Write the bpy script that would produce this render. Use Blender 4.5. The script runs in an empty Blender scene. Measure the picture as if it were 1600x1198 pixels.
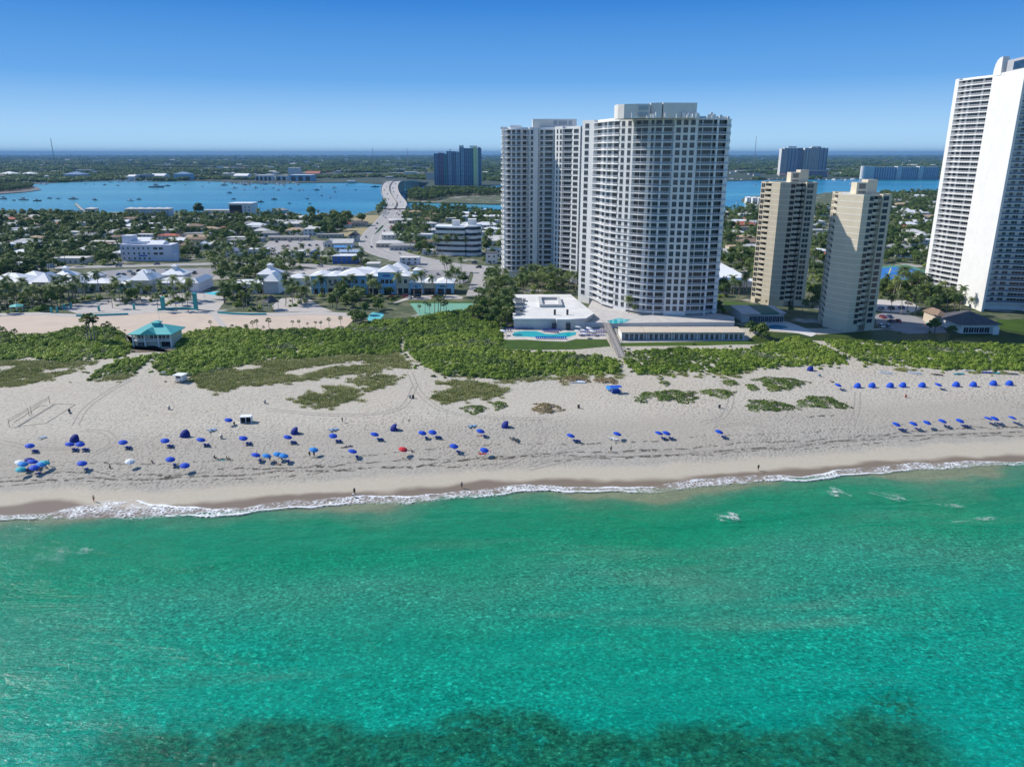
import bpy, bmesh, math, random
import numpy as np
from mathutils import Vector, Matrix

R = math.radians
rnd = random.Random(7)
S = bpy.context.scene
C = S.collection

# ------------------------------------------------------------------ camera
F = 1180.0            # focal length in pixels of the 1600 px wide photograph
CAMZ = 78.0
PITCH = R(16.92)
cam_data = bpy.data.cameras.new("camera")
cam = bpy.data.objects.new("camera", cam_data)
C.objects.link(cam)
cam.location = (0, 0, CAMZ)
cam.rotation_euler = (math.pi / 2 - PITCH, 0, 0)
cam_data.sensor_fit = 'HORIZONTAL'
cam_data.sensor_width = 36
cam_data.lens = 36 * F / 1600
cam_data.clip_start = 1
cam_data.clip_end = 200000
S.camera = cam

# ------------------------------------------------------------------ sky, sun, exposure
SUN_EL = R(40)
SUN_DIR = Vector((-1.0, 0.40, 0)).normalized()       # towards the sun, on the ground
world = bpy.data.worlds.new("World")
S.world = world
world.use_nodes = True
wn = world.node_tree
sky = wn.nodes.new('ShaderNodeTexSky')
sky.sky_type = 'NISHITA'
sky.sun_disc = False
sky.sun_elevation = SUN_EL
sky.sun_rotation = math.atan2(SUN_DIR.x, SUN_DIR.y)
sky.altitude = 80
sky.air_density = 1.0
sky.dust_density = 0.0
sky.ozone_density = 4.0
bg = wn.nodes['Background']
# clear sea air: the band over the horizon is pale blue
tc = wn.nodes.new('ShaderNodeTexCoord')
sz = wn.nodes.new('ShaderNodeSeparateXYZ'); wn.links.new(tc.outputs['Generated'], sz.inputs[0])
def sky_step(lo, hi, below, above):
    mr = wn.nodes.new('ShaderNodeMapRange'); mr.interpolation_type = 'SMOOTHSTEP' if lo > .1 else 'LINEAR'
    mr.inputs[1].default_value = lo; mr.inputs[2].default_value = hi
    wn.links.new(sz.outputs[2], mr.inputs[0])
    mx = wn.nodes.new('ShaderNodeMix'); mx.data_type = 'RGBA'
    wn.links.new(mr.outputs[0], mx.inputs[0])
    for k, x in ((6, below), (7, above)):
        if isinstance(x, tuple): mx.inputs[k].default_value = (*x, 1)
        else: wn.links.new(x, mx.inputs[k])
    return mx.outputs[2]


tint = wn.nodes.new('ShaderNodeMix'); tint.data_type = 'RGBA'; tint.blend_type = 'MULTIPLY'; tint.inputs[0].default_value = 1
wn.links.new(sky.outputs[0], tint.inputs[6]); tint.inputs[7].default_value = (.82, .95, 1.05, 1)
wn.links.new(sky_step(.17, .50, sky_step(.085, .17, sky_step(0, .085, (3.6, 5.5, 7.0), (1.0, 2.75, 5.6)), (.30, 1.62, 4.6)), tint.outputs[2]), bg.inputs[0])
bg.inputs[1].default_value = 0.135
sl = bpy.data.lights.new("sun", 'SUN')
sl.energy = 4.7
sl.angle = R(0.5)
sl.color = (1.0, 0.95, 0.87)
sun = bpy.data.objects.new("sun", sl)
C.objects.link(sun)
to_sun = Vector((SUN_DIR.x * math.cos(SUN_EL), SUN_DIR.y * math.cos(SUN_EL), math.sin(SUN_EL)))
sun.rotation_euler = to_sun.to_track_quat('Z', 'Y').to_euler()
S.view_settings.view_transform = 'Standard'
S.view_settings.look = 'None'
S.view_settings.gamma = 1
S.view_settings.exposure = 0.17
S.render.engine = 'CYCLES'
S.cycles.max_bounces = 5
S.cycles.diffuse_bounces = 2
S.cycles.glossy_bounces = 3
S.cycles.transparent_max_bounces = 12
S.cycles.volume_bounces = 0
S.cycles.use_denoising = True
HAZE = 5.2e-5

# ------------------------------------------------------------------ helpers
SP, CP = math.sin(PITCH), math.cos(PITCH)


def G(px, py, z=0.0):
    """ground point seen at a pixel of the 1600 x 1198 photograph, on the level z"""
    dx, dy = (px - 800) / F, (599 - py) / F
    d = Vector((dx, dy * SP + CP, dy * CP - SP))
    t = (z - CAMZ) / d.z
    return Vector((d.x * t, d.y * t, z))


def PX(p):
    """pixel of a world point"""
    x, y, z = p[0], p[1], p[2] - CAMZ
    dep = y * CP - z * SP
    up = y * SP + z * CP
    return 800 + F * x / dep, 599 - F * up / dep


def mpp(p):
    """metres per photo pixel at a point"""
    return (p[1] * CP - (p[2] - CAMZ) * SP) / F


def lin(r, g, b):
    def f(c):
        c /= 255
        return c / 12.92 if c <= .04045 else ((c + .055) / 1.055) ** 2.4
    return (f(r), f(g), f(b))


def tag(o, label=None, cat=None, group=None, kind=None):
    if label: o['label'] = label
    if cat: o['category'] = cat
    if group: o['group'] = group
    if kind: o['kind'] = kind
    return o


def empty(name, loc, rz=0.0, label=None, cat=None, group=None):
    o = bpy.data.objects.new(name, None)
    o.empty_display_size = 1
    C.objects.link(o)
    o.location = loc
    o.rotation_euler = (0, 0, rz)
    return tag(o, label, cat, group)


def put(name, mesh, parent=None, loc=(0, 0, 0), rz=0.0, sc=None):
    o = bpy.data.objects.new(name, mesh)
    C.objects.link(o)
    o.location = loc
    o.rotation_euler = (0, 0, rz)
    if sc is not None: o.scale = sc if hasattr(sc, '__len__') else (sc, sc, sc)
    if parent: o.parent = parent
    return o


KIDS = {}


def copy_tree(o, parent=None):
    c = o.copy()
    C.objects.link(c)
    c.parent = parent
    for ch in list(o.children):
        copy_tree(ch, c)
    return c


class MB:
    def __init__(s): s.v, s.f, s.m = [], [], []

    def poly(s, pts, m=0):
        i = len(s.v)
        s.v += [tuple(p) for p in pts]
        s.f.append(tuple(range(i, i + len(pts))))
        s.m.append(m)
        return s

    def box(s, x0, x1, y0, y1, z0, z1, m=0, mt=None, bottom=True):
        i = len(s.v)
        s.v += [(x0, y0, z0), (x1, y0, z0), (x1, y1, z0), (x0, y1, z0), (x0, y0, z1), (x1, y0, z1), (x1, y1, z1), (x0, y1, z1)]
        fs = [(0, 1, 5, 4), (1, 2, 6, 5), (2, 3, 7, 6), (3, 0, 4, 7), (4, 5, 6, 7)] + ([(3, 2, 1, 0)] if bottom else [])
        for k, f in enumerate(fs):
            s.f.append(tuple(i + j for j in f))
            s.m.append(mt if (k == 4 and mt is not None) else m)
        return s

    def prism(s, pts, z0, z1, m=0, mt=None, bottom=False):
        n, i = len(pts), len(s.v)
        a = sum(pts[k][0] * pts[(k + 1) % n][1] - pts[(k + 1) % n][0] * pts[k][1] for k in range(n))
        if a < 0: pts = list(reversed(pts))
        s.v += [(p[0], p[1], z0) for p in pts] + [(p[0], p[1], z1) for p in pts]
        for k in range(n):
            j = (k + 1) % n
            s.f.append((i + k, i + j, i + n + j, i + n + k)); s.m.append(m)
        s.f.append(tuple(range(i + n, i + 2 * n))); s.m.append(m if mt is None else mt)
        if bottom: s.f.append(tuple(range(i + n - 1, i - 1, -1))); s.m.append(m)
        return s

    def tube(s, p0, p1, r0, r1=None, n=6, m=0, caps=True):
        r1 = r0 if r1 is None else r1
        a, b = Vector(p0), Vector(p1)
        d = (b - a).normalized()
        u = d.orthogonal().normalized()
        w = d.cross(u)
        i = len(s.v)
        for c, r in ((a, r0), (b, r1)):
            for k in range(n):
                t = 2 * math.pi * k / n
                s.v.append(tuple(c + u * (r * math.cos(t)) + w * (r * math.sin(t))))
        for k in range(n):
            j = (k + 1) % n
            s.f.append((i + k, i + j, i + n + j, i + n + k)); s.m.append(m)
        if caps:
            s.f.append(tuple(range(i + n - 1, i - 1, -1))); s.m.append(m)
            s.f.append(tuple(range(i + n, i + 2 * n))); s.m.append(m)
        return s

    def lathe(s, prof, n=10, m=0, c=(0, 0, 0), tilt=None, close=False):
        """prof: list of (r, z)"""
        i = len(s.v)
        for r, z in prof:
            for k in range(n):
                t = 2 * math.pi * k / n
                p = Vector((r * math.cos(t), r * math.sin(t), z))
                if tilt: p = tilt @ p
                s.v.append(tuple(p + Vector(c)))
        for q in range(len(prof) - 1):
            for k in range(n):
                j = (k + 1) % n
                s.f.append((i + q * n + k, i + q * n + j, i + (q + 1) * n + j, i + (q + 1) * n + k)); s.m.append(m)
        if close:
            s.f.append(tuple(i + n - 1 - k for k in range(n))); s.m.append(m)
            q = len(prof) - 1
            s.f.append(tuple(i + q * n + k for k in range(n))); s.m.append(m)
        return s

    def hip(s, x0, x1, y0, y1, z, rise, m=0, inset=None, over=0.5, th=0.25, me=None):
        """hip roof with eaves, a solid"""
        x0 -= over; x1 += over; y0 -= over; y1 += over
        w, d = x1 - x0, y1 - y0
        k = min(w, d) / 2 if inset is None else inset
        k = min(k, min(w, d) / 2)
        if w >= d: r = [(x0 + k, (y0 + y1) / 2), (x1 - k, (y0 + y1) / 2)]
        else: r = [((x0 + x1) / 2, y0 + k), ((x0 + x1) / 2, y1 - k)]
        i = len(s.v)
        s.v += [(x0, y0, z), (x1, y0, z), (x1, y1, z), (x0, y1, z), (x0, y0, z + th), (x1, y0, z + th), (x1, y1, z + th), (x0, y1, z + th),
                (*r[0], z + th + rise), (*r[1], z + th + rise)]
        fs = [(0, 1, 5, 4), (1, 2, 6, 5), (2, 3, 7, 6), (3, 0, 4, 7), (3, 2, 1, 0)]
        if w >= d: fs += [(4, 5, 9, 8), (5, 6, 9), (6, 7, 8, 9), (7, 4, 8)]
        else: fs += [(4, 5, 8), (5, 6, 9, 8), (6, 7, 9), (7, 4, 8, 9)]
        for f in fs:
            s.f.append(tuple(i + j for j in f)); s.m.append(m)
        return s

    def gable(s, x0, x1, y0, y1, z, rise, m=0, over=0.5, th=0.25, axis='x', mg=None):
        x0 -= over; x1 += over; y0 -= over; y1 += over
        i = len(s.v)
        if axis == 'x': r = [(x0, (y0 + y1) / 2), (x1, (y0 + y1) / 2)]
        else: r = [((x0 + x1) / 2, y0), ((x0 + x1) / 2, y1)]
        s.v += [(x0, y0, z), (x1, y0, z), (x1, y1, z), (x0, y1, z), (*r[0], z + rise), (*r[1], z + rise)]
        if axis == 'x': fs = [((0, 1, 5, 4), m), ((2, 3, 4, 5), m), ((1, 2, 5), mg), ((3, 0, 4), mg)]
        else: fs = [((1, 2, 5, 4), m), ((3, 0, 4, 5), m), ((0, 1, 4), mg), ((2, 3, 5), mg)]
        fs.append(((3, 2, 1, 0), m))
        for f, mm in fs:
            s.f.append(tuple(i + j for j in f)); s.m.append(m if mm is None else mm)
        return s

    def mesh(s, name, mats, smooth=False, origin=None):
        me = bpy.data.meshes.new(name)
        v = s.v if origin is None else [(a - origin[0], b - origin[1], c - origin[2]) for a, b, c in s.v]
        me.from_pydata(v, [], s.f)
        for m in (mats if isinstance(mats, (list, tuple)) else [mats]): me.materials.append(m)
        me.polygons.foreach_set('material_index', s.m)
        if smooth: me.polygons.foreach_set('use_smooth', [True] * len(s.f))
        me.update()
        return me

    def build(s, name, mats, parent=None, loc=(0, 0, 0), rz=0.0, smooth=False, origin=None):
        return put(name, s.mesh(name, mats, smooth, origin), parent, loc, rz)


# ------------------------------------------------------------------ materials
MAT = {}


def nt(name):
    m = bpy.data.materials.new(name)
    m.use_nodes = True
    t = m.node_tree
    b = t.nodes['Principled BSDF']
    return m, t, b


def N(t, kind, **kw):
    n = t.nodes.new(kind)
    for k, v in kw.items():
        if k.startswith('i_'):
            key = k[2:]
            n.inputs[int(key) if key.isdigit() else key.replace('_', ' ')].default_value = v
        else: setattr(n, k, v)
    return n


def math_n(t, op, a, b=None, clamp=False):
    n = t.nodes.new('ShaderNodeMath'); n.operation = op; n.use_clamp = clamp
    for i, x in enumerate((a, b)):
        if x is None: continue
        if isinstance(x, (int, float)): n.inputs[i].default_value = x
        else: t.links.new(x, n.inputs[i])
    return n.outputs[0]


def mix_n(t, fac, a, b, mode='MIX'):
    n = t.nodes.new('ShaderNodeMix'); n.data_type = 'RGBA'; n.blend_type = mode
    for sock, x in ((n.inputs['Factor'], fac), (n.inputs[6], a), (n.inputs[7], b)):
        if isinstance(x, (int, float)): sock.default_value = x
        elif isinstance(x, tuple): sock.default_value = (*x[:3], 1)
        else: t.links.new(x, sock)
    return n.outputs[2]


def ramp_n(t, fac, stops, interp='LINEAR'):
    n = t.nodes.new('ShaderNodeValToRGB'); n.color_ramp.interpolation = interp
    e = n.color_ramp.elements
    while len(e) < len(stops): e.new(0.5)
    for k, (p, c) in enumerate(stops):
        e[k].position = p
        e[k].color = (*c[:3], 1) if hasattr(c, '__len__') else (c, c, c, 1)
    t.links.new(fac, n.inputs[0])
    return n.outputs[0]


def noise_n(t, scale, detail=4, rough=.55, vec=None, dist=0.0):
    n = N(t, 'ShaderNodeTexNoise'); n.inputs['Scale'].default_value = scale
    n.inputs['Detail'].default_value = detail; n.inputs['Roughness'].default_value = rough
    n.inputs['Distortion'].default_value = dist
    if vec is not None: t.links.new(vec, n.inputs['Vector'])
    return n.outputs['Fac']


def pos_n(t, sx=1, sy=1, sz=1):
    g = N(t, 'ShaderNodeNewGeometry')
    if (sx, sy, sz) == (1, 1, 1): return g.outputs['Position']
    m = N(t, 'ShaderNodeMapping'); m.inputs['Scale'].default_value = (sx, sy, sz)
    t.links.new(g.outputs['Position'], m.inputs['Vector'])
    return m.outputs[0]


def mapr(t, x, a, b, c=0.0, d=1.0):
    n = N(t, 'ShaderNodeMapRange'); n.interpolation_type = 'SMOOTHSTEP'
    for k, v in ((1, a), (2, b), (3, c), (4, d)): n.inputs[k].default_value = v
    t.links.new(x, n.inputs[0])
    return n.outputs[0]


def bump_n(t, h, strength, dist, b):
    n = N(t, 'ShaderNodeBump'); n.inputs['Strength'].default_value = strength; n.inputs['Distance'].default_value = dist
    t.links.new(h, n.inputs['Height']); t.links.new(n.outputs[0], b.inputs['Normal'])
    return n


def M(name, col, rough=.7, var=.12, scale=.35, spec=.3, metal=0.0, stain=0.0, coat=0):
    """plain paint, stucco, metal ... with uneven tone of its own"""
    if name in MAT: return MAT[name]
    m, t, b = nt(name)
    b.inputs['Roughness'].default_value = rough
    b.inputs['Specular IOR Level'].default_value = spec
    b.inputs['Metallic'].default_value = metal
    if coat: b.inputs['Coat Weight'].default_value = coat
    p = pos_n(t)
    n1 = noise_n(t, scale, 5, .6, p)
    lo = tuple(c * (1 - var) for c in col); hi = tuple(min(1, c * (1 + var)) for c in col)
    c = ramp_n(t, n1, [(.3, lo), (.7, hi)])
    if stain:
        n2 = noise_n(t, 1.0, 4, .6, pos_n(t, .8, .8, .06))
        f = mapr(t, n2, .52, .75, 0, stain)
        c = mix_n(t, f, c, tuple(x * .55 for x in col))
    t.links.new(c, b.inputs['Base Color'])
    MAT[name] = m
    return m


def glass_mat(name, col, rough=.08):
    if name in MAT: return MAT[name]
    m, t, b = nt(name)
    p = pos_n(t)
    n1 = noise_n(t, .9, 2, .5, p)
    c = ramp_n(t, n1, [(.35, tuple(x * .5 for x in col)), (.62, col), (.75, tuple(min(1, x * 2.2) for x in col))])
    t.links.new(c, b.inputs['Base Color'])
    b.inputs['Roughness'].default_value = rough
    b.inputs['Specular IOR Level'].default_value = .5
    MAT[name] = m
    return m


def leaf_mat(name, dark, mid, light, patch=.05):
    """foliage: hue drifts from plant to plant and from clump to clump"""
    if name in MAT: return MAT[name]
    m, t, b = nt(name)
    oi = N(t, 'ShaderNodeObjectInfo')
    p = pos_n(t)
    n1 = noise_n(t, patch, 3, .6, p)
    n2 = noise_n(t, .9, 2, .6, p)
    s = math_n(t, 'ADD', math_n(t, 'MULTIPLY', n1, .55), math_n(t, 'MULTIPLY', n2, .25))
    s = math_n(t, 'ADD', s, math_n(t, 'MULTIPLY', oi.outputs['Random'], .28))
    c = ramp_n(t, s, [(.33, dark), (.55, mid), (.78, light)])
    t.links.new(c, b.inputs['Base Color'])
    b.inputs['Roughness'].default_value = .55
    b.inputs['Specular IOR Level'].default_value = .25
    tl = N(t, 'ShaderNodeBsdfTranslucent'); t.links.new(c, tl.inputs[0])
    ms = N(t, 'ShaderNodeMixShader'); ms.inputs[0].default_value = .3
    t.links.new(b.outputs[0], ms.inputs[1]); t.links.new(tl.outputs[0], ms.inputs[2])
    t.links.new(ms.outputs[0], t.nodes['Material Output'].inputs[0])
    MAT[name] = m
    return m


WHITE = M('white_stucco', (.74, .73, .70), .75, .05, .15, stain=.12)
CREAM = M('cream_stucco', (.60, .53, .40), .8, .06, .2, stain=.12)
TRIM = M('white_trim', (.80, .80, .79), .6, .04, .3)
GREYROOF = M('grey_gravel_roof', (.40, .39, .37), .9, .2, .3)
WHITEROOF = M('white_metal_roof', (.80, .80, .79), .45, .06, .4)
CONC = M('pale_concrete', (.46, .43, .40), .9, .15, .25)
PAVE = M('paving', (.50, .47, .44), .9, .15, .3)
TEAL = M('teal_paint', (.05, .36, .36), .5, .1, .5)
BARK = M('bark', (.20, .16, .12), .9, .25, 2)
PALMBARK = M('palm_bark', (.30, .26, .21), .9, .25, 3)
GLASS = glass_mat('dark_window_glass', (.034, .042, .055))
GLASSB = glass_mat('blue_window_glass', (.02, .05, .10))
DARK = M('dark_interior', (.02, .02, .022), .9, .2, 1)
METAL = M('grey_metal', (.35, .36, .37), .4, .1, 1, metal=.6)
SHUTTER = M('dark_trim', (.06, .065, .07), .5, .1, 1)
# ------------------------------------------------------------------ setting: sea, beach, island, lagoon, mainland
SEA = -1.5
UPPER = [(-200,812),(0,802),(60,799),(100,793),(140,788),(200,783),(216,781),(240,786),(270,790),(330,789),(400,787),(450,783),(500,779),(560,775),(620,771),(700,767),(750,762),(790,758),(850,760),(900,757),(950,758),(1010,756),(1060,752),(1110,748),(1150,742),(1190,743),(1250,739),(1300,733),(1350,730),(1400,727),(1450,722),(1490,717),(1550,719),(1600,718),(1800,708)]
LOWER = [(-200,822),(0,811),(60,807),(110,813),(200,811),(260,807),(330,803),(400,799),(470,795),(540,790),(600,786),(660,781),(720,777),(780,773),(850,769),(900,768),(960,767),(1020,766),(1090,763),(1150,757),(1200,752),(1260,748),(1320,743),(1380,739),(1440,735),(1500,728),(1560,725),(1600,724),(1800,714)]


def curve_fn(pxs, z):
    pts = sorted((G(a, b, z).x, G(a, b, z).y) for a, b in pxs)
    xs = np.array([p[0] for p in pts]); ys = np.array([p[1] for p in pts])
    sl0 = .09; sl1 = .09
    xs = np.concatenate([[-3000], xs, [3000]])
    ys = np.concatenate([[ys[0] - sl0 * (xs[1] + 3000) * .15], ys, [ys[-1] + sl1 * (3000 - xs[-2]) * .15]])
    return lambda x: np.interp(x, xs, ys)


shoreY = curve_fn(LOWER, SEA)
swashY = curve_fn(UPPER, SEA + .35)
YBACK = 345.0


def smooth(a, b, x):
    t = np.clip((x - a) / (b - a), 0, 1)
    return t * t * (3 - 2 * t)


def beach_z(x, y):
    d = y - shoreY(x)
    z = SEA - .25 + 1.75 * smooth(-8, 30, d)
    z = z + .35 * smooth(20, 26, d) - .3 * smooth(28, 45, d)          # berm
    lump = np.sin(x * .11 + 1.3 * np.sin(y * .07)) * np.sin(y * .13 + .9 * np.sin(x * .05)) * .35
    z = z + (lump + .55) * smooth(75, 105, d) * (1 - smooth(288, 306, y))
    return z - .05 * smooth(288, 306, y)


def GZ(px, py):
    """point on the beach surface under a pixel"""
    z = 0.0
    for _ in range(4):
        p = G(px, py, z)
        z = float(beach_z(p.x, p.y)) if p.y < YBACK else 0.0
    return G(px, py, z)


def grid_sheet(name, X, V, mat, kind='structure', attrs=None):
    n, k = X.shape
    me = bpy.data.meshes.new(name)
    me.vertices.add(n * k); me.vertices.foreach_set('co', V.reshape(-1).astype(np.float32))
    i = np.arange((n - 1) * k).reshape(n - 1, k)[:, :-1].reshape(-1)
    q = np.stack([i, i + k, i + k + 1, i + 1], 1)
    me.loops.add(q.size); me.loops.foreach_set('vertex_index', q.reshape(-1).astype(np.int32))
    me.polygons.add(len(q)); me.polygons.foreach_set('loop_start', (np.arange(len(q)) * 4).astype(np.int32))
    me.polygons.foreach_set('use_smooth', np.ones(len(q), dtype=bool))
    me.update(calc_edges=True)
    for a, val in (attrs or {}).items():
        at = me.attributes.new(a, 'FLOAT', 'POINT'); at.data.foreach_set('value', val.reshape(-1).astype(np.float32))
    me.materials.append(mat)
    o = bpy.data.objects.new(name, me); C.objects.link(o)
    return tag(o, kind=kind)


def axis(a, b, c, d, fine, coarse):
    return np.unique(np.concatenate([np.arange(a, b, coarse), np.arange(b, c, fine), np.arange(c, d + coarse, coarse)]))


# --- sand
m, t, b = nt('beach_sand')
at = N(t, 'ShaderNodeAttribute', attribute_name='d').outputs['Fac']
p = pos_n(t)
big = noise_n(t, .03, 4, .6, p)
fine = noise_n(t, .9, 5, .65, p)
wob = math_n(t, 'ADD', at, math_n(t, 'MULTIPLY', math_n(t, 'SUBTRACT', noise_n(t, .05, 3, .5, p), .5), 11))
wob2 = math_n(t, 'ADD', at, math_n(t, 'MULTIPLY', math_n(t, 'SUBTRACT', noise_n(t, .12, 4, .6, p), .5), 7))
base = ramp_n(t, fine, [(.25, (.39, .355, .295)), (.55, (.50, .465, .39)), (.8, (.59, .555, .475))])
warm = ramp_n(t, big, [(.35, (1.0, .97, .93)), (.65, (1, 1, 1))])
base = mix_n(t, 1.0, base, warm, 'MULTIPLY')
smoothband = ramp_n(t, fine, [(.2, (.44, .385, .30)), (.8, (.51, .455, .36))])
c = mix_n(t, mapr(t, wob2, 11, 16), smoothband, base)
grey = math_n(t, 'MULTIPLY', mapr(t, wob2, 12, 16), mapr(t, wob2, 38, 60, 1, 0))
c = mix_n(t, math_n(t, 'MULTIPLY', grey, .42), c, (.25, .235, .21))
wet = mapr(t, wob, 5.0, 8.0, 1, 0)
c = mix_n(t, wet, c, (.215, .165, .115))
# footprints and raked furrows
vor = N(t, 'ShaderNodeTexVoronoi', feature='F1'); vor.inputs['Scale'].default_value = .95
t.links.new(p, vor.inputs['Vector'])
foot = mapr(t, vor.outputs['Distance'], .12, .55)
trod = math_n(t, 'MULTIPLY', mapr(t, at, 11, 17), mapr(t, noise_n(t, .018, 3, .5, p), .38, .62, .35, 1.0))
# seaweed lines left by the tide
def wrack(center, width, thr, wn_scale):
    w = math_n(t, 'ADD', at, math_n(t, 'MULTIPLY', math_n(t, 'SUBTRACT', noise_n(t, wn_scale, 4, .6, p), .5), 11))
    l = math_n(t, 'ABSOLUTE', math_n(t, 'SUBTRACT', w, center))
    l = mapr(t, l, 0, width, 1, 0)
    k = mapr(t, noise_n(t, .5, 4, .7, p), thr, thr + .1)
    return math_n(t, 'MULTIPLY', l, k, True)
wr = math_n(t, 'ADD', math_n(t, 'ADD', wrack(19.5, .9, .43, .028), wrack(22, .7, .43, .05)), math_n(t, 'ADD', wrack(17.5, .6, .46, .04), wrack(28, .9, .50, .03)), True)
c = mix_n(t, math_n(t, 'MULTIPLY', wr, .95), c, (.05, .04, .03))
speck = mapr(t, noise_n(t, 2.2, 3, .7, p), .66, .74)
speck = math_n(t, 'MULTIPLY', speck, math_n(t, 'MULTIPLY', mapr(t, at, 12, 17), mapr(t, at, 36, 75, 1, .15)))
c = mix_n(t, math_n(t, 'MULTIPLY', speck, .75), c, (.12, .10, .08))
trd = math_n(t, 'MULTIPLY', trod, math_n(t, 'SUBTRACT', 1.0, foot))
c = mix_n(t, math_n(t, 'MULTIPLY', trd, .46), c, (.20, .18, .155))
# vehicle tracks
dd = N(t, 'ShaderNodeMapping'); dd.inputs['Scale'].default_value = (.05, .05, .05)
t.links.new(p, dd.inputs['Vector'])
wv = N(t, 'ShaderNodeTexWave', wave_type='BANDS', bands_direction='Y'); wv.inputs['Scale'].default_value = 2.6
wv.inputs['Distortion'].default_value = 9; wv.inputs['Detail'].default_value = 2; wv.inputs['Detail Scale'].default_value = .55
t.links.new(dd.outputs[0], wv.inputs['Vector'])
wv2 = N(t, 'ShaderNodeTexWave', wave_type='BANDS', bands_direction='Y'); wv2.inputs['Scale'].default_value = .42
wv2.inputs['Distortion'].default_value = 3.0; wv2.inputs['Detail'].default_value = 3; wv2.inputs['Detail Scale'].default_value = .12
t.links.new(p, wv2.inputs['Vector'])
furrow = math_n(t, 'ADD', math_n(t, 'MULTIPLY', mapr(t, wv.outputs['Fac'], .86, .98), .45), math_n(t, 'MULTIPLY', mapr(t, wv2.outputs['Fac'], .6, 1), .22))
furrow = math_n(t, 'MULTIPLY', furrow, mapr(t, at, 20, 30))
c = mix_n(t, math_n(t, 'MULTIPLY', furrow, .35), c, (.28, .25, .215))
t.links.new(c, b.inputs['Base Color'])
rr = math_n(t, 'SUBTRACT', .95, math_n(t, 'MULTIPLY', wet, .55))
t.links.new(rr, b.inputs['Roughness'])
b.inputs['Specular IOR Level'].default_value = .25
h = math_n(t, 'ADD', math_n(t, 'MULTIPLY', math_n(t, 'MULTIPLY', foot, trod), .18), math_n(t, 'MULTIPLY', fine, math_n(t, 'MULTIPLY', trod, .30)))
h = math_n(t, 'SUBTRACT', h, math_n(t, 'MULTIPLY', furrow, .09))
bump_n(t, h, .8, 1.0, b)
SAND = m

xs = axis(-2400, -420, 420, 2400, 3.0, 60.0)
vs = np.concatenate([np.linspace(0, .2, 22)[:-1], np.linspace(.2, 1, 60)])
Xg = np.repeat(xs[:, None], len(vs), 1)
y0 = shoreY(xs)[:, None] - 10
Yg = y0 + (YBACK - y0) * vs[None, :]
Zg = beach_z(Xg, Yg)
beach = grid_sheet('beach', Xg, np.stack([Xg, Yg, Zg], -1), SAND, attrs={'d': Yg - shoreY(xs)[:, None]})

# --- sea
m, t, b = nt('sea_water')
at = N(t, 'ShaderNodeAttribute', attribute_name='d').outputs['Fac']
p = pos_n(t)
wob = math_n(t, 'ADD', at, math_n(t, 'MULTIPLY', math_n(t, 'SUBTRACT', noise_n(t, .022, 3, .55, p), .5), 46))
dn = math_n(t, 'DIVIDE', math_n(t, 'ADD', wob, 0), 120.0, True)
c = ramp_n(t, dn, [(0.0, (.19, .22, .13)), (.03, (.06, .20, .11)), (.08, (.010, .205, .095)), (.20, (.006, .215, .105)), (.33, (.028, .225, .138)),
                   (.48, (.004, .240, .155)), (.70, (.001, .245, .178)), (1, (.001, .235, .188))])
# sandy stirred-up streak
st = mapr(t, noise_n(t, 1.0, 3, .55, pos_n(t, .010, .05, 1)), .52, .72, 0, .40)
st = math_n(t, 'MULTIPLY', st, mapr(t, at, 14, 30))
st = math_n(t, 'MULTIPLY', st, mapr(t, at, 55, 75, 1, 0))
c = mix_n(t, st, c, (.13, .21, .16))
# weed-grown reef in the deeper water
px_ = N(t, 'ShaderNodeSeparateXYZ'); t.links.new(p, px_.inputs[0])
ry = math_n(t, 'ADD', px_.outputs[1], math_n(t, 'MULTIPLY', math_n(t, 'SUBTRACT', noise_n(t, .06, 4, .6, p), .5), 20))
reef = mapr(t, ry, 88.5, 93.0, 1, 0)
reef = math_n(t, 'MULTIPLY', reef, mapr(t, px_.outputs[0], -66, -50))
reef = math_n(t, 'MULTIPLY', reef, mapr(t, px_.outputs[0], 56, 66, 1, 0))
patch = noise_n(t, .30, 6, .72, p)
reef = math_n(t, 'MULTIPLY', reef, mapr(t, patch, .34, .52, .50, 1.0))
reefc = ramp_n(t, noise_n(t, .9, 4, .7, p), [(.35, (.003, .060, .036)), (.65, (.010, .150, .080))])
c = mix_n(t, reef, c, reefc)
p2 = N(t, 'ShaderNodeVectorMath', operation='DISTANCE'); p2.inputs[1].default_value = tuple(G(1400, 1105, SEA))
t.links.new(p, p2.inputs[0])
spot = math_n(t, 'MULTIPLY', mapr(t, p2.outputs['Value'], 1.5, 7, 1, 0), mapr(t, patch, .44, .56))
c = mix_n(t, math_n(t, 'MULTIPLY', spot, .9), c, reefc)
# wavelet light, shade and glints over the sand bottom, put into the water colour
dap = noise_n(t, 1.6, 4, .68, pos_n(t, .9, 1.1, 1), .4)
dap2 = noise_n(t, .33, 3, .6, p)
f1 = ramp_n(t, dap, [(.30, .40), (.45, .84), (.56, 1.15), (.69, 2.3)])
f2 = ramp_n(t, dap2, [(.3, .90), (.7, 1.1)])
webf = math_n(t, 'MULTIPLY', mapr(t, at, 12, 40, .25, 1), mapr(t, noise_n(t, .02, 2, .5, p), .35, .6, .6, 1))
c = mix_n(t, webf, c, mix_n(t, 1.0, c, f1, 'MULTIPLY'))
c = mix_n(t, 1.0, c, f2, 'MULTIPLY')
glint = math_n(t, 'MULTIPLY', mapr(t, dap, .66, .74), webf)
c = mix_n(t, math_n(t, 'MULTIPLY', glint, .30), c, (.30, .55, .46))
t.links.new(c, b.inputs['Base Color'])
b.inputs['Roughness'].default_value = .12
b.inputs['IOR'].default_value = 1.33
b.inputs['Specular IOR Level'].default_value = .24
rip = noise_n(t, 1.0, 5, .62, pos_n(t, .8, 1.25, 1))
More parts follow.
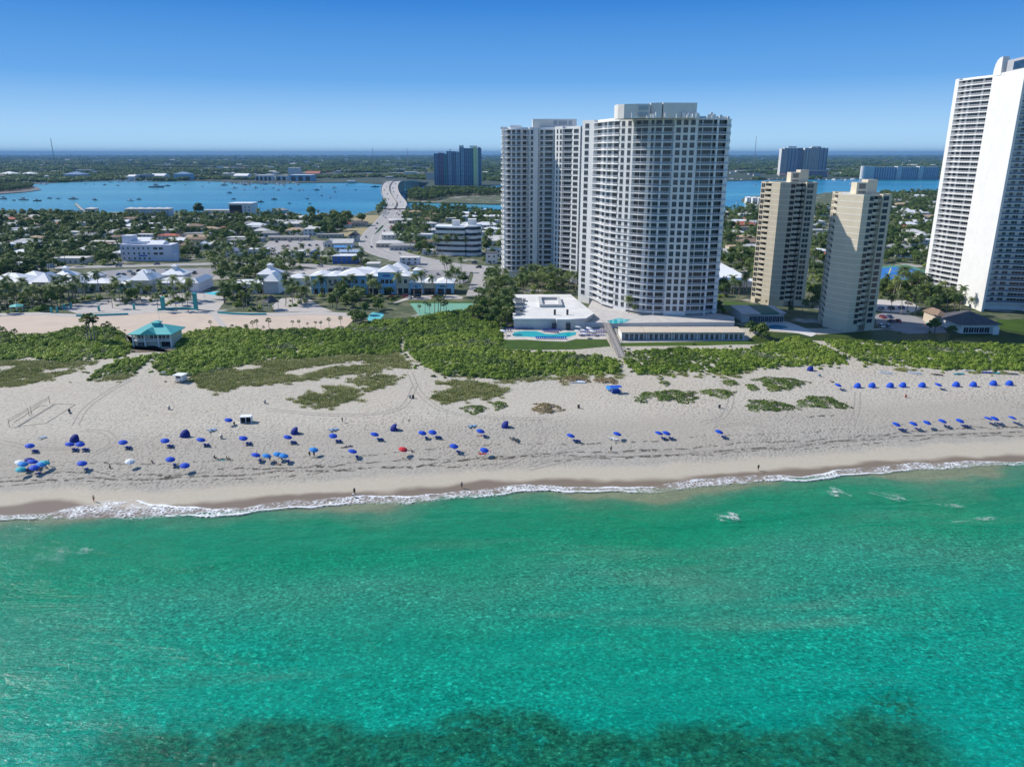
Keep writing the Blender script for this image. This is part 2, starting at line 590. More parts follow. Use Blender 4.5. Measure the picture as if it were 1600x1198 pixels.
rip2 = noise_n(t, 1.0, 3, .5, pos_n(t, .05, .16, 1), .4)
hh = math_n(t, 'ADD', math_n(t, 'MULTIPLY', rip, .34), math_n(t, 'MULTIPLY', rip2, 1.3))
bump_n(t, hh, .85, 1.0, b)
SEAM = m
xs2 = axis(-2400, -420, 420, 2400, 4.0, 120.0)
vs2 = np.linspace(0, 1, 120) ** 1.6
Xg = np.repeat(xs2[:, None], len(vs2), 1)
y0 = shoreY(xs2)[:, None] + 12
Yg = y0 + (-700 - y0) * vs2[None, :]
dsea = shoreY(xs2)[:, None] - Yg
swell = (np.sin(dsea * .42 + .8 * np.sin(Xg * .021) + Xg * .012) * .16 + np.sin(dsea * .19 + .9 * np.sin(Xg * .017)) * .16) * smooth(2, 18, dsea)
sea = grid_sheet('sea', Xg, np.stack([Xg, Yg, SEA + swell], -1), SEAM, attrs={'d': dsea})
sea.data.flip_normals()

# --- foam
m, t, b = nt('sea_foam')
at = N(t, 'ShaderNodeAttribute', attribute_name='f').outputs['Fac']
p = pos_n(t)
vv = N(t, 'ShaderNodeTexNoise'); vv.inputs['Scale'].default_value = .35; vv.inputs['Detail'].default_value = 3
t.links.new(p, vv.inputs['Vector'])
wv = N(t, 'ShaderNodeVectorMath', operation='MULTIPLY_ADD'); wv.inputs[1].default_value = (2.2, 2.2, 0)
t.links.new(vv.outputs['Color'], wv.inputs[0]); t.links.new(p, wv.inputs[2])
vo = N(t, 'ShaderNodeTexVoronoi', feature='DISTANCE_TO_EDGE'); vo.inputs['Scale'].default_value = 1.1
t.links.new(wv.outputs[0], vo.inputs['Vector'])
lace = mapr(t, vo.outputs['Distance'], .05, .26, 1, 0)
cl = mapr(t, noise_n(t, .28, 5, .65, p), .30, .62)
cl2 = mapr(t, noise_n(t, .09, 3, .5, p), .35, .60, .35, 1.0)
dens = math_n(t, 'MULTIPLY', at, cl2)
fa = math_n(t, 'ADD', math_n(t, 'MULTIPLY', math_n(t, 'MULTIPLY', lace, cl), math_n(t, 'MULTIPLY', dens, 1.3)), mapr(t, math_n(t, 'ADD', at, math_n(t, 'MULTIPLY', math_n(t, 'SUBTRACT', noise_n(t, .7, 4, .6, p), .5), .9)), .60, .92), True)
b.inputs['Base Color'].default_value = (.82, .83, .83, 1)
b.inputs['Roughness'].default_value = .8
t.links.new(fa, b.inputs['Alpha'])
FOAM = m
xs3 = axis(-600, -260, 260, 600, .8, 8.0)
vs3 = np.linspace(-.12, 1.12, 22)
ylo = shoreY(xs3)[:, None] - 1.0; yhi = swashY(xs3)[:, None]
Xg = np.repeat(xs3[:, None], len(vs3), 1)
wig = (np.sin(xs3 * .31) * .9 + np.sin(xs3 * .13 + 1) * 1.3 + np.sin(xs3 * .83) * .35)[:, None]
Yg = ylo + (yhi - ylo) * vs3[None, :] + wig * .6
Zg = np.maximum(beach_z(Xg, Yg), SEA) + .12
v = np.repeat(vs3[None, :], len(xs3), 0)
pos1 = .16 + .05 * np.sin(xs3 * .11)[:, None]
crest = np.exp(-((v - pos1) / .10) ** 2) * (.62 + .42 * np.sin(xs3 * .045 + 1)[:, None] ** 2)
pos2 = .86 + .06 * np.sin(xs3 * .21)[:, None]
lead = np.exp(-((v - pos2) / .07) ** 2) * (.55 + .45 * np.sin(xs3 * .06)[:, None] ** 2)
fill = .62 * smooth(.0, .15, v) * (1 - smooth(.85, 1.0, v))
fden = np.clip(np.maximum.reduce([crest, lead, fill]), 0, 1) * smooth(-.12, .03, v) * (1 - smooth(.98, 1.12, v))
Zg = Zg + .35 * crest
foam = grid_sheet('surf_foam', Xg, np.stack([Xg, Yg, Zg], -1), FOAM, 'stuff', {'f': fden})


def foam_patch(px, py, rx, ry, dens=1.0, rot=0):
    c0 = G(px, py, SEA + .3)
    u = np.linspace(-1, 1, 30); Xu, Yu = np.meshgrid(u, u, indexing='ij')
    f = (1 - smooth(.15, .9, np.hypot(Xu, Yu) + .28 * np.sin(Xu * 5 + px) + .25 * np.sin(Yu * 7 + Xu * 4 + py))) * dens
    X = c0.x + Xu * rx * math.cos(rot) - Yu * ry * math.sin(rot); Y = c0.y + Xu * rx * math.sin(rot) + Yu * ry * math.cos(rot)
    return grid_sheet('breaker_foam', X, np.stack([X, Y, X * 0 + SEA + .5], -1), FOAM, 'stuff', {'f': f})


for a in ((1306, 769, 3.6, 3.6, .60, -.5), (1140, 809, 3.2, 2.8, .55, 0), (1392, 776, 5, 2.2, .42, -.5), (84, 868, 4, 5, .30, .3), (130, 862, 3, 2, .28, .2), (1530, 812, 7, 1.2, .26, .2), (1480, 790, 6, 1.2, .28, -.2)):
    foam_patch(*a)


# --- land sheets
def sheet(name, pts, z, mat, kind='structure', px=True, side=0.0):
    P = [G(a, c_, 0) for a, c_ in pts] if px else [Vector((a, c_, 0)) for a, c_ in pts]
    mb = MB()
    if side: mb.prism([(q.x, q.y) for q in P], z - side, z, 0)
    else:
        P2 = [(q.x, q.y, z) for q in P]
        a = sum(P2[k][0] * P2[(k + 1) % len(P2)][1] - P2[(k + 1) % len(P2)][0] * P2[k][1] for k in range(len(P2)))
        mb.poly(P2 if a > 0 else P2[::-1])
    return tag(mb.build(name, mat), kind=kind)


m, t, b = nt('island_soil')
p = pos_n(t)
n1 = noise_n(t, .012, 5, .6, p); n2 = noise_n(t, .12, 4, .6, p); n3 = noise_n(t, .035, 3, .6, p)
c = ramp_n(t, n2, [(.35, (.040, .062, .022)), (.5, (.070, .090, .035)), (.65, (.16, .15, .09))])
pale = ramp_n(t, n2, [(.3, (.30, .28, .25)), (.7, (.44, .41, .37))])
c = mix_n(t, mapr(t, n3, .57, .66), c, pale)
t.links.new(c, b.inputs['Base Color']); b.inputs['Roughness'].default_value = .95
SOIL = m
coast = [(1800, 292), (1600, 297), (1470, 299), (1400, 300), (1290, 301), (1200, 318), (1190, 306), (1165, 307), (1158, 313), (1172, 322), (1132, 330),
         (1050, 330), (900, 331), (790, 332), (740, 333), (700, 331), (660, 331), (640, 326), (630, 316), (606, 318), (598, 326), (580, 330), (560, 336), (520, 337), (430, 338), (390, 336), (330, 332),
         (260, 331), (190, 331), (120, 334), (60, 333), (0, 332), (-200, 332)]
cw = [(2400, 345), (2400, 1500)] + [tuple(G(a, c_)[:2]) for a, c_ in coast] + [(-2400, 1000), (-2400, 345)]
sheet('island_ground', cw, 0.0, SOIL, px=False, side=3)

m, t, b = nt('lagoon')
p = pos_n(t)
sx = N(t, 'ShaderNodeSeparateXYZ'); t.links.new(p, sx.inputs[0])
n1 = noise_n(t, 1, 4, .55, pos_n(t, .0012, .004, 1))
c = ramp_n(t, n1, [(.36, (.012, .15, .26)), (.52, (.03, .24, .34)), (.66, (.10, .33, .39))])
left = mapr(t, sx.outputs[0], -900, -250, 1, 0)
c = mix_n(t, math_n(t, 'MULTIPLY', left, .6), c, (.14, .35, .38))
t.links.new(c, b.inputs['Base Color'])
b.inputs['Roughness'].default_value = .22; b.inputs['IOR'].default_value = 1.33; b.inputs['Specular IOR Level'].default_value = .3
bump_n(t, noise_n(t, 1, 4, .6, pos_n(t, .10, .22, 1)), .5, 1.2, b)
LAG = m
sheet('lagoon_water', [(-9000, 420), (9000, 420), (9000, 4200), (-9000, 4200)], -1.2, LAG, px=False)

m, t, b = nt('mainland_soil')
n1 = noise_n(t, 1, 5, .6, pos_n(t, .0016, .0012, 1)); n2 = noise_n(t, .02, 4, .6, pos_n(t))
n3 = noise_n(t, 1, 4, .62, pos_n(t, .0035, .0011, 1))
c = ramp_n(t, n2, [(.35, (.018, .034, .020)), (.65, (.042, .066, .034))])
c = mix_n(t, mapr(t, n3, .60, .70, 0, .6), c, (.22, .21, .18))
t.links.new(c, b.inputs['Base Color']); b.inputs['Roughness'].default_value = .95
MAINS = m
ms = [(-700, 285), (-200, 286.5), (0, 287), (60, 287), (100, 284.5), (180, 282), (250, 283.5), (300, 282.5), (345, 283.5), (370, 286), (440, 286.5), (480, 285.5), (560, 285), (600, 288), (640, 291), (690, 291.5), (745, 291), (790, 288), (1130, 283), (1200, 281), (1340, 279.5), (1470, 279.5), (1800, 279), (2400, 280)]
mp = [tuple(G(a, c_)[:2]) for a, c_ in ms]
sheet('mainland_ground', [(-9500, mp[0][1])] + mp + [(9500, mp[-1][1]), (60000, 45000), (-60000, 45000)], 0.0, MAINS, px=False, side=3)
sheet('seabed', [(-9000, -710), (9000, -710), (9000, 4300), (-9000, 4300)], -4, SAND, px=False)
LAWN = leaf_mat('lawn_grass', (.05, .10, .015), (.085, .15, .02), (.12, .19, .035), .12)
SCRUBG = SOIL
# spoil island and park peninsula
sheet('spoil_island', [(-220, 289), (40, 288.5), (58, 292), (64, 296.5), (40, 300), (0, 303), (-220, 305)], .3, SAND, side=3)
sheet('park_peninsula', [(634, 316), (632, 303), (650, 299), (720, 297.5), (860, 298), (860, 318), (770, 319), (735, 318), (690, 317)], .3, SOIL, side=3)
# ------------------------------------------------------------------ tall buildings
def seg_frames(pts):
    """arc-length walk of a 2D polyline"""
    P = [Vector((p[0], p[1])) for p in pts]
    L = [0.0]
    for a, b_ in zip(P, P[1:]): L.append(L[-1] + (b_ - a).length)
    def at(s):
        for k in range(len(P) - 1):
            if s <= L[k + 1] or k == len(P) - 2:
                d = (P[k + 1] - P[k]).normalized()
                q = P[k] + d * (s - L[k])
                return q, d
    return at, L[-1]


def outward(d): return Vector((d.y, -d.x))      # to the right of travel = outside for a left-to-right facade


def smooth_pts(pts, n):
    """Catmull-Rom through points"""
    P = [Vector((p[0], p[1])) for p in pts]
    if len(P) < 3: return P
    E = [P[0] * 2 - P[1]] + P + [P[-1] * 2 - P[-2]]
    out = []
    for k in range(1, len(E) - 2):
        for j in range(n):
            u = j / n
            a, b_, c_, d = E[k - 1], E[k], E[k + 1], E[k + 2]
            out.append(.5 * ((2 * b_) + (c_ - a) * u + (2 * a - 5 * b_ + 4 * c_ - d) * u * u + (3 * b_ - a - 3 * c_ + d) * u ** 3))
    out.append(P[-1])
    return out


def offset(pts, dist):
    out = []
    for k, p in enumerate(pts):
        d = Vector((0, 0))
        if k > 0: d += (pts[k] - pts[k - 1]).normalized()
        if k < len(pts) - 1: d += (pts[k + 1] - pts[k]).normalized()
        d.normalize()
        out.append(p + outward(d) * dist)
    return out


def window_mesh(name, w, h, panes, frame_m, glass_m, sill=True, proud=.05):
    mb = MB()
    fw = .09
    mb.box(-w / 2, w / 2, -proud * .4, 0.02, 0, h, 1, bottom=False)
    for x0, x1, z0, z1 in ((-w / 2 - fw, w / 2 + fw, h, h + fw), (-w / 2 - fw, w / 2 + fw, -fw, 0), (-w / 2 - fw, -w / 2, 0, h), (w / 2, w / 2 + fw, 0, h)):
        mb.box(x0, x1, -proud, 0.02, z0, z1, 0)
    for k in range(1, panes):
        x = -w / 2 + w * k / panes
        mb.box(x - .035, x + .035, -proud, -proud * .4, 0.002, h - .002, 0)
    if sill: mb.box(-w / 2 - .15, w / 2 + .15, -proud - .12, 0, -fw - .14, -fw - .004, 0)
    return mb.mesh(name, [frame_m, glass_m])


def merge_copies(name, mesh_list, parent):
    """mesh_list: [(mesh, 4x4 matrix)] -> one mesh object"""
    mats, vs, fs, ms, off = [], [], [], [], 0
    for me, mat in mesh_list:
        idx = []
        for mm in me.materials:
            if mm not in mats: mats.append(mm)
            idx.append(mats.index(mm))
        n = len(me.vertices)
        co = np.empty(n * 3); me.vertices.foreach_get('co', co); co = co.reshape(-1, 3)
        A = np.array(mat)
        vs.append(co @ A[:3, :3].T + A[:3, 3])
        for pl in me.polygons:
            fs.append(tuple(v + off for v in pl.vertices)); ms.append(idx[pl.material_index])
        off += n
    me = bpy.data.meshes.new(name)
    me.from_pydata(np.concatenate(vs).tolist(), [], fs)
    for mm in mats: me.materials.append(mm)
    me.polygons.foreach_set('material_index', ms)
    me.update()
    return put(name, me, parent)


def emit(root, name, items, limit=100, rest=None):
    """items: (mesh, matrix local to root, size, [(child name, child mesh)]). The largest in view become parts, the rest one mesh."""
    base = root.matrix_basis
    def score(it):
        w = base @ it[1].translation
        return -it[2] / max(1, w.length)
    items = sorted(items, key=score)
    for me, mt, _s, ch in items[:limit]:
        o = bpy.data.objects.new(name, me); C.objects.link(o); o.parent = root; o.matrix_basis = mt
        for cn, cm in ch: put(cn, cm, o)
    if len(items) > limit:
        ml = []
        for me, mt, _s, ch in items[limit:]:
            ml.append((me, mt))
            for cn, cm in ch: ml.append((cm, mt))
        o = merge_copies(rest or name + '_grid', ml, root)
        tag(o, kind='stuff')


m, t, b = nt('balcony_railing_glass')
b.inputs['Base Color'].default_value = (.46, .49, .52, 1); b.inputs['Roughness'].default_value = .15
b.inputs['Alpha'].default_value = .40
RAILG = m
m, t, b = nt('picket_railing')
b.inputs['Base Color'].default_value = (.58, .58, .57, 1); b.inputs['Roughness'].default_value = .6
b.inputs['Alpha'].default_value = .40
PICKET = m
m, t, b = nt('shaded_railing_glass')
b.inputs['Base Color'].default_value = (.10, .15, .22, 1); b.inputs['Roughness'].default_value = .15
b.inputs['Alpha'].default_value = .85
RAILD = m  # balcony shade put into the railing colour, dark blue and nearly opaque


def tower(name, label, bays, floors, fh, back, z0=0.0, wall=WHITE, frame=None, cat='tower block', balc_depth=1.8, ground=4.0, rail=None,
          roof=WHITEROOF, win_h=2.1, parapet=1.2, glassm=None, panel_lines=False, wall2=None):
    """bays left to right: dict(pts, kind 'wall'|'balc'|'blank', wins=[(s, w, panes)] in fractions of the bay, n=...)"""
    frame = frame or TRIM
    rail = rail or RAILG
    glassm = glassm or GLASS
    cx = sum(b_['pts'][0][0] for b_ in bays) / len(bays); cy = sum(b_['pts'][0][1] for b_ in bays) / len(bays)
    root = empty(name, (cx, cy, 0), 0, label, cat)
    O = Vector((cx, cy))
    H = z0 + ground + floors * fh
    outline = []
    wins, balcs = [], []
    wmesh = {}
    trims = MB()
    for bi, bay in enumerate(bays):
        P = [Vector((p[0], p[1])) - O for p in bay['pts']]
        if len(P) > 2 and bay.get('curve', True): P = smooth_pts(P, 5)
        at, L = seg_frames(P)
        inset = bay.get('inset', balc_depth) if bay['kind'] == 'balc' else 0
        Q = offset(P, -inset) if inset else P
        at2, L2 = seg_frames(Q)
        outline += Q
        if bay['kind'] != 'blank':
            for (f, w, panes) in bay['wins']:
                hh = bay.get('wh', win_h if bay['kind'] == 'wall' else fh - .75)
                key = (round(w, 2), panes, hh)
                if key not in wmesh: wmesh[key] = window_mesh('window', w, hh, panes, frame, glassm, sill=bay['kind'] == 'wall')
                q, d = at2(f * L2)
                n = outward(d)
                for k in range(floors):
                    z = z0 + ground + k * fh + (fh - hh) * .5 + .1 if bay['kind'] == 'wall' else z0 + ground + k * fh + .28
                    if k < bay.get('skip', 0): continue
                    M4 = Matrix.Translation((q.x, q.y, z)) @ Matrix.Rotation(math.atan2(d.y, d.x), 4, 'Z')
                    wins.append((wmesh[key], M4, w * hh, []))
        if bay['kind'] == 'balc' or 'slabs' in bay:
            if 'slabs' in bay: Q = offset(P, -.05); bay['over'] = .4; bay['fins'] = False
            over = bay.get('over', .35)
            E = offset(P, over)
            slab = MB()
            n = len(P)
            c0 = P[n // 2]
            inner = [q - c0 for q in Q]; edge = [q - c0 for q in E]
            ring = [(p.x, p.y) for p in edge] + [(p.x, p.y) for p in reversed(inner)]
            i = 0
            for k in range(n - 1):
                a, b2, c2, d2 = edge[k], edge[k + 1], inner[k + 1], inner[k]
                for z in (0, -.34):
                    pts4 = [(a.x, a.y, z), (b2.x, b2.y, z), (c2.x, c2.y, z), (d2.x, d2.y, z)]
                    slab.poly(pts4 if z == 0 else pts4[::-1])
                slab.poly([(a.x, a.y, -.34), (b2.x, b2.y, -.34), (b2.x, b2.y, 0), (a.x, a.y, 0)])
            for e_, q_, rev in ((edge[0], inner[0], 0), (edge[-1], inner[-1], 1)):
                pts4 = [(e_.x, e_.y, -.34), (e_.x, e_.y, 0), (q_.x, q_.y, 0), (q_.x, q_.y, -.34)]
                slab.poly(pts4[::-1] if rev else pts4)
            sm = slab.mesh('balcony', bay.get('slabm', TRIM))
            rl = MB()
            E2 = [p - c0 for p in offset(P, over - .08)]; E3 = [p - c0 for p in offset(P, over - .14)]
            for k in range(n - 1):
                a, b2 = E2[k], E2[k + 1]
                rl.poly([(a.x, a.y, .10), (b2.x, b2.y, .10), (b2.x, b2.y, 1.0), (a.x, a.y, 1.0)], 0)
                c2, d2 = E3[k + 1], E3[k]
                rl.poly([(a.x, a.y, 1.0), (b2.x, b2.y, 1.0), (b2.x, b2.y, 1.07), (a.x, a.y, 1.07)], 1)
                rl.poly([(a.x, a.y, 1.07), (b2.x, b2.y, 1.07), (c2.x, c2.y, 1.07), (d2.x, d2.y, 1.07)], 1)
            step = max(1, n // 6)
            for k in range(0, n, step):
                a = E3[k]
                rl.box(a.x - .04, a.x + .04, a.y - .04, a.y + .04, 0.0, 1.06, 1)
            rm = rl.mesh('railing', [bay.get('rail', rail), TRIM])
            for k in range(floors + 1):
                if k < bay.get('skip', 0): continue
                if 'slabs' in bay and not bay['slabs'][0] <= k < bay['slabs'][1]: continue
                z = z0 + ground + k * fh
                if k == floors and not bay.get('top', True): continue
                M4 = Matrix.Translation((c0.x, c0.y, z))
                balcs.append((sm, M4, L, [('railing', rm)] if k < floors else []))
            for f in bay.get('posts', ()):
                q, d = at(f * L)
                s_ = .32
                q = q - outward(d) * .35
                trims.box(q.x - s_, q.x + s_, q.y - s_, q.y + s_, z0, H, 0)
            if bay.get('fins', True):
                for kk in (0, -1):
                    a, q = E[kk] if False else P[kk], Q[kk]
                    v = (a - q)
                    if v.length > .3:
                        d = v.normalized(); nn = Vector((-d.y, d.x)) * .14
                        a = a - d * .12
                        trims.prism([tuple(a + nn), tuple(a - nn), tuple(q - nn), tuple(q + nn)], z0, H, 0)
    backp = [Vector((p[0], p[1])) - O for p in back]
    fp = [(p.x, p.y) for p in outline] + [(p.x, p.y) for p in backp]
    # drop doubled corners
    q = [fp[0]]
    for p in fp[1:]:
        if math.hypot(p[0] - q[-1][0], p[1] - q[-1][1]) > .05: q.append(p)
    fp = q
    w = MB().prism(fp, z0 - .5, H, 0, 1)
    wo = w.build('wall', [wall, roof], root)
    if panel_lines:
        for k in range(1, floors + 1):
            pl = MB()
            z = z0 + ground + k * fh
            for bay in bays:
                if bay['kind'] == 'blank':
                    a, b2 = Vector(bay['pts'][0]) - O, Vector(bay['pts'][-1]) - O
                    d = (b2 - a).normalized(); n_ = outward(d) * .05
                    pl.poly([(*(a + n_), z - .17), (*(b2 + n_), z - .17), (*(b2 + n_), z + .17), (*(a + n_), z + .17)])
                    pl.poly([(*(a + n_), z + .17), (*(b2 + n_), z + .17), (*b2, z + .17), (*a, z + .17)])
            pl.build('panel_joint', wall2 or TRIM, root)
    # parapet
    pp = MB()
    nfp = len(fp)
    arr = [Vector(p) for p in fp]
    area = sum(arr[k].x * arr[(k + 1) % nfp].y - arr[(k + 1) % nfp].x * arr[k].y for k in range(nfp))
    sgn = 1 if area > 0 else -1
    inn = []
    for k in range(nfp):
        d = ((arr[(k + 1) % nfp] - arr[k]).normalized() + (arr[k] - arr[k - 1]).normalized())
        d = d.normalized() if d.length > .01 else (arr[(k + 1) % nfp] - arr[k]).normalized()
        inn.append(arr[k] + Vector((-d.y, d.x)) * .3 * sgn)
    for k in range(nfp):
        j = (k + 1) % nfp
        quad = [tuple(arr[k]), tuple(arr[j]), tuple(inn[j]), tuple(inn[k])]
        pp.prism(quad, H - .1, H + parapet, 0)
    pp.build('parapet', wall, root)
    if trims.f: trims.build('pier', TRIM if wall is WHITE else wall, root)
    emit(root, 'balcony', balcs, 100, 'balcony_rows')
    emit(root, 'window', wins, 100, 'window_rows')
    return root, O, H


def g2(px, py, z=0): q = G(px, py, z); return (q.x, q.y)


def even(n, w, panes, a=0.0, b_=1.0): return [(a + (b_ - a) * (k + .5) / n, w, panes) for k in range(n)]


# --- the big curved condominium: front tower
pa, pb = g2(903, 471), g2(920, 474.5)
b1 = [pb, g2(931, 479.5), g2(942, 485.5), g2(957, 490)]
pc = g2(977, 494)
b2 = [pc, g2(995, 497.3), g2(1015, 499.3), g2(1036, 499.6)]
pe = g2(1070, 500.6)
pg = g2(1101, 500.0)
ph = g2(1118, 497.5)
bk = [(ph[0] + 2, ph[1] + 24), (70, ph[1] + 44), (pa[0] + 8, pa[1] + 18), (pa[0] + 1.0, pa[1] + 10)]
bays = [
    dict(pts=[(pa[0] + .8, pa[1] + 8), pa], kind='wall', wins=[(.5, 1.6, 2)]),
    dict(pts=[pa, pb], kind='wall', wins=[(.42, 2.8, 3)]),
    dict(pts=b1, kind='balc', wins=[(.12, 4.6, 5), (.36, 4.2, 4), (.61, 4.6, 5), (.87, 4.6, 5)], posts=(.62,), skip=0),
    dict(pts=[b1[-1], pc], kind='wall', wins=[(.27, 1.9, 3), (.73, 1.9, 3)], slabs=(4, 14)),
    dict(pts=b2, kind='balc', wins=[(.09, 3.0, 4), (.28, 3.0, 4), (.49, 1.2, 1), (.64, 2.4, 3), (.87, 4.2, 5)], posts=(.75,)),
    dict(pts=[b2[-1], pe], kind='wall', wins=even(3, 1.95, 3, .03, .95)),
    dict(pts=[(pe[0] + .4, pe[1] + .8), (pg[0], pg[1] + .6)], kind='balc', wins=[(.14, 1.9, 2), (.52, 4.0, 5), (.87, 1.2, 1)], posts=(.96,)),
    dict(pts=[(pg[0] + .3, pg[1] + 2.0), ph], kind='balc', wins=[(.5, 3.8, 4)]),
    dict(pts=[ph, (ph[0] + 2, ph[1] + 24)], kind='balc', wins=even(4, 2.6, 4)),
]
BRONZE = M('bronze_frame', (.36, .36, .36), .4, .05)
FH = 3.3
FLOORS = 27
front, FO, FHt = tower('condo_tower', 'white curved beachfront condo tower with wave-shaped balconies, the nearer and taller of the joined pair', bays, FLOORS, FH, bk, cat='tower block', frame=BRONZE)
# rooftop plant storey
mb = MB()
def rp(px, py, z): q = g2(px, py, z); return (q[0] - FO.x, q[1] - FO.y)
zt = FHt
cur = [rp(963, 186, zt), rp(970, 186.5, zt), rp(985, 187, zt), rp(1008, 187, zt)]
yy = sum(c_[1] for c_ in cur) / 4 - 10
x0, x1 = cur[0][0], cur[-1][0]
mb.prism([(x0, yy + 9), (x0 + .6, yy + 6), (x0 + 3, yy + 3), (x0 + 8, yy + 1), (x1, yy), (x1, yy + 14), (x0, yy + 14)], zt, zt + 6.2, 0, 1)
mb.prism([(x1 + .5, yy + 1.5), (x1 + 5.2, yy - .2), (x1 + 5.2, yy + 14), (x1 + .5, yy + 14)], zt, zt + 6.6, 0, 1)
mb.prism([(x1 + 5.7, yy - .2), (x1 + 21, yy + .6), (x1 + 21, yy + 15), (x1 + 5.7, yy + 14)], zt, zt + 6.6, 0, 1)
ph_ = mb.build('plant_room', [M('roof_plant_wall', (.68, .65, .60), .8, .05), GREYROOF], front)
lv = MB()
for z in (zt + .9, zt + 3.6): lv.box(x1 - 5.4, x1 - .8, yy - .05, yy + .6, z, z + 1.6)
lv.build('louvre', METAL, ph_)
RQ = M('roof_equipment_white', (.7, .7, .69), .6, .1)
r2 = random.Random(3)
for k in range(26):
    x = x0 + 4 + r2.random() * 42; y = yy - 5.5 + r2.random() * 4
    s_ = .5 + r2.random() * .8
    MB().box(x, x + s_ * 1.3, y, y + s_, zt, zt + .8 + r2.random() * 1.6).build('air_handler', RQ, front)

# --- the farther tower of the pair
la = [g2(788, 434), g2(797, 435.2), g2(812, 435.6), g2(826, 434)]
lb = g2(832, 434.2); lc = g2(838.5, 434.3)
ld = [g2(840, 434.2), g2(864, 434.8)]
ld2 = g2(864.6, 438.4); le = g2(874.5, 440.4); lf = g2(889, 442.2); lg = g2(901, 444.6)
bk2 = [(lg[0] + 15, lg[1] + 22), (la[0][0] + 2, la[0][1] + 30), (la[0][0] - 1.5, la[0][1] + 22)]
bays2 = [
    dict(pts=[(la[0][0] - 1.5, la[0][1] + 22), (la[0][0] - .6, la[0][1] + 6), la[0]], kind='balc', wins=even(3, 2.2, 3), over=.9),
    dict(pts=[la[0], (la[0][0] + .7, la[0][1] - .2)], kind='blank', wins=[]),
    dict(pts=[(la[0][0] + .7, la[0][1] - .2)] + la[1:], kind='balc', wins=[(.12, 2.6, 3), (.34, 1.8, 2), (.55, 2.0, 3), (.85, 3.4, 4)]),
    dict(pts=[la[-1], lb], kind='wall', wins=[(.62, 1.3, 2)]),
    dict(pts=[lb, lc], kind='blank', wins=[]),
    dict(pts=ld, kind='balc', wins=[(.15, 1.5, 2), (.6, 4.4, 6)]),
    dict(pts=[ld[-1], ld2], kind='blank', wins=[]),
    dict(pts=[ld2, le], kind='wall', wins=[(.28, 1.3, 1), (.78, 1.7, 2)]),
    dict(pts=[le, lf], kind='balc', wins=[(.30, 3.0, 2), (.74, 3.0, 2)]),
    dict(pts=[lf, lg], kind='wall', wins=[(.5, 4.2, 4)]),
    dict(pts=[lg, (lg[0] + 5, lg[1] - .6)], kind='balc', wins=[(.5, 3.4, 3)]),
    dict(pts=[(lg[0] + 5, lg[1] - .6), (lg[0] + 13, lg[1] - 3)], kind='wall', wins=[(.2, 1.6, 2), (.5, 1.6, 2), (.8, 1.6, 2)]),
]
rear, RO, RHt = tower('condo_tower', 'white beachfront condo tower set farther inland, partly behind the curved one', bays2, 26, 3.36, bk2, z0=1.0, cat='tower block', frame=BRONZE)
mb = MB()
def rq(px, py, z): q = g2(px, py, z); return (q[0] - RO.x, q[1] - RO.y)
xa = (832 - 800) * mpp((0, 500, RHt)) - RO.x; xb = xa + 27.5
ya = la[0][1] - RO.y + 3
mb.box(xa, xb, ya, ya + 14, RHt, RHt + 6.2, 0, 1)
pr = mb.build('plant_room', [M('roof_plant_wall', (.68, .65, .60), .8, .05), GREYROOF], rear)
lv = MB()
for a, b2_ in ((13, 15.4), (16.2, 21.6), (22.4, 24.6)): lv.box(xa + a, xa + b2_, ya - .06, ya + .5, RHt + 2.6, RHt + 5.2)
lv.build('louvre', METAL, pr)
MB().box(xa - 14, xa - 7, ya + 3, ya + 8, RHt, RHt + 2.6).build('lift_housing', RQ, rear)
MB().box(xa - 20, xa - 16, ya, ya + 3, RHt, RHt + 1.6).build('air_handler', RQ, rear)

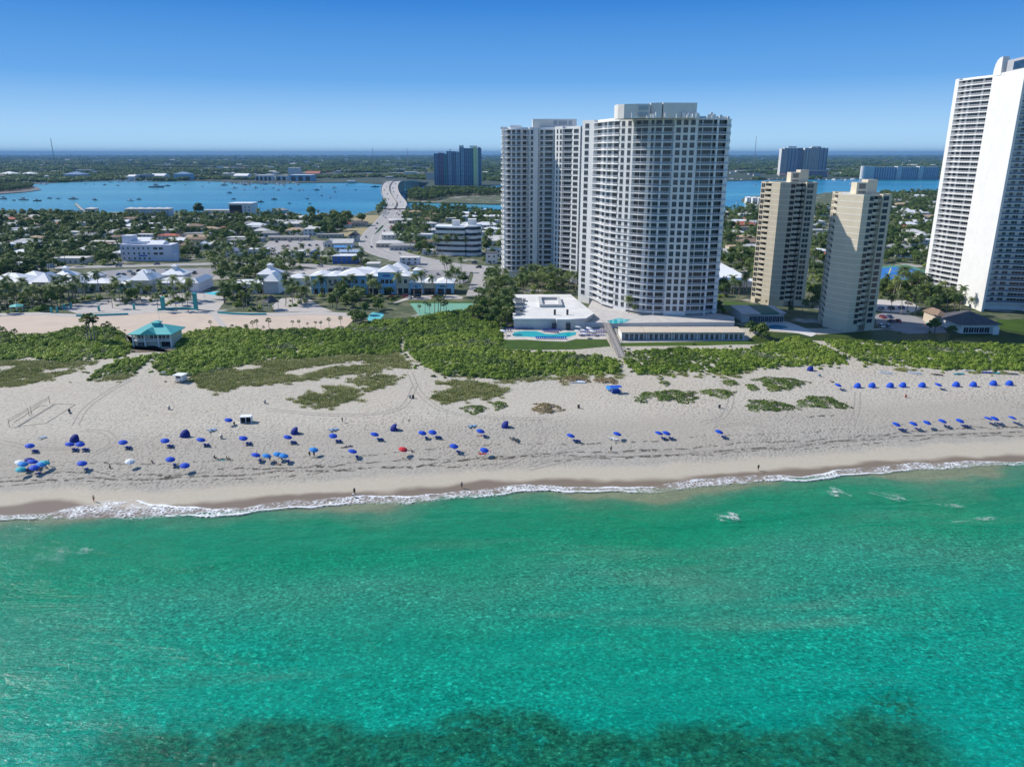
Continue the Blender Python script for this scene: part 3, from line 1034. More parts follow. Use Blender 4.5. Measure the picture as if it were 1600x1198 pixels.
# --- two cream towers
def cream_tower(label, left_back, left_front, corner, corner2, right, depth, H, floors):
    lb_, lf_, c1, c2_, rt = [Vector(q) for q in (left_back, left_front, corner, corner2, right)]
    d = (rt - c2_).normalized(); n = Vector((-d.y, d.x))
    L = (rt - c2_).length
    p = lambda f: tuple(c2_ + d * (L * f))
    q = lambda f: tuple(lb_ + (lf_ - lb_) * f)
    bays = [
        dict(pts=[q(0), q(.42)], kind='wall', wins=[(.3, 1.0, 1), (.72, 1.0, 1)]),
        dict(pts=[q(.42), q(1)], kind='balc', wins=[(.5, 2.8, 3)], inset=1.5, over=.15, slabm=CREAM),
        dict(pts=[tuple(lf_), tuple(c1)], kind='blank', wins=[]),
        dict(pts=[tuple(c1), tuple(c2_)], kind='blank', wins=[]),
        dict(pts=[p(0), p(.20)], kind='wall', wins=[(.30, .95, 1), (.70, .95, 1)]),
        dict(pts=[p(.20), p(.44)], kind='balc', wins=[(.5, 3.0, 2)], inset=1.4, over=-.15, slabm=CREAM),
        dict(pts=[p(.44), p(.60)], kind='balc', wins=[(.5, 1.4, 1)], inset=2.4, over=-.9, slabm=CREAM),
        dict(pts=[p(.60), p(1)], kind='wall', wins=[(.22, 1.25, 1), (.52, 1.25, 1)]),
    ]
    bk = [tuple(rt + n * depth), tuple(lb_ + Vector((lb_.x, lb_.y)).normalized() * 2)]
    fh = (H - 3) / floors
    root, O, Ht = tower('apartment_tower', label, bays, floors, fh, bk, wall=CREAM, frame=SHUTTER, cat='tower block', ground=3, rail=M('cream_balcony_wall', (.58, .52, .40), .8, .06), roof=WHITEROOF,
                        win_h=1.5, parapet=.5, panel_lines=True, wall2=M('pale_joint', (.76, .71, .60), .8, .05))
    cc = (c2_ + rt) / 2 + n * (depth * .5) - O
    mb = MB().box(cc.x - 4.4, cc.x + .6, cc.y - 3, cc.y + 3, Ht, Ht + 5.2, 0, 1).box(cc.x + .6, cc.x + 5, cc.y - 2.4, cc.y + 4, Ht, Ht + 6.4, 0, 1)
    h = mb.build('plant_room', [CREAM, GREYROOF], root)
    MB().box(cc.x - 3.6, cc.x - .2, cc.y - 3.07, cc.y - 2.8, Ht + .6, Ht + 1.5).box(cc.x - 3.4, cc.x - .4, cc.y - 3.07, cc.y - 2.8, Ht + 2.4, Ht + 4.6).build('louvre', M('louvre_shade', (.18, .17, .15), .8, .1), h)
    return root


c1a, c1b = g2(1172.6, 471), g2(1187.8, 475)
cream_tower('cream apartment tower standing between the big white condo and its cream twin', c1a, c1b, g2(1200.6, 477.5), g2(1216, 478.5), g2(1256, 478.5), 22, 63.5, 22)
q1 = Vector(g2(1284.8, 510)); q0 = q1 + Vector((4.4, 17))
cream_tower('cream apartment tower nearer the beach, its lower seaward face in blue shade', tuple(q0), tuple(q1), g2(1322, 518.5), g2(1331, 518), g2(1364.5, 515), 22, 60.5, 21)

# --- tall white tower at the edge of the picture
W0, W1, W2, W3 = Vector(g2(1442, 458)), Vector(g2(1491.5, 470)), Vector(g2(1533, 487)), Vector(g2(1537, 486))
side = [tuple(W0), tuple(W0 + (W1 - W0) * .45 + Vector((-.8, -.3))), tuple(W1)]
rs = [tuple(W3 + Vector((0.3, 2.5))), tuple(W3 + Vector((7, 3.6))), tuple(W3 + Vector((16, 1.0))), tuple(W3 + Vector((26, -1.5))), tuple(W3 + Vector((40, -2)))]
baysw = [
    dict(pts=[tuple(W0 + Vector((1, 3))), tuple(W0 + (W1 - W0) * .07)], kind='blank', wins=[]),
    dict(pts=[tuple(W0 + (W1 - W0) * .07), tuple(W0 + (W1 - W0) * .45 + Vector((-.6, -.3))), tuple(W1)], kind='balc', wins=[(.07, 2.2, 1), (.25, 2.4, 1), (.52, 6.4, 4), (.85, 5.8, 4)], wh=2.2, inset=1.9, over=.1),
    dict(pts=[tuple(W1 + Vector((-.2, 0))), tuple(W1 + (W2 - W1) * .30)], kind='blank', wins=[]),
    dict(pts=[tuple(W1 + (W2 - W1) * .30), tuple(W2)], kind='blank', wins=[]),
    dict(pts=[tuple(W2), tuple(W3)], kind='blank', wins=[]),
    dict(pts=rs, kind='balc', wh=2.4, rail=RAILD, wins=even(9, 4.3, 3, .0, .98), inset=1.7, over=.15, posts=(.52,)),
]
HW = 115.5
wt, WO, WHt = tower('condo_tower', 'tall white condo tower with blank rounded fin, cut off by the photo edge', baysw, 40, (HW - 4) / 40, [tuple(W3 + Vector((42, 30))), tuple(W0 + Vector((10, 12)))], cat='tower block', rail=PICKET, parapet=1.0)
f0, f1 = W1 - WO, W2 - WO
fin = MB()
d = (f1 - f0).normalized(); nn = outward(d)
prof = [(.0, HW), (.0, HW + 3.2), (.03, HW + 5.6), (.08, HW + 7.4), (.15, HW + 8.4), (.24, HW + 8.6), (.26, HW)]
A = [f0 + (f1 - f0) * u + nn * .25 for u, z in prof]; B = [f0 + (f1 - f0) * u - nn * 3.0 for u, z in prof]
for k in range(len(prof) - 1):
    fin.poly([(*A[k], prof[k][1]), (*A[k + 1], prof[k + 1][1]), (*B[k + 1], prof[k + 1][1]), (*B[k], prof[k][1])][::-1])
fin.poly([(*A[k], prof[k][1]) for k in range(len(prof))][::-1]); fin.poly([(*B[k], prof[k][1]) for k in range(len(prof))])
# seam joints and small vents on the blank fin
fin.build('fin', WHITE, wt)
vt = MB()
for k in range(40):
    z = 8 + k * 2.75
    for u in ((.16, .36) if k % 2 else (.36,)):
        q = f0 + (f1 - f0) * u + nn * .02
        vt.tube((q.x, q.y, z), (q.x + nn.x * .1, q.y + nn.y * .1, z), .16, .16, 6)
tag(vt.build('vent', METAL, wt), kind='stuff')
P_ = lambda u, o: tuple(f0 + (f1 - f0) * u + nn * o)
pr = MB().prism([P_(.30, -1.5), P_(1.0, -1.0), P_(1.25, -14), P_(.30, -15)], HW, HW + 6.6, 0).build('penthouse', M('penthouse_grey', (.42, .42, .43), .8, .05), wt)
q = MB(); a, b2_ = P_(.52, -1.28), P_(.99, -.93)
q.poly([(*a, HW + 1.6), (*b2_, HW + 1.6), (*b2_, HW + 5.4), (*a, HW + 5.4)]); q.build('window', GLASSB, pr)
MB().prism([P_(.62, -4), P_(1.0, -4), P_(1.0, -12), P_(.62, -12)], HW + 6.6, HW + 12).build('plant_room', WHITE, wt)


# --- distant towers across the lagoon
def far_block(root, name, x0, x1, y0, y1, h, wall, glass, n, floors, z0=0.0):
    """slab with real recessed glazing strips"""
    mb = MB().box(x0, x1, y0, y1, z0, h, 0)
    w = mb.build(name, [wall], root)
    g = MB()
    W_ = (x1 - x0) / n
    for k in range(n):
        for f in range(floors):
            za = z0 + (h - z0) * (f + .25) / floors; zb = z0 + (h - z0) * (f + .85) / floors
            g.poly([(x0 + W_ * (k + .14), y0 - .15, za), (x0 + W_ * (k + .86), y0 - .15, za), (x0 + W_ * (k + .86), y0 - .15, zb), (x0 + W_ * (k + .14), y0 - .15, zb)])
    tag(g.build('window_rows', glass, root), kind='stuff')
    return w


def far_tower(name, label, px0, px1, py, specs, depth=26, cat='tower block'):
    """specs: (u0, u1, height, setback, wall, glass, columns)"""
    a, b_ = G(px0, py), G(px1, py)
    y = (a.y + b_.y) / 2
    root = empty(name, (a.x, y, 0), 0, label, cat)
    w = b_.x - a.x
    for u0, u1, h, sb, wall, gl, n in specs:
        far_block(root, 'wall', w * u0, w * u1, sb, sb + depth, h, wall, gl, n, max(3, int(h / 3.1)))
    return root, w


BLUEW = M('blue_grey_stucco', (.24, .30, .40), .7, .08, .02); BLUEL = M('pale_blue_and_shade_stucco', (.50, .60, .68), .7, .06, .02); YEL = M('yellow_stucco', (.82, .70, .32), .7, .05, .02); TEALW = M('teal_stucco', (.14, .34, .36), .7, .06, .02); MAU = M('mauve_stucco', (.30, .20, .30), .7, .06, .02)
BLUEG = glass_mat('deep_blue_glass', (.018, .05, .11), .12)
r_, w_ = far_tower('twin_condo_tower', 'blue and yellow stepped condo towers on the far lagoon shore beside the bridge', 679, 752, 289.5, [
    (0, .09, 78, 0, BLUEW, BLUEG, 2), (.09, .21, 79, 3, MAU, BLUEG, 3), (.21, .27, 77, 1, TEALW, BLUEG, 1), (.27, .31, 84, 3, BLUEW, BLUEG, 1), (.31, .365, 84, 0, BLUEL, BLUEG, 1), (.365, .48, 83, 3, BLUEW, BLUEG, 3), (.48, .54, 82, 0, BLUEL, BLUEG, 1),
    (.54, .58, 93, 3, BLUEW, BLUEG, 1), (.58, .63, 93, 0, BLUEL, BLUEG, 1), (.63, .79, 91, 3, BLUEW, BLUEG, 4), (.79, .84, 92, 1, TEALW, BLUEG, 1), (.84, .90, 93, 0, YEL, YEL, 1), (.90, .94, 92, -1, M('ivory_stucco', (.70, .66, .55), .7, .05), YEL, 1), (.94, 1.0, 91, 3, BLUEW, BLUEG, 2)])
tp = MB()
for u0, u1, z, h in ((.335, .36, 84, 5), (.54, .63, 93, 5), (.76, .92, 93, 4), (.10, .14, 79, 3), (.94, .99, 91, 3)): tp.box(w_ * u0, w_ * u1, 6, 16, z, z + h)
tp.build('plant_room', M('roof_plant_wall', (.68, .65, .60), .8, .05), r_)
GW = M('far_white_stucco', (.62, .62, .60), .7, .06, .02)
for lab, p0, p1, sp, hh in (('grey white condo tower with deep blue strips across the lagoon, paired with a paler one', 1218, 1251, [(0, .12, 96, 2, GW, BLUEG, 2), (.12, .30, 98, 0, GW, GLASSB, 3), (.30, .36, 98, 2, BLUEW, BLUEG, 1), (.36, .44, 97, 0, BLUEL, BLUEG, 1), (.44, .52, 98, 2, BLUEW, BLUEG, 1), (.52, .6, 97, 0, BLUEL, BLUEG, 1), (.6, .68, 98, 2, BLUEW, BLUEG, 1), (.68, .76, 97, 0, BLUEL, BLUEG, 1), (.76, 1, 98, 2, BLUEW, BLUEG, 3)], 0),
                            ('pale condo tower across the lagoon, seaward half of the grey pair', 1254, 1290, [(0, .25, 98, 2, GW, GLASSB, 2), (.25, .38, 100, 0, GW, GLASSB, 2), (.38, .5, 99, 1, GW, GLASSB, 2), (.5, .63, 100, 0, GW, GLASSB, 2), (.63, .68, 100, 2, BLUEW, BLUEG, 1), (.68, .78, 98, 0, BLUEL, BLUEG, 1), (.78, .86, 99, 2, BLUEW, BLUEG, 1), (.86, .92, 97, 0, BLUEL, BLUEG, 1), (.92, 1, 98, 2, BLUEW, BLUEG, 1)], 0)):
    r_, w_ = far_tower('twin_condo_tower', lab, p0, p1, 273.5, sp)
    MB().box(w_ * .3, w_ * .7, 6, 14, 99, 104).build('plant_room', GW, r_)
for k, (p0, p1) in enumerate(((1345, 1400), (1400, 1434), (1434, 1467))):
    lab = ('long condo slab on the far shore with a round white stair end', 'middle condo slab of the blue-shaded row on the far shore', 'condo slab on the far shore next to the tall white tower')[k]
    u = .36 if k == 0 else .22
    r_, w_ = far_tower('condo_slab', lab, p0, p1, 280, [(u, 1, 37, 3, BLUEL, BLUEG, 9), (0 if k else .12, u, 39, 0, GW, GW, 1)], 22, 'apartment block')  # pale blue long faces have their shade put into the wall colour; ends white
    if k == 0:
        MB().lathe([(w_ * .09, 0), (w_ * .09, 40)], 14, 0, (w_ * .07, 4, 0), close=True).build('stair_tower', GW, r_)
# ------------------------------------------------------------------ plants: leaf-sized faces spread through each crown
LEAF_D = leaf_mat('dark_tree_leaves', (.055, .112, .026), (.125, .195, .045), (.24, .29, .07), .03)
LEAF_S = leaf_mat('sea_grape_leaves', (.060, .125, .020), (.23, .335, .045), (.46, .54, .11), .022)
LEAF_G = leaf_mat('dune_grass', (.20, .235, .07), (.32, .34, .115), (.43, .42, .20), .06)
LEAF_P = leaf_mat('palm_fronds', (.060, .110, .030), (.135, .195, .052), (.27, .31, .10), .05)
LEAF_V = leaf_mat('beach_vine_leaves', (.085, .15, .028), (.15, .22, .04), (.23, .28, .065), .2)
LEAF_B = leaf_mat('dry_dune_plant', (.24, .18, .09), (.33, .26, .125), (.42, .34, .18), .2)


def np_mesh(name, V, Q, mats, mi=None):
    me = bpy.data.meshes.new(name)
    V = np.asarray(V, dtype=np.float32); Q = np.asarray(Q, dtype=np.int32)
    me.vertices.add(len(V)); me.vertices.foreach_set('co', V.reshape(-1))
    k = Q.shape[1]
    me.loops.add(Q.size); me.loops.foreach_set('vertex_index', Q.reshape(-1))
    me.polygons.add(len(Q)); me.polygons.foreach_set('loop_start', (np.arange(len(Q)) * k).astype(np.int32))
    for m_ in mats: me.materials.append(m_)
    if mi is not None: me.polygons.foreach_set('material_index', np.asarray(mi, dtype=np.int32))
    me.update(calc_edges=True)
    return me


def leaf_quads(C_, Nrm, size, rng, aspect=1.5):
    """one bent leaf-clump quad per point"""
    n = len(C_)
    r = rng.normal(size=(n, 3))
    Nn = Nrm / np.linalg.norm(Nrm, axis=1, keepdims=True)
    u = np.cross(Nn, r); u /= np.linalg.norm(u, axis=1, keepdims=True) + 1e-9
    w = np.cross(Nn, u)
    s = size * rng.uniform(.6, 1.35, (n, 1))
    a = C_ - u * s * aspect * .5; b_ = C_ + w * s * .5 + Nn * s * .12; c_ = C_ + u * s * aspect * .5; d = C_ - w * s * .5 + Nn * s * .12
    V = np.stack([a, b_, c_, d], 1).reshape(-1, 3)
    Q = np.arange(4 * n).reshape(n, 4)
    return V, Q


def cloud(lobes, n, size, rng, up=.35, spread=.75):
    """leaves over several rounded limbs: lobes (x,y,z,rx,ry,rz)"""
    L = np.array(lobes, float)
    area = L[:, 3] * L[:, 4] + L[:, 3] * L[:, 5]
    k = rng.choice(len(L), n, p=area / area.sum())
    d = rng.normal(size=(n, 3)); d[:, 2] = np.where(d[:, 2] < -.35, -d[:, 2] * .6, d[:, 2]); d /= np.linalg.norm(d, axis=1, keepdims=True)
    rad = rng.uniform(.72, 1.06, (n, 1)) * (1 + .10 * np.sin(d[:, :1] * 7 + k[:, None]) * np.cos(d[:, 1:2] * 6))
    P = L[k, :3] + d * L[k, 3:6] * rad
    Nrm = d + rng.normal(size=(n, 3)) * spread; Nrm[:, 2] += up
    return leaf_quads(P, Nrm, size, rng)


def solid_lobes(lobes, rng, f=.72):
    V, Q, off = [], [], 0
    for x, y, z, a, b_, c_ in lobes:
        nu, nv = 7, 5
        vs = []
        for i in range(nv):
            ph_ = math.pi * (i + .5) / nv
            for j in range(nu):
                th = 2 * math.pi * j / nu
                q = f * rng.uniform(.85, 1.1)
                vs.append((x + a * q * math.sin(ph_) * math.cos(th), y + b_ * q * math.sin(ph_) * math.sin(th), z + c_ * q * math.cos(ph_)))
        for i in range(nv - 1):
            for j in range(nu):
                Q.append((off + i * nu + j, off + (i + 1) * nu + j, off + (i + 1) * nu + (j + 1) % nu, off + i * nu + (j + 1) % nu))
        V += vs; off += len(vs)
    return np.array(V), np.array(Q)


def join(parts):
    V, Q, off = [], [], 0
    for v, q in parts:
        V.append(v); Q.append(np.asarray(q) + off); off += len(v)
    return np.concatenate(V), np.concatenate(Q)


def broadleaf(seed, H=9.0, Rr=4.2, n=420, size=.85, mat=None):
    rng = np.random.default_rng(seed)
    nl = 6 + seed % 4
    lobes = []
    for k in range(nl):
        a = 2 * math.pi * (k + rng.uniform(-.3, .3)) / nl
        r = Rr * rng.uniform(.30, .62)
        s = Rr * rng.uniform(.36, .58)
        lobes.append((r * math.cos(a), r * math.sin(a), H * rng.uniform(.50, .74), s, s * rng.uniform(.8, 1.1), s * rng.uniform(.6, .8)))
    s = Rr * .55
    lobes.append((rng.uniform(-.6, .6), rng.uniform(-.6, .6), H * .80, s, s, s * .7))
    V, Q = join([cloud(lobes, n, size, rng), solid_lobes(lobes, rng, .66)])
    crown = np_mesh('crown', V, Q, [mat or LEAF_D])
    tr = MB()
    tr.tube((0, 0, -.2), (.15, .1, H * .38), .32, .22, 7)
    for k in range(4):
        x, y, z = lobes[(k * 2) % nl][:3]
        tr.tube((.15, .1, H * .36), (x * .8, y * .8, z * .92), .16, .06, 5)
    return crown, tr.mesh('trunk', BARK, True)


def frond(az, el, L, droop, rng, segs=7, w=.95, fan=False):
    """one feathered frond: separate narrow leaflets on a bending rib"""
    d = np.array([math.cos(az), math.sin(az), 0]); side = np.array([-math.sin(az), math.cos(az), 0])
    pts = []
    p = np.zeros(3); e = el
    st = L / segs
    for k in range(segs + 1):
        pts.append(p.copy())
        p = p + st * (d * math.cos(e) + np.array([0, 0, math.sin(e)]))
        e -= droop / segs * (1 + .6 * k / segs)
    V, Q = [], []
    for k in range(segs):
        a, b_ = pts[k], pts[k + 1]
        t_ = (k + .5) / segs
        ww = w * (math.sin(math.pi * min(1, .18 + .80 * t_)) ** .7)
        for sg in (-1, 1):
            o = a + (b_ - a) * 1.25 + side * sg * ww + np.array([0, 0, -.32 * ww]) + d * .22
            i = len(V)
            V += [a, a + (b_ - a) * .72, o, o - (b_ - a) * .55]
            Q.append((i, i + 1, i + 2, i + 3) if sg > 0 else (i + 3, i + 2, i + 1, i))
    return np.array(V), np.array(Q)


def coconut(seed, H=10.0, lean=1.0, n=19, L=3.7):
    rng = np.random.default_rng(seed)
    az0 = rng.uniform(0, 6.28)
    lx, ly = lean * math.cos(az0), lean * math.sin(az0)
    tr = MB()
    P = [(lx * t_ ** 1.7, ly * t_ ** 1.7, H * t_) for t_ in (0, .25, .5, .75, 1)]
    P[0] = (0, 0, -.2)
    for k in range(4): tr.tube(P[k], P[k + 1], .22 - .025 * k, .20 - .025 * k, 6)
    fr = []
    for k in range(n):
        az = k * 2.399 + rng.uniform(-.2, .2)
        el = rng.uniform(.05, 1.15) if k > n * .35 else rng.uniform(-.75, .1)
        v, q = frond(az, el, L * rng.uniform(.85, 1.1), rng.uniform(1.1, 1.7), rng)
        fr.append((v + np.array([lx, ly, H]), q))
    V, Q = join(fr)
    return np_mesh('crown', V, Q, [LEAF_P]), tr.mesh('trunk', PALMBARK, True)


def sabal(seed, H=8.0, r=1.7):
    """cabbage palm: a ball of stiff fans on a straight stem"""
    rng = np.random.default_rng(seed)
    tr = MB()
    lx, ly = rng.uniform(-.5, .5, 2)
    tr.tube((0, 0, -.2), (lx * .4, ly * .4, H * .5), .20, .18, 6); tr.tube((lx * .4, ly * .4, H * .5), (lx, ly, H), .18, .2, 6)
    V, Q, off = [], [], 0
    for k in range(30):
        az = k * 2.399; z = rng.uniform(-.55, .95)
        d = np.array([math.cos(az) * math.sqrt(max(.05, 1 - z * z)), math.sin(az) * math.sqrt(max(.05, 1 - z * z)), z])
        c_ = np.array([lx, ly, H]) + d * r * rng.uniform(.6, .85)
        u = np.cross(d, [0, 0, 1]); u /= np.linalg.norm(u) + 1e-6
        w = np.cross(u, d)
        for f in range(5):
            an = (f - 2) * .5
            dirn = d * math.cos(an) + u * math.sin(an)
            tip = c_ + dirn * r * .62 + np.array([0, 0, -.18 * r])
            sd = np.cross(dirn, w); sd = u * math.cos(an) * .16 * r - d * math.sin(an) * .16 * r
            V += [c_ - dirn * .1, c_ + dirn * r * .35 + sd, tip, c_ + dirn * r * .35 - sd]
            Q.append((off, off + 1, off + 2, off + 3)); off += 4
    return np_mesh('crown', np.array(V), np.array(Q), [LEAF_P]), tr.mesh('trunk', PALMBARK, True)


def shrub_mesh(seed, r=1.7, h=1.3, n=70, size=.55, mat=None):
    rng = np.random.default_rng(seed)
    lobes = [(rng.uniform(-.5, .5) * r, rng.uniform(-.5, .5) * r, h * rng.uniform(.2, .5), r * .62, r * .62, h * rng.uniform(.5, .75)) for _ in range(4)]
    V, Q = join([cloud(lobes, n, size, rng, .6, .55), solid_lobes(lobes[:3], rng, .7)])
    return np_mesh('shrub', V, Q, [mat or LEAF_S])


def tuft_mesh(seed, r=1.2, h=.7, n=60, mat=None):
    """grass: thin upright blades"""
    rng = np.random.default_rng(seed)
    P = np.stack([rng.normal(0, r * .45, n), rng.normal(0, r * .45, n), np.zeros(n)], 1)
    az = rng.uniform(0, 6.28, n); ln = rng.uniform(.5, 1.2, n) * h
    d = np.stack([np.cos(az) * .7, np.sin(az) * .7, np.full(n, .75)], 1) * ln[:, None]
    s = np.stack([-np.sin(az), np.cos(az), np.zeros(n)], 1) * .10
    V = np.stack([P - s, P + s, P + d + s * .3, P + d - s * .3], 1).reshape(-1, 3)
    return np_mesh('tuft', V, np.arange(4 * n).reshape(n, 4), [mat or LEAF_G])


def in_poly(x, y, poly):
    inside = np.zeros(len(x), bool)
    n = len(poly)
    for k in range(n):
        x1, y1 = poly[k]; x2, y2 = poly[(k + 1) % n]
        c_ = ((y1 > y) != (y2 > y)) & (x < (x2 - x1) * (y - y1) / (y2 - y1 + 1e-12) + x1)
        inside ^= c_
    return inside


def px_arr(x, y, z=0):
    z = z - CAMZ
    dep = y * CP - z * SP; up = y * SP + z * CP
    return 800 + F * x / dep, 599 - F * up / dep


def sample_px_poly(poly, density, rng, px=True):
    """points of even density on the ground inside a polygon drawn on the photograph"""
    W_ = np.array([g2(*q) if px else q for q in poly])
    x0, y0 = W_.min(0); x1, y1 = W_.max(0)
    n = int((x1 - x0) * (y1 - y0) * density)
    x = rng.uniform(x0, x1, n); y = rng.uniform(y0, y1, n)
    k = in_poly(x, y, [tuple(q) for q in W_])
    return x[k], y[k]


SRC = {}


def scatter(name, x, y, z, scale, idx, meshes, rng, zs=None, kind='stuff'):
    """one object whose points carry instanced plants"""
    n = len(x)
    me = bpy.data.meshes.new(name)
    me.vertices.add(n)
    me.vertices.foreach_set('co', np.stack([x, y, z], 1).reshape(-1).astype(np.float32))
    for a, typ, val in (('scl', 'FLOAT', scale), ('rot', 'FLOAT', rng.uniform(0, 6.28, n)), ('pick', 'INT', idx)):
        at = me.attributes.new(a, typ, 'POINT'); at.data.foreach_set('value', np.asarray(val, dtype=np.float32 if typ == 'FLOAT' else np.int32))
    key = tuple(m_.name for m_ in meshes)
    if key not in SRC:
        col = bpy.data.collections.new(name + '_plants')
        for i, m_ in enumerate(meshes): col.objects.link(bpy.data.objects.new('%s_kind_%02d' % (name, i), m_))
        SRC[key] = col
    col = SRC[key]
    ng = bpy.data.node_groups.new(name, 'GeometryNodeTree')
    ng.interface.new_socket('Geometry', in_out='INPUT', socket_type='NodeSocketGeometry')
    ng.interface.new_socket('Geometry', in_out='OUTPUT', socket_type='NodeSocketGeometry')
    nn = ng.nodes
    gi = nn.new('NodeGroupInput'); go = nn.new('NodeGroupOutput')
    iop = nn.new('GeometryNodeInstanceOnPoints')
    ci = nn.new('GeometryNodeCollectionInfo'); ci.inputs['Collection'].default_value = col
    ci.inputs['Separate Children'].default_value = True; ci.inputs['Reset Children'].default_value = True
    def attr(nm, dt):
        a = nn.new('GeometryNodeInputNamedAttribute'); a.data_type = dt; a.inputs['Name'].default_value = nm
        return a.outputs['Attribute']
    cx = nn.new('ShaderNodeCombineXYZ'); ng.links.new(attr('rot', 'FLOAT'), cx.inputs[2])
    ng.links.new(gi.outputs[0], iop.inputs['Points']); ng.links.new(ci.outputs[0], iop.inputs['Instance'])
    iop.inputs['Pick Instance'].default_value = True
    ng.links.new(attr('pick', 'INT'), iop.inputs['Instance Index'])
    ng.links.new(cx.outputs[0], iop.inputs['Rotation']); ng.links.new(attr('scl', 'FLOAT'), iop.inputs['Scale'])
    ng.links.new(iop.outputs[0], go.inputs[0])
    o = bpy.data.objects.new(name, me); C.objects.link(o)
    md = o.modifiers.new('plants', 'NODES'); md.node_group = ng
    return tag(o, kind=kind)


rng = np.random.default_rng(5)
LEAF_O = leaf_mat('silver_buttonwood_leaves', (.10, .14, .06), (.20, .25, .12), (.34, .38, .21), .05)
SHRUBS = [shrub_mesh(k, 1.7, 1.25 + .12 * k, 110, .42) for k in range(6)] + [shrub_mesh(10 + k, 1.6, 1.5, 110, .40, LEAF_D) for k in range(2)] + [shrub_mesh(14 + k, 1.5, 1.1, 110, .36, LEAF_O) for k in range(2)]
VINES = [shrub_mesh(20 + k, 1.4, .5, 70, .36, LEAF_V) for k in range(3)]
TUFTS = [tuft_mesh(30 + k, 1.3, .75, 70) for k in range(4)]
DRYS = [tuft_mesh(40 + k, 1.2, .6, 80, LEAF_B) for k in range(3)]

# --- the dune belt
SCRUB = [
    ([(-120, 522), (0, 523), (60, 526), (110, 516), (170, 512), (190, 522), (208, 545), (188, 560), (150, 563), (100, 568), (50, 562), (0, 566), (-120, 568)], .42, 1.05),
    ([(150, 582), (182, 566), (225, 562), (258, 549), (262, 553), (232, 566), (212, 584), (180, 590), (140, 598)], .30, .75),
    ([(276, 545), (285, 522), (330, 513), (400, 517), (480, 517), (540, 513), (585, 501), (622, 500), (638, 512), (626, 532), (624, 552), (600, 556), (540, 556), (480, 562), (400, 566), (330, 585), (300, 590), (252, 588), (242, 576), (257, 561)], .40, 1.05),
    ([(632, 522), (640, 502), (690, 490), (740, 485), (785, 492), (788, 520), (780, 545), (850, 553), (940, 560), (963, 568), (972, 586), (900, 588), (850, 590), (790, 594), (740, 590), (690, 588), (656, 570), (634, 546)], .42, 1.0),
    ([(972, 556), (1000, 548), (1100, 547), (1165, 545), (1215, 535), (1240, 528), (1288, 541), (1318, 561), (1326, 571), (1260, 573), (1180, 578), (1140, 588), (1080, 583), (1000, 588), (978, 576)], .42, .8),
    ([(1284, 531), (1400, 534), (1500, 537), (1720, 548), (1720, 582), (1560, 578), (1480, 580), (1400, 573), (1352, 570), (1318, 551)], .42, .8),
]
X, Y, SC, ID = [], [], [], []
for poly, den, sc in SCRUB:
    x, y = sample_px_poly(poly, den * 1.5, rng)
    hump = .5 + .5 * np.sin(x * .13 + 2 * np.sin(y * .06)) * np.sin(y * .11 + 1.5 * np.sin(x * .05))
    X.append(x); Y.append(y); SC.append(sc * .80 * rng.uniform(.55, 1.2, len(x)) * (.7 + .75 * hump)); ID.append(rng.integers(0, 6, len(x)))
X, Y, SC, ID = map(np.concatenate, (X, Y, SC, ID))
pt = np.sin(X * .09 + 2.2 * np.sin(Y * .05)) + np.sin(Y * .12 + 1.8 * np.sin(X * .07)) + rng.normal(0, .45, len(X))
ID = np.where(pt > 1.7, rng.integers(6, 8, len(X)), np.where(pt < -1.5, rng.integers(8, 10, len(X)), ID))
stray = rng.uniform(size=len(X)) < .22                    # the edge frays out over the sand
X2, Y2 = X[stray] + rng.normal(0, 3.6, stray.sum()), Y[stray] + rng.normal(0, 3.6, stray.sum())
X, Y, SC, ID = np.concatenate([X, X2]), np.concatenate([Y, Y2]), np.concatenate([SC, rng.uniform(.25, .6, len(X2))]), np.concatenate([ID, rng.integers(0, 10, len(X2))])
Z = np.where(Y < YBACK, beach_z(X, Y), 0) - .15
scatter('dune_scrub', X, Y, Z, SC, ID, SHRUBS, rng)

GRASS = [
    ([(-120, 570), (0, 567), (100, 567), (150, 566), (146, 574), (120, 583), (62, 598), (0, 614), (-120, 640)], .55),
    ([(140, 598), (182, 590), (214, 584), (212, 590), (180, 598), (132, 601)], .5),
    ([(300, 590), (330, 585), (400, 566), (480, 562), (540, 556), (624, 552), (640, 574), (606, 584), (540, 587), (480, 597), (420, 603), (370, 611), (325, 613), (306, 600)], .75),
    ([(502, 604), (530, 596), (580, 588), (625, 592), (615, 602), (580, 612), (520, 615)], .7),
    ([(456, 626), (490, 614), (550, 614), (560, 620), (530, 633), (500, 640)], .6),
    ([(668, 612), (682, 600), (740, 596), (800, 596), (808, 602), (780, 618), (735, 630), (690, 631)], .75),
    ([(690, 588), (790, 594), (850, 590), (972, 586), (978, 592), (900, 594), (830, 597), (740, 595)], .35),
    ([(1000, 588), (1080, 583), (1140, 588), (1180, 578), (1150, 593), (1060, 590)], .3),
    ([(1320, 562), (1352, 572), (1480, 582), (1720, 584), (1720, 590), (1400, 580)], .25),
]
X, Y = zip(*[sample_px_poly(p_, d_, rng) for p_, d_ in GRASS])
X, Y = np.concatenate(X), np.concatenate(Y)
keep = (np.sin(X * .21 + 2.1 * np.sin(Y * .17)) + np.sin(Y * .27 + 1.7 * np.sin(X * .13))) > -.9
X, Y = X[keep], Y[keep]
fr = rng.uniform(size=len(X)) < .25
X, Y = np.concatenate([X, X[fr] + rng.normal(0, 2.5, fr.sum())]), np.concatenate([Y, Y[fr] + rng.normal(0, 2.5, fr.sum())])
scatter('dune_grass', X, Y, beach_z(X, Y) - .05, rng.uniform(.6, 1.3, len(X)), rng.integers(0, 4, len(X)), TUFTS, rng)

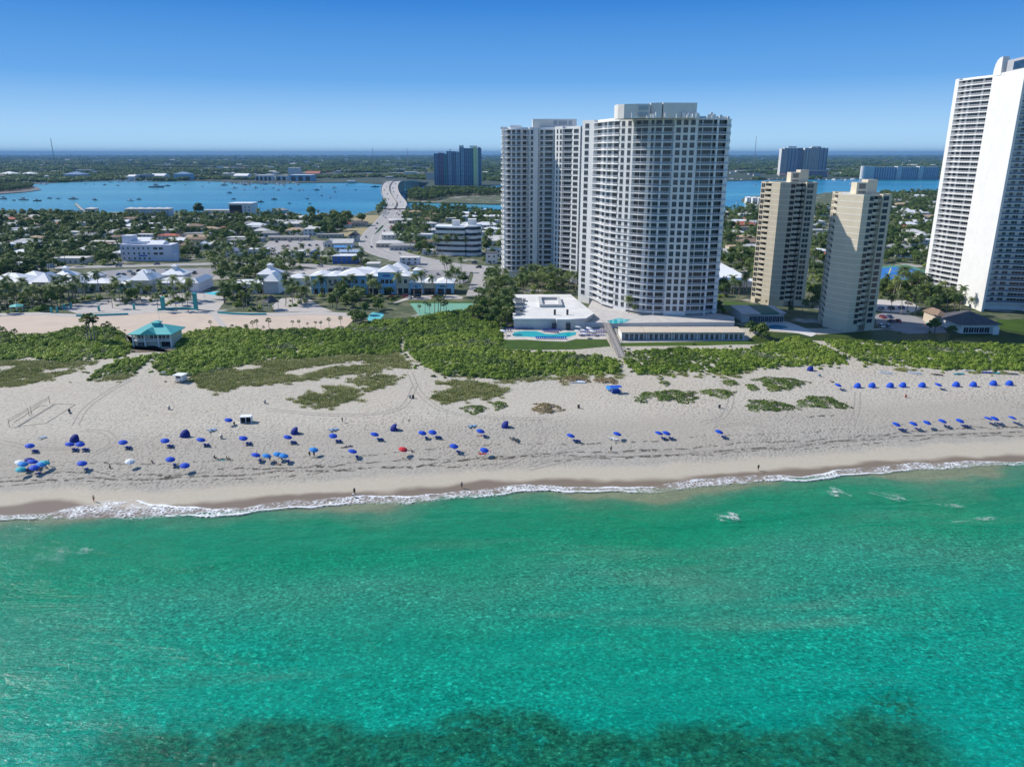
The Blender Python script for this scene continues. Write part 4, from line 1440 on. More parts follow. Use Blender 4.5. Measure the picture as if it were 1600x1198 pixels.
# creeping beach vine mats on the open sand, each mat a thing one could count
def ell(cx, cy, rx, ry, n=16, jag=.16, seed=0):
    r = random.Random(seed * 7 + int(cx))
    return [(cx + rx * (1 + r.uniform(-jag, jag)) * math.cos(2 * math.pi * k / n), cy + ry * (1 + r.uniform(-jag, jag)) * math.sin(2 * math.pi * k / n)) for k in range(n)]
MATS = [(741, 637, 20, 7, 'vine', 'small green vine mat just seaward of the wide grassy dune'), (780, 631, 12, 7, 'vine', 'round vine mat at the tip of the wide grassy dune'),
        (853, 635, 24, 9, 'dry', 'brown dried-out dune plant mound alone on open sand'), (897, 592, 24, 5, 'dry', 'brownish mound beside the pale mat below the boardwalk scrub'),
        (946, 593, 20, 5, 'dry', 'brownish mound behind the blue rental trailer'), (1048, 615, 46, 10, 'vine', 'long bushy vine mound seaward of the cottage row, widest mound'),
        (1122, 612, 27, 6.5, 'vine', 'oval vine mound next to the widest mound'), (1220, 595, 38, 9, 'vine', 'vine mound with a tan grassy top near the blue tent'),
        (1176, 604, 9, 5, 'vine', 'tiny vine clump beside the tan-topped mound'), (1202, 631, 38, 9, 'vine', 'vine mound seaward of the tan-topped mound'),
        (1285, 626, 38, 9, 'vine', 'vine mound nearest the long row of blue cabanas'), (1002, 625, 10, 3.5, 'vine', 'little vine patch seaward of the blue trailer'),
        (1029, 589, 7, 3, 'vine', 'little round vine clump at the scrub edge'), (1039, 598, 8, 3.5, 'vine', 'dark little vine clump under the scrub edge'),
        (1142, 597, 15, 4, 'vine', 'thin vine patch between scrub and oval mound'), (1212, 606, 16, 4, 'vine', 'small green clump in front of the tan-topped mound')]
def mat_mound(i, cx, cy, rx, ry, kind, lab):
    q = GZ(cx, cy + ry * .4)
    s = mpp(q)
    a = rx * s; dd_ = q.y * 0 + ry * (q.length ** 2 / CAMZ / F)
    r_ = np.random.default_rng(100 + i)
    n = int(max(60, a * dd_ * 34))
    th = r_.uniform(0, 6.28, n); rr_ = np.sqrt(r_.uniform(0, 1, n)) * (1 + .22 * np.sin(th * 3 + i) + .14 * np.sin(th * 7 + 2 * i))
    x = a * rr_ * np.cos(th); y = dd_ * rr_ * np.sin(th)
    gap = (np.sin(x * 1.1 + i) + np.sin(y * .9 + 2 * i + x * .5)) > -1.15
    x, y, rr_ = x[gap], y[gap], rr_[gap]
    z = (1 - np.clip(rr_, 0, 1) ** 2) * .75 + r_.uniform(0, .18, len(x))
    Nn = np.stack([x / a * .5, y / dd_ * .5, np.ones(len(x))], 1) + r_.normal(size=(len(x), 3)) * .45
    V, Q = leaf_quads(np.stack([x, y, z], 1), Nn, .42, r_)
    o = put('vine_mound' if kind == 'vine' else 'dry_mound', np_mesh('vine_mound', V, Q, [LEAF_V if kind == 'vine' else LEAF_B]), None, (q.x, q.y, q.z))
    tag(o, lab, 'plant', 'low plant mounds on the open sand')
for i, a in enumerate(MATS): mat_mound(i, *a)
# ------------------------------------------------------------------ low buildings, pools, roads
EXC = []          # footprints kept clear of trees: (x, y, radius) or polygons
EXP = []
LM = []           # landmarks for labels: (phrase, px, py)


def excl(root, x0, x1, y0, y1, pad=1.0):
    rz = root.rotation_euler[2]; ox, oy = root.location[0], root.location[1]
    c_, s_ = math.cos(rz), math.sin(rz)
    EXP.append([(ox + x * c_ - y * s_, oy + x * s_ + y * c_) for x, y in ((x0 - pad, y0 - pad), (x1 + pad, y0 - pad), (x1 + pad, y1 + pad), (x0 - pad, y1 + pad))])


def pexcl(pts): EXP.append([g2(*q) for q in pts])


WINM = {}


def win_mesh(w, h, panes=2, fm=None, gm=None):
    key = (w, h, panes, (fm or TRIM).name, (gm or GLASS).name)
    if key not in WINM: WINM[key] = window_mesh('window', w, h, panes, fm or TRIM, gm or GLASS, sill=False, proud=.06)
    return WINM[key]


def add_wins(parent, x0, x1, y, z, n, w=1.4, h=1.4, panes=2, fm=None, gm=None, side=None):
    me = win_mesh(w, h, panes, fm, gm)
    for k in range(n):
        x = x0 + (x1 - x0) * (k + .5) / n
        if side is None: put('window', me, parent, (x, y - .02, z))
        elif side == 'l': put('window', me, parent, (y - .02, x, z), -math.pi / 2)
        else: put('window', me, parent, (y + .02, x, z), math.pi / 2)


def volume(root, x0, x1, y0, y1, z0, h, wall, roof, style='hip', rise=1.6, over=.6, th=.25):
    """one wall block with its own roof; returns the wall object"""
    w = MB().box(x0, x1, y0, y1, z0, h, 0).build('wall', wall, root)
    r = MB()
    if style == 'hip': r.hip(x0, x1, y0, y1, h + .002, rise, 0, None, over, th)
    elif style == 'gable': r.gable(x0, x1, y0, y1, h + .002, rise, 0, over)
    elif style == 'gabley': r.gable(x0, x1, y0, y1, h + .002, rise, 0, over, axis='y')
    else:
        r.box(x0 - over * .3, x1 + over * .3, y0 - over * .3, y1 + over * .3, h + .002, h + .35)
    r.build('roof', roof, root)
    return w


def house(px, py, wpx, depth, h, style, wall, roof, rise=1.5, rot=0.0, wins=True, name='house', label=None, cat='house', floors=1):
    p = G(px, py)
    w = wpx * mpp(p)
    root = empty(name, (p.x, p.y, 0), rot, label, cat)
    o = volume(root, -w / 2, w / 2, 0, depth, -.3, h, wall, roof, style, rise)
    if wins:
        n = max(2, min(6, int(w / 3.6)))
        fh = h / floors
        for f in range(floors): add_wins(root, -w / 2 + .6, w / 2 - .6, 0, f * fh + .9, n, 1.5, 1.3)
        MB().box(-w * .08 - .5, -w * .08 + .5, -.06, .02, -.25, 2.0).build('door', SHUTTER, root)
    excl(root, -w / 2, w / 2, -9, depth, 1)
    return root


LAV = M('lavender_stucco', (.68, .68, .74), .8, .05, .2); BLUEP = M('sky_blue_stucco', (.30, .58, .80), .75, .06, .2, stain=.1); CREAMP = M('pale_yellow_stucco', (.72, .68, .52), .8, .06, .2)
TAN = M('tan_stucco', (.56, .48, .37), .8, .08, .2); BEIGE = M('beige_stucco', (.66, .62, .55), .8, .08, .2); GREYW = M('grey_stucco', (.48, .48, .47), .8, .08, .2); BLUED = M('bright_blue_paint', (.05, .16, .48), .6, .08, .3)
ROOFW = WHITEROOF; ROOFG = M('grey_shingle_roof', (.30, .30, .29), .9, .15, .5); ROOFB = M('brown_shingle_roof', (.24, .17, .12), .9, .2, .5); ROOFR = M('red_tile_roof', (.42, .13, .085), .85, .15, .5)
ROOFT = M('tan_tile_roof', (.45, .33, .22), .85, .15, .5); ROOFBL = M('blue_metal_roof', (.10, .30, .62), .5, .08, .4); ROOFTEAL = M('teal_metal_roof', (.10, .46, .44), .5, .08, .4); ROOFD = M('dark_shingle_roof', (.09, .09, .10), .85, .2, .5)
ROOFS = M('sunbleached_flat_roof', (.62, .60, .56), .9, .1, .3)


def pxframe(px0, px1, py, name, label, cat, rot=0.0):
    a, b_ = G(px0, py), G(px1, py)
    root = empty(name, (a.x, a.y, 0), rot, label, cat)
    s = (b_.x - a.x) / (px1 - px0)
    return root, (lambda px: (px - px0) * s), s


# --- beachside shopping arcade, west row
root, U, s = pxframe(-30, 309, 458, 'shopping_arcade', 'long low arcade of tan pavilions with white hip roofs, behind the palm grove', 'shops')
for (a, b_, y0, y1, h, st, rise, wl) in (
        (-30, 36, 2, 22, 5.6, 'hip', 4.2, BEIGE), (36, 53, 4, 18, 4.6, 'hip', 1.6, BEIGE), (53, 80, 0, 16, 6.2, 'hip', 4.6, TAN), (80, 88, 4, 14, 4.4, 'flat', .4, LAV), (88, 104, 3, 15, 4.6, 'hip', 1.4, BEIGE),
        (104, 128, 1, 15, 5.6, 'hip', 3.2, BEIGE), (128, 163, 5, 17, 4.8, 'hip', 2.2, BEIGE), (163, 187, 2, 18, 5.2, 'hip', 3.4, BEIGE), (187, 208, 0, 14, 5.2, 'hip', 1.8, BLUEP),
        (208, 238, -2, 16, 7.6, 'hip', 4.8, BEIGE), (238, 297, 3, 17, 5.4, 'hip', 2.2, BEIGE), (297, 309, 2, 24, 5.4, 'hip', 2.4, LAV)):
    volume(root, U(a) + .02, U(b_) - .02, y0, y1, -.3, h, wl, ROOFW, st, rise)
    n = int((U(b_) - U(a)) / 5)
    if n and a > 100: add_wins(root, U(a) + .6, U(b_) - .6, y0, .4, n, 2.6, 2.6, 2, SHUTTER)
MB().hip(U(222) - 3, U(222) + 3, 4, 9, 11.0, 1.8, 0).box(U(222) - 2.2, U(222) + 2.2, 4.6, 8.4, 9.5, 11.0, 1).build('cupola', [ROOFW, WHITE], root)
MB().box(U(57), U(77), -.12, .02, 3.7, 4.4).build('sign_band', SHUTTER, root)
excl(root, U(-30), U(309), -2, 24, .5)
LM.append(('the white-roofed arcade', 150, 455))
# pavilions behind the arcade
for k, (a, b_, py, h, rise, cup, lab) in enumerate(((32, 62, 446, 5, 3.0, 0, 'white hip-roofed pavilion behind the arcade, the one without cupola farthest from the road'), (84, 112, 446, 5.2, 3.6, 1, 'white pavilion roof with a small cupola behind the arcade end pavilions'),
        (129, 151, 446, 5, 3.0, 0, 'small plain white pavilion between two cupola pavilions'), (253, 288, 444, 5.6, 3.6, 1, 'white cupola pavilion behind the arcade corner beside the palm avenue'))):
    root, U, s = pxframe(a, b_, py, 'shop_pavilion', lab, 'pavilion')
    w = U(b_)
    volume(root, 0, w, 0, 12, -.3, h, LAV, ROOFW, 'hip', rise, 1.0)
    if cup: MB().box(w / 2 - 1.5, w / 2 + 1.5, 4.5, 7.5, h + rise - .9, h + rise + 1.2, 1).hip(w / 2 - 1.5, w / 2 + 1.5, 4.5, 7.5, h + rise + 1.2, 1.2, 0).build('cupola', [ROOFW, WHITE], root)
    excl(root, 0, w, -1, 12)
# second arcade
root, U, s = pxframe(352, 436, 459, 'shopping_arcade', 'lavender white-roofed shop building between the palm avenue and the sky blue building', 'shops')
volume(root, U(359), U(412), 2, 16, -.3, 5.2, LAV, ROOFW, 'hip', 1.6)
volume(root, U(412.2), U(436), 0, 16, -.3, 7.0, LAV, ROOFW, 'hip', 4.2)
add_wins(root, U(378), U(392), 2, .6, 2, 3.2, 2.6, 2, SHUTTER); add_wins(root, U(402), U(411), 2, .2, 2, 2.2, 3.4, 2, SHUTTER)
excl(root, U(352), U(436), -1, 17)
root, U, s = pxframe(404, 436, 443, 'shop_pavilion', 'white cupola pavilion behind the lavender shop building', 'pavilion')
w = U(436); volume(root, 0, w, 0, 12, -.3, 5.6, LAV, ROOFW, 'hip', 4.0, 1.0)
MB().box(w / 2 - 1.5, w / 2 + 1.5, 4.5, 7.5, 8.6, 10.8, 1).hip(w / 2 - 1.5, w / 2 + 1.5, 4.5, 7.5, 10.8, 1.2, 0).build('cupola', [ROOFW, WHITE], root); excl(root, 0, w, -1, 12)
root, U, s = pxframe(452, 478, 446, 'shop_pavilion', 'small white hip-roofed pavilion next to the sky blue building', 'pavilion')
w = U(478); volume(root, 0, w, 0, 10, -.3, 4.4, WHITE, ROOFW, 'hip', 2.2); excl(root, 0, w, -1, 10)
# sky blue building
root, U, s = pxframe(487, 708, 459, 'shop_building', 'two-storey sky blue and pale yellow shop building with white roofs', 'shops')
LM.append(('the sky blue shop building', 590, 455))
for (a, b_, y0, y1, h, st, rise, wl, wn) in (
        (487, 511, 0, 16, 10.2, 'hip', 1.6, BLUEP, 2), (511, 530.5, .6, 16, 10.0, 'hip', 1.5, CREAMP, 2), (530.5, 574.5, 0, 18, 10.4, 'hip', 3.2, BLUEP, 4), (574.5, 592.5, .6, 16, 10.0, 'hip', 1.4, CREAMP, 2),
        (592.5, 619.5, -1.2, 14, 12.6, 'hip', 3.0, BLUEP, 0), (619.5, 640, .6, 16, 10.0, 'hip', 1.5, CREAMP, 2), (640, 662, -.2, 14, 6.4, 'hip', 3.4, BLUEP, 0), (662, 681, .8, 13, 6.0, 'hip', 2.4, CREAMP, 0), (681, 708, .2, 15, 6.0, 'hip', 2.2, BLUEP, 0)):
    volume(root, U(a) + .02, U(b_) - .02, y0, y1, -.3, h, wl, ROOFW, st, rise, .7)
    if wn:
        add_wins(root, U(a) + .5, U(b_) - .5, y0, 6.0, wn, 1.7, 2.2, 2)
        add_wins(root, U(a) + .5, U(b_) - .5, y0, .2, wn, 2.4, 2.8, 2, SHUTTER)
    elif a < 620:
        add_wins(root, U(596), U(616), y0, 6.2, 3, 1.9, 2.3, 2); add_wins(root, U(600), U(613), y0, .1, 1, 3.8, 3.4, 3, SHUTTER)
        MB().box(U(600), U(611), y0 - .15, y0 + .02, 10.2, 11.2).build('sign_band', BLUED, root)
        MB().box(U(594), U(618), y0 - 1.2, y0, 4.2, 4.6).build('canopy', BLUEP, root)
    else:
        add_wins(root, U(a) + .8, U(b_) - .8, y0, .1, 2, 3.4, 2.8, 3, SHUTTER)
        if a in (640, 681): MB().box(U(a) + 2.5, U(b_) - 3.5, y0 - .12, y0 + .02, 3.9, 4.7).build('sign_band', BLUED if a == 640 else SHUTTER, root)
MB().box(U(516), U(525), .45, .62, 5.0, 5.7).build('sign_band', SHUTTER, root)
MB().box(U(533), U(548), -.12, .02, 4.4, 5.1).build('sign_band', SHUTTER, root)
volume(root, U(540), U(582), 18.2, 30, -.3, 10.0, WHITE, ROOFW, 'hip', 2.0)
volume(root, U(600), U(630), 16.5, 30, -.3, 11.0, LAV, ROOFW, 'hip', 4.2)
volume(root, U(643), U(653), 14.5, 22, -.3, 11.4, BLUEP, ROOFW, 'hip', 1.0)
MB().box(U(497), U(539), 18.1, 26, -.3, 10.0).build('wall', LAV, root)
r3 = random.Random(2)
for k in range(24):
    x = U(500) + r3.random() * U(520); y = 18.4 + r3.random() * 6
    MB().box(x, x + 1.2 + r3.random(), y, y + 1.2, 10.0, 11 + r3.random()).build('air_handler', METAL, root)
excl(root, U(487), U(708), -2, 30, .5)
# lavender white hotel with stepped roof and ramped end
root, U, s = pxframe(190, 279, 408, 'hotel_building', 'white three-storey building with small dark windows and ramp-shaped end wall, among trees', 'building')
LM.append(('the white ramp-ended building', 232, 405))
sx = U(270)
MB().box(0, U(207), .5, 14, -.3, 12.5).box(U(207) + .01, sx, 0, 14, -.3, 12.2).build('wall', LAV, root)
MB().prism([(sx + .01, .3), (U(279), .3), (sx + .01, 12)], -.3, 6.0).build('buttress', LAV, root)
MB().box(U(190), U(206), 5, 14, 12.5, 18.5).build('stair_tower', LAV, root)
MB().box(U(203), U(232), 4, 14, 12.3, 14.4).gable(U(232), U(256), 1.5, 13, 12.3, 2.6, 0, .2).build('roof', ROOFW, root)
for f in range(3): add_wins(root, U(208), U(238), 0, 1.2 + f * 3.8, 4, 1.3, 1.6, 2)
for f in range(1, 3): add_wins(root, U(241), U(258), 0, 1.0 + f * 3.8, 2, 3.0, 1.8, 3)
for f in range(3): add_wins(root, U(191), U(206), .5, 1.2 + f * 3.8, 2, 1.2, 1.5, 2)
MB().box(U(218), U(231), -.15, .02, 3.6, 4.6).build('sign_band', BLUED, root)
excl(root, 0, U(279), -2, 15, 1)
# curved office block
root, U, s = pxframe(680, 752, 399.5, 'office_block', 'curved white office block with dark green glass bands beside the bridge road', 'office')
LM.append(('the curved white office block', 718, 395))
W_ = U(752); xm = U(727)
arc = [(xm * k / 8, 5 * math.sin(math.pi * .5 * k / 8) * 0 + 6 * (1 - math.sin(math.pi * .5 * (k / 8))) ** 1.0) for k in range(9)]
for f in range(5):
    z = f * 4.3
    MB().prism(arc + [(xm, 22), (0, 24)], z + (0 if f else -.3), z + 2.4, 0).build('wall', WHITE, root)
    if f < 5: MB().prism([(x + .25 * (k == 0), y + .4) for k, (x, y) in enumerate(arc)] + [(xm, 21.8), (.4, 23.8)], z + 2.402, z + 4.298).build('window', GLASSB if f % 2 else glass_mat('green_dark_glass', (.02, .05, .05)), root)
MB().prism(arc + [(xm, 22), (0, 24)], 21.5, 22.6).build('roof', ROOFW, root)
rnd_pts = [(xm + .05, 2)] + [(xm + 5.5 - 5.5 * math.cos(a) , 2 - 4.2 * math.sin(a)) for a in [math.pi * k / 10 for k in range(1, 10)]] + [(xm + 11, 2), (W_, 2), (W_, 20), (xm + .05, 20)]
for f in range(5):
    z = f * 4.5
    MB().prism(rnd_pts, z + (0 if f else -.3), z + 2.3).build('wall', WHITE, root)
    MB().prism([(x, y + .4) if 0 < k < 11 else (x, y) for k, (x, y) in enumerate(rnd_pts)], z + 2.302, z + 4.498).build('window', GLASSB, root)
MB().prism(rnd_pts, 22.5, 23.6).build('roof', ROOFW, root)
MB().box(U(706), U(718), 8, 14, 22.6, 27).box(U(731), U(744), 6, 14, 23.6, 28).build('plant_room', WHITE, root)
excl(root, 0, W_, -4, 24, 1)
# dark-fronted white block at the lagoon
root, U, s = pxframe(359, 394, 337, 'waterfront_block', 'square white building with dark glass front at the lagoon edge', 'building')
LM.append(('the dark-fronted lagoon block', 377, 335))
w_, x2 = U(380), U(394)
MB().box(0, x2, 0, 26, -.3, 15).build('wall', WHITE, root)
MB().box(.8, w_ - .6, -.25, .1, 1.2, 13.4).build('window', GLASS, root)
MB().box(-1, x2 + 1, -1.2, 27, 15.002, 15.9).build('roof', ROOFW, root)
for f in range(3): add_wins(root, w_ + 1, x2 - .5, 0, 2 + f * 4, 2, 1.4, 1.8, 1)
excl(root, 0, x2, -2, 27)
# shore row of three-storey townhouses
for k, (px, wpx) in enumerate(((141, 14), (203, 13), (217, 13), (232, 15), (246, 14), (259, 13))):
    root = house(px, 338, wpx, 13, 9.2, 'hip', M('pale_blue_white_stucco', (.56, .62, .66), .8, .06), ROOFS, 1.6, 0, True, 'townhouse',
                 ('white townhouse standing by itself at the lagoon dock', 'first white townhouse in the lagoon row, dock end', 'second white townhouse in the lagoon row', 'third white townhouse in the lagoon row, mid row', 'fourth white townhouse in the lagoon row', 'last white townhouse of the lagoon row, bridge end')[k], 'townhouse', 3)
    root['group'] = 'townhouses along the lagoon'
# individually placed houses: px, py(base), width px, depth, height, roof style, wall, roof, rise
HS = [
    (35, 386, 38, 14, 3.4, 'hip', GREYW, M('pale_grey_roof', (.50, .50, .49), .9, .1), 3.0), (4, 357, 14, 10, 3.4, 'flat', WHITE, ROOFS, 1), (52, 356, 24, 10, 3.4, 'hip', BEIGE, ROOFT, 1.8), (86, 356, 16, 10, 3.4, 'hip', BEIGE, ROOFR, 1.8),
    (63, 346, 20, 10, 3.4, 'flat', WHITE, ROOFW, 1), (70, 372, 14, 9, 3.2, 'flat', WHITE, ROOFW, 1), (90, 373, 16, 9, 3.2, 'flat', WHITE, ROOFW, 1), (140, 363, 30, 11, 3.4, 'gable', BEIGE, ROOFT, 2.0), (166, 384, 54, 11, 3.2, 'flat', BEIGE, ROOFS, 1),
    (137, 397, 36, 12, 3.4, 'hip', GREYW, ROOFS, 2.2), (84, 394, 14, 8, 3.2, 'flat', BEIGE, ROOFS, 1), (20, 412, 34, 12, 3.2, 'flat', GREYW, M('pale_grey_roof', (.50, .50, .49), .9, .1), 1), (257, 362, 46, 10, 3.4, 'flat', TAN, ROOFW, 1), (272, 352, 22, 10, 3.4, 'hip', TAN, ROOFB, 2.4),
    (275, 344, 16, 9, 3.4, 'flat', WHITE, ROOFS, 1), (317, 352, 24, 11, 3.6, 'gable', WHITE, M('pale_grey_roof', (.50, .50, .49), .9, .1), 2.4), (328, 366, 26, 10, 5.0, 'hip', M('turquoise_stucco', (.16, .46, .52), .8, .06), ROOFT, 2.0), (357, 370, 18, 10, 3.4, 'hip', BEIGE, M('pale_grey_roof', (.50, .50, .49), .9, .1), 2.6),
    (370, 377, 32, 10, 3.2, 'flat', GREYW, ROOFS, 1), (223, 375, 28, 9, 4.8, 'flat', LAV, ROOFS, 1), (275, 382, 24, 11, 3.4, 'gable', GREYW, ROOFW, 2.2), (286, 392, 18, 14, 4.2, 'hip', TAN, ROOFB, 2.0), (315, 390, 18, 10, 3.4, 'gabley', WHITE, ROOFW, 2.6), (333, 388, 20, 10, 3.4, 'hip', WHITE, ROOFS, 2.2),
    (358, 388, 30, 10, 3.4, 'flat', BEIGE, ROOFS, 1), (364, 402, 22, 10, 5.0, 'gable', WHITE, M('slate_blue_roof', (.13, .17, .28), .7, .1), 2.0), (338, 334, 42, 12, 4.6, 'flat', BEIGE, ROOFS, 1), (333, 341, 22, 10, 3.4, 'flat', WHITE, ROOFS, 1), (396, 344, 24, 9, 3.4, 'flat', WHITE, ROOFW, 1),
    (436, 334, 22, 12, 4.4, 'hip', GREYW, ROOFG, 2.6), (453, 341, 26, 10, 3.4, 'gable', GREYW, ROOFG, 2.0), (428, 352, 26, 12, 4.0, 'hip', WHITE, ROOFS, 2.2), (454, 350, 20, 9, 3.4, 'flat', WHITE, ROOFW, 1), (488, 368, 28, 13, 6.2, 'hip', WHITE, ROOFS, 1.8),
    (540, 356, 13, 10, 3.6, 'gabley', WHITE, ROOFR, 2.6), (560, 354, 24, 12, 3.6, 'hip', TAN, ROOFD, 2.4), (451, 376, 62, 8, 3.2, 'gable', TAN, ROOFG, 1.4), (400, 378, 22, 9, 3.2, 'flat', GREYW, ROOFG, 1), (460, 402, 26, 10, 4.4, 'flat', WHITE, ROOFS, 1), (490, 404, 12, 9, 3.8, 'gabley', WHITE, ROOFBL, 2.4),
    (402, 398, 30, 10, 4.0, 'flat', WHITE, ROOFW, 1), (538, 412, 36, 12, 5.4, 'flat', BLUED, ROOFW, 1), (515, 386, 20, 10, 3.6, 'gabley', WHITE, ROOFS, 3.0), (536, 387, 30, 12, 4.0, 'gable', WHITE, ROOFS, 3.0), (552, 378, 14, 10, 5.6, 'gabley', GREYW, ROOFD, 3.0), (548, 400, 34, 8, 3.2, 'gable', WHITE, M('blue_grey_awning', (.32, .42, .58), .7, .1), 1.6),
    (536, 392, 26, 5, 3.0, 'gable', WHITE, ROOFBL, 1.2), (515, 372, 40, 10, 3.2, 'flat', TAN, ROOFG, 1), (636, 357, 26, 12, 5, 'hip', WHITE, ROOFS, 2.0), (666, 357, 30, 12, 5, 'hip', WHITE, M('pale_grey_roof', (.50, .50, .49), .9, .1), 1.8), (672, 365, 18, 9, 3.6, 'gable', WHITE, ROOFS, 1.6), (677, 342, 12, 9, 5, 'hip', TAN, ROOFT, 1.8),
    (704, 346, 16, 9, 3.6, 'flat', BEIGE, ROOFS, 1), (735, 346, 24, 11, 5.4, 'hip', WHITE, ROOFW, 1.6), (734, 356, 26, 10, 4, 'hip', BEIGE, ROOFW, 1.6), (769, 365, 26, 12, 4, 'hip', WHITE, ROOFW, 2.0), (773, 350, 20, 10, 4, 'flat', WHITE, ROOFW, 1), (760, 334, 16, 10, 4, 'gabley', WHITE, ROOFW, 2.4),
    (774, 384, 24, 12, 4.4, 'gable', BEIGE, ROOFS, 2.2), (772, 402, 22, 10, 6.0, 'flat', WHITE, ROOFS, 1), (583, 423, 20, 9, 4.6, 'flat', CREAMP, ROOFS, 1), (640, 414, 30, 8, 5.0, 'flat', LAV, ROOFS, 1), (668, 398, 16, 8, 3.4, 'flat', WHITE, ROOFS, 1),
    (1167, 358, 34, 16, 4.2, 'hip', BEIGE, ROOFR, 3.4), (1168, 378, 24, 12, 3.8, 'hip', BEIGE, ROOFT, 2.4), (1285, 328, 20, 12, 5, 'flat', WHITE, ROOFW, 1), (1284, 340, 22, 12, 5, 'flat', WHITE, ROOFS, 1), (1280, 352, 18, 10, 4, 'hip', WHITE, ROOFS, 2),
    (1400, 318, 26, 14, 4.4, 'hip', GREYW, ROOFG, 2.4), (1412, 326, 22, 13, 6, 'hip', M('salmon_stucco', (.55, .36, .26), .8, .06), ROOFT, 2.2), (1438, 310, 22, 14, 4.2, 'hip', WHITE, ROOFW, 2.2), (1396, 329, 16, 12, 4, 'hip', WHITE, ROOFS, 2), (1458, 329, 22, 14, 4.2, 'hip', WHITE, M('pale_grey_roof', (.50, .50, .49), .9, .1), 2.4),
    (1444, 338, 30, 14, 4.2, 'flat', WHITE, ROOFS, 1), (1417, 362, 18, 12, 4, 'hip', BEIGE, ROOFR, 2.2), (1428, 371, 32, 14, 4.4, 'hip', WHITE, ROOFS, 2.8), (1446, 375, 22, 12, 4, 'hip', WHITE, M('pale_grey_roof', (.50, .50, .49), .9, .1), 2.6), (1412, 402, 26, 9, 3.6, 'flat', WHITE, ROOFS, 1), (1450, 396, 16, 10, 3.6, 'hip', WHITE, ROOFW, 2),
]
HOUSES = []
for a in HS:
    small = a[1] < 345
    HOUSES.append((house(a[0], a[1], a[2], a[3], a[4], a[5], a[6], a[7], a[8], rnd.uniform(-.06, .06), True, 'house', None, 'house', 2 if a[4] > 4.7 else 1), a))
# further houses in the gardens, each placed in a plot of its own
rh = random.Random(77)
WALLS = [WHITE, BEIGE, GREYW, TAN, WHITE, BEIGE]; ROOFS_ = [(ROOFS, 3), (ROOFW, 4), (ROOFG, 2), (ROOFB, 1), (ROOFT, 1), (ROOFR, 1), (MAT['pale_grey_roof'], 3)]
bag = [r_ for r_, n in ROOFS_ for _ in range(n)]
def plot_free(p, d=17):
    return all((p.x - o.location[0]) ** 2 + (p.y - 4 - o.location[1]) ** 2 > d * d for o, _a in HOUSES)
def fill_houses(poly, want):
    n = 0; tries = 0
    xs_ = [q[0] for q in poly]; ys_ = [q[1] for q in poly]
    while n < want and tries < 4000:
        tries += 1
        px, py = rh.uniform(min(xs_), max(xs_)), rh.uniform(min(ys_), max(ys_))
        if not in_poly(np.array([px]), np.array([py]), poly)[0]: continue
        p = G(px, py)
        if not plot_free(p) or any(in_poly(np.array([p.x + a]), np.array([p.y + b_]), q)[0] for q in EXP for a in (-9, 0, 9) for b_ in (-1, 9)): continue
        w = rh.uniform(13, 26) / mpp(p); st = rh.choice(('hip', 'hip', 'flat', 'gable', 'flat'))
        wl, rf_ = rh.choice(WALLS), rh.choice(bag); h = rh.choice((3.3, 3.5, 3.8, 5.8))
        a = (px, py, w, rh.uniform(9, 14), h, st, wl, rf_, rh.uniform(1.4, 2.8))
        HOUSES.append((house(*a, rh.uniform(-.12, .12), True, 'house', None, 'house', 2 if h > 5 else 1), a)); n += 1
fill_houses([(-40, 342), (330, 342), (400, 345), (520, 345), (535, 356), (480, 368), (400, 374), (330, 400), (280, 404), (110, 416), (0, 430), (-40, 430)], 75)
fill_houses([(612, 350), (645, 335), (780, 338), (782, 398), (756, 402), (754, 350), (690, 348), (672, 354), (676, 398), (640, 402), (606, 388)], 16)
fill_houses([(1130, 336), (1176, 330), (1182, 405), (1130, 405)], 12)
fill_houses([(1264, 332), (1292, 328), (1288, 460), (1264, 470)], 8)
fill_houses([(1374, 306), (1468, 304), (1462, 400), (1374, 408)], 22)
# white flat-roofed hall behind the cream tower
root, U, s = pxframe(1122, 1177, 449, 'sports_hall', 'large low building with bright white flat roof beside the cream tower', 'hall')
MB().box(U(1116), U(1180), 0, 92, -.3, 3.2).build('wall', WHITE, root)
MB().box(U(1116) - .4, U(1180) + .4, -.4, 92.4, 3.202, 3.7).build('roof', ROOFW, root)
excl(root, U(1100), U(1185), -4, 94)
LM.append(('the bright flat white roof', 1150, 435))
# two-tone white blocks beside the big tower
house(768, 412, 18, 10, 7.5, 'flat', WHITE, ROOFD, 1, 0, True, 'house', 'white and black two-storey box house by the big tower', 'house', 2)

# --- condo podium, pools, cottages
root, U, s = pxframe(803, 914, 514, 'clubhouse', 'white flat-roofed clubhouse between the pool and the condo towers', 'clubhouse')
LM.append(('the white clubhouse', 860, 500)); LM.append(('the turquoise condo pool', 850, 523))
MB().prism([(U(803), 0), (U(868), 0), (U(869), -1.4), (U(884), -1.4), (U(914), 1), (U(930), 12), (U(905), 62), (U(803), 62)], -.3, 4.4, 0).build('wall', BEIGE, root)
rf = MB().prism([(U(803) - .5, -.5), (U(868), -.5), (U(869), -1.9), (U(884), -1.9), (U(914) + .5, .5), (U(930) + .6, 12), (U(905) + .5, 62.5), (U(803) - .5, 62.5)], 4.402, 5.0, 0).build('roof', M('stained_white_roof', (.66, .65, .62), .9, .14, .12, stain=.2), root)
sk = MB()
x0, x1, y0, y1 = U(846), U(884), 26, 48
for a, b_, c_, d_ in ((x0, x1, y0, y0 + 1.6), (x0, x1, y1 - 1.6, y1), (x0, x0 + 1.6, y0 + 1.6, y1 - 1.6), (x1 - 1.6, x1, y0 + 1.6, y1 - 1.6)): sk.box(a, b_, c_, d_, 5.0, 6.4)
sk.build('skylight_kerb', GREYW, rf)
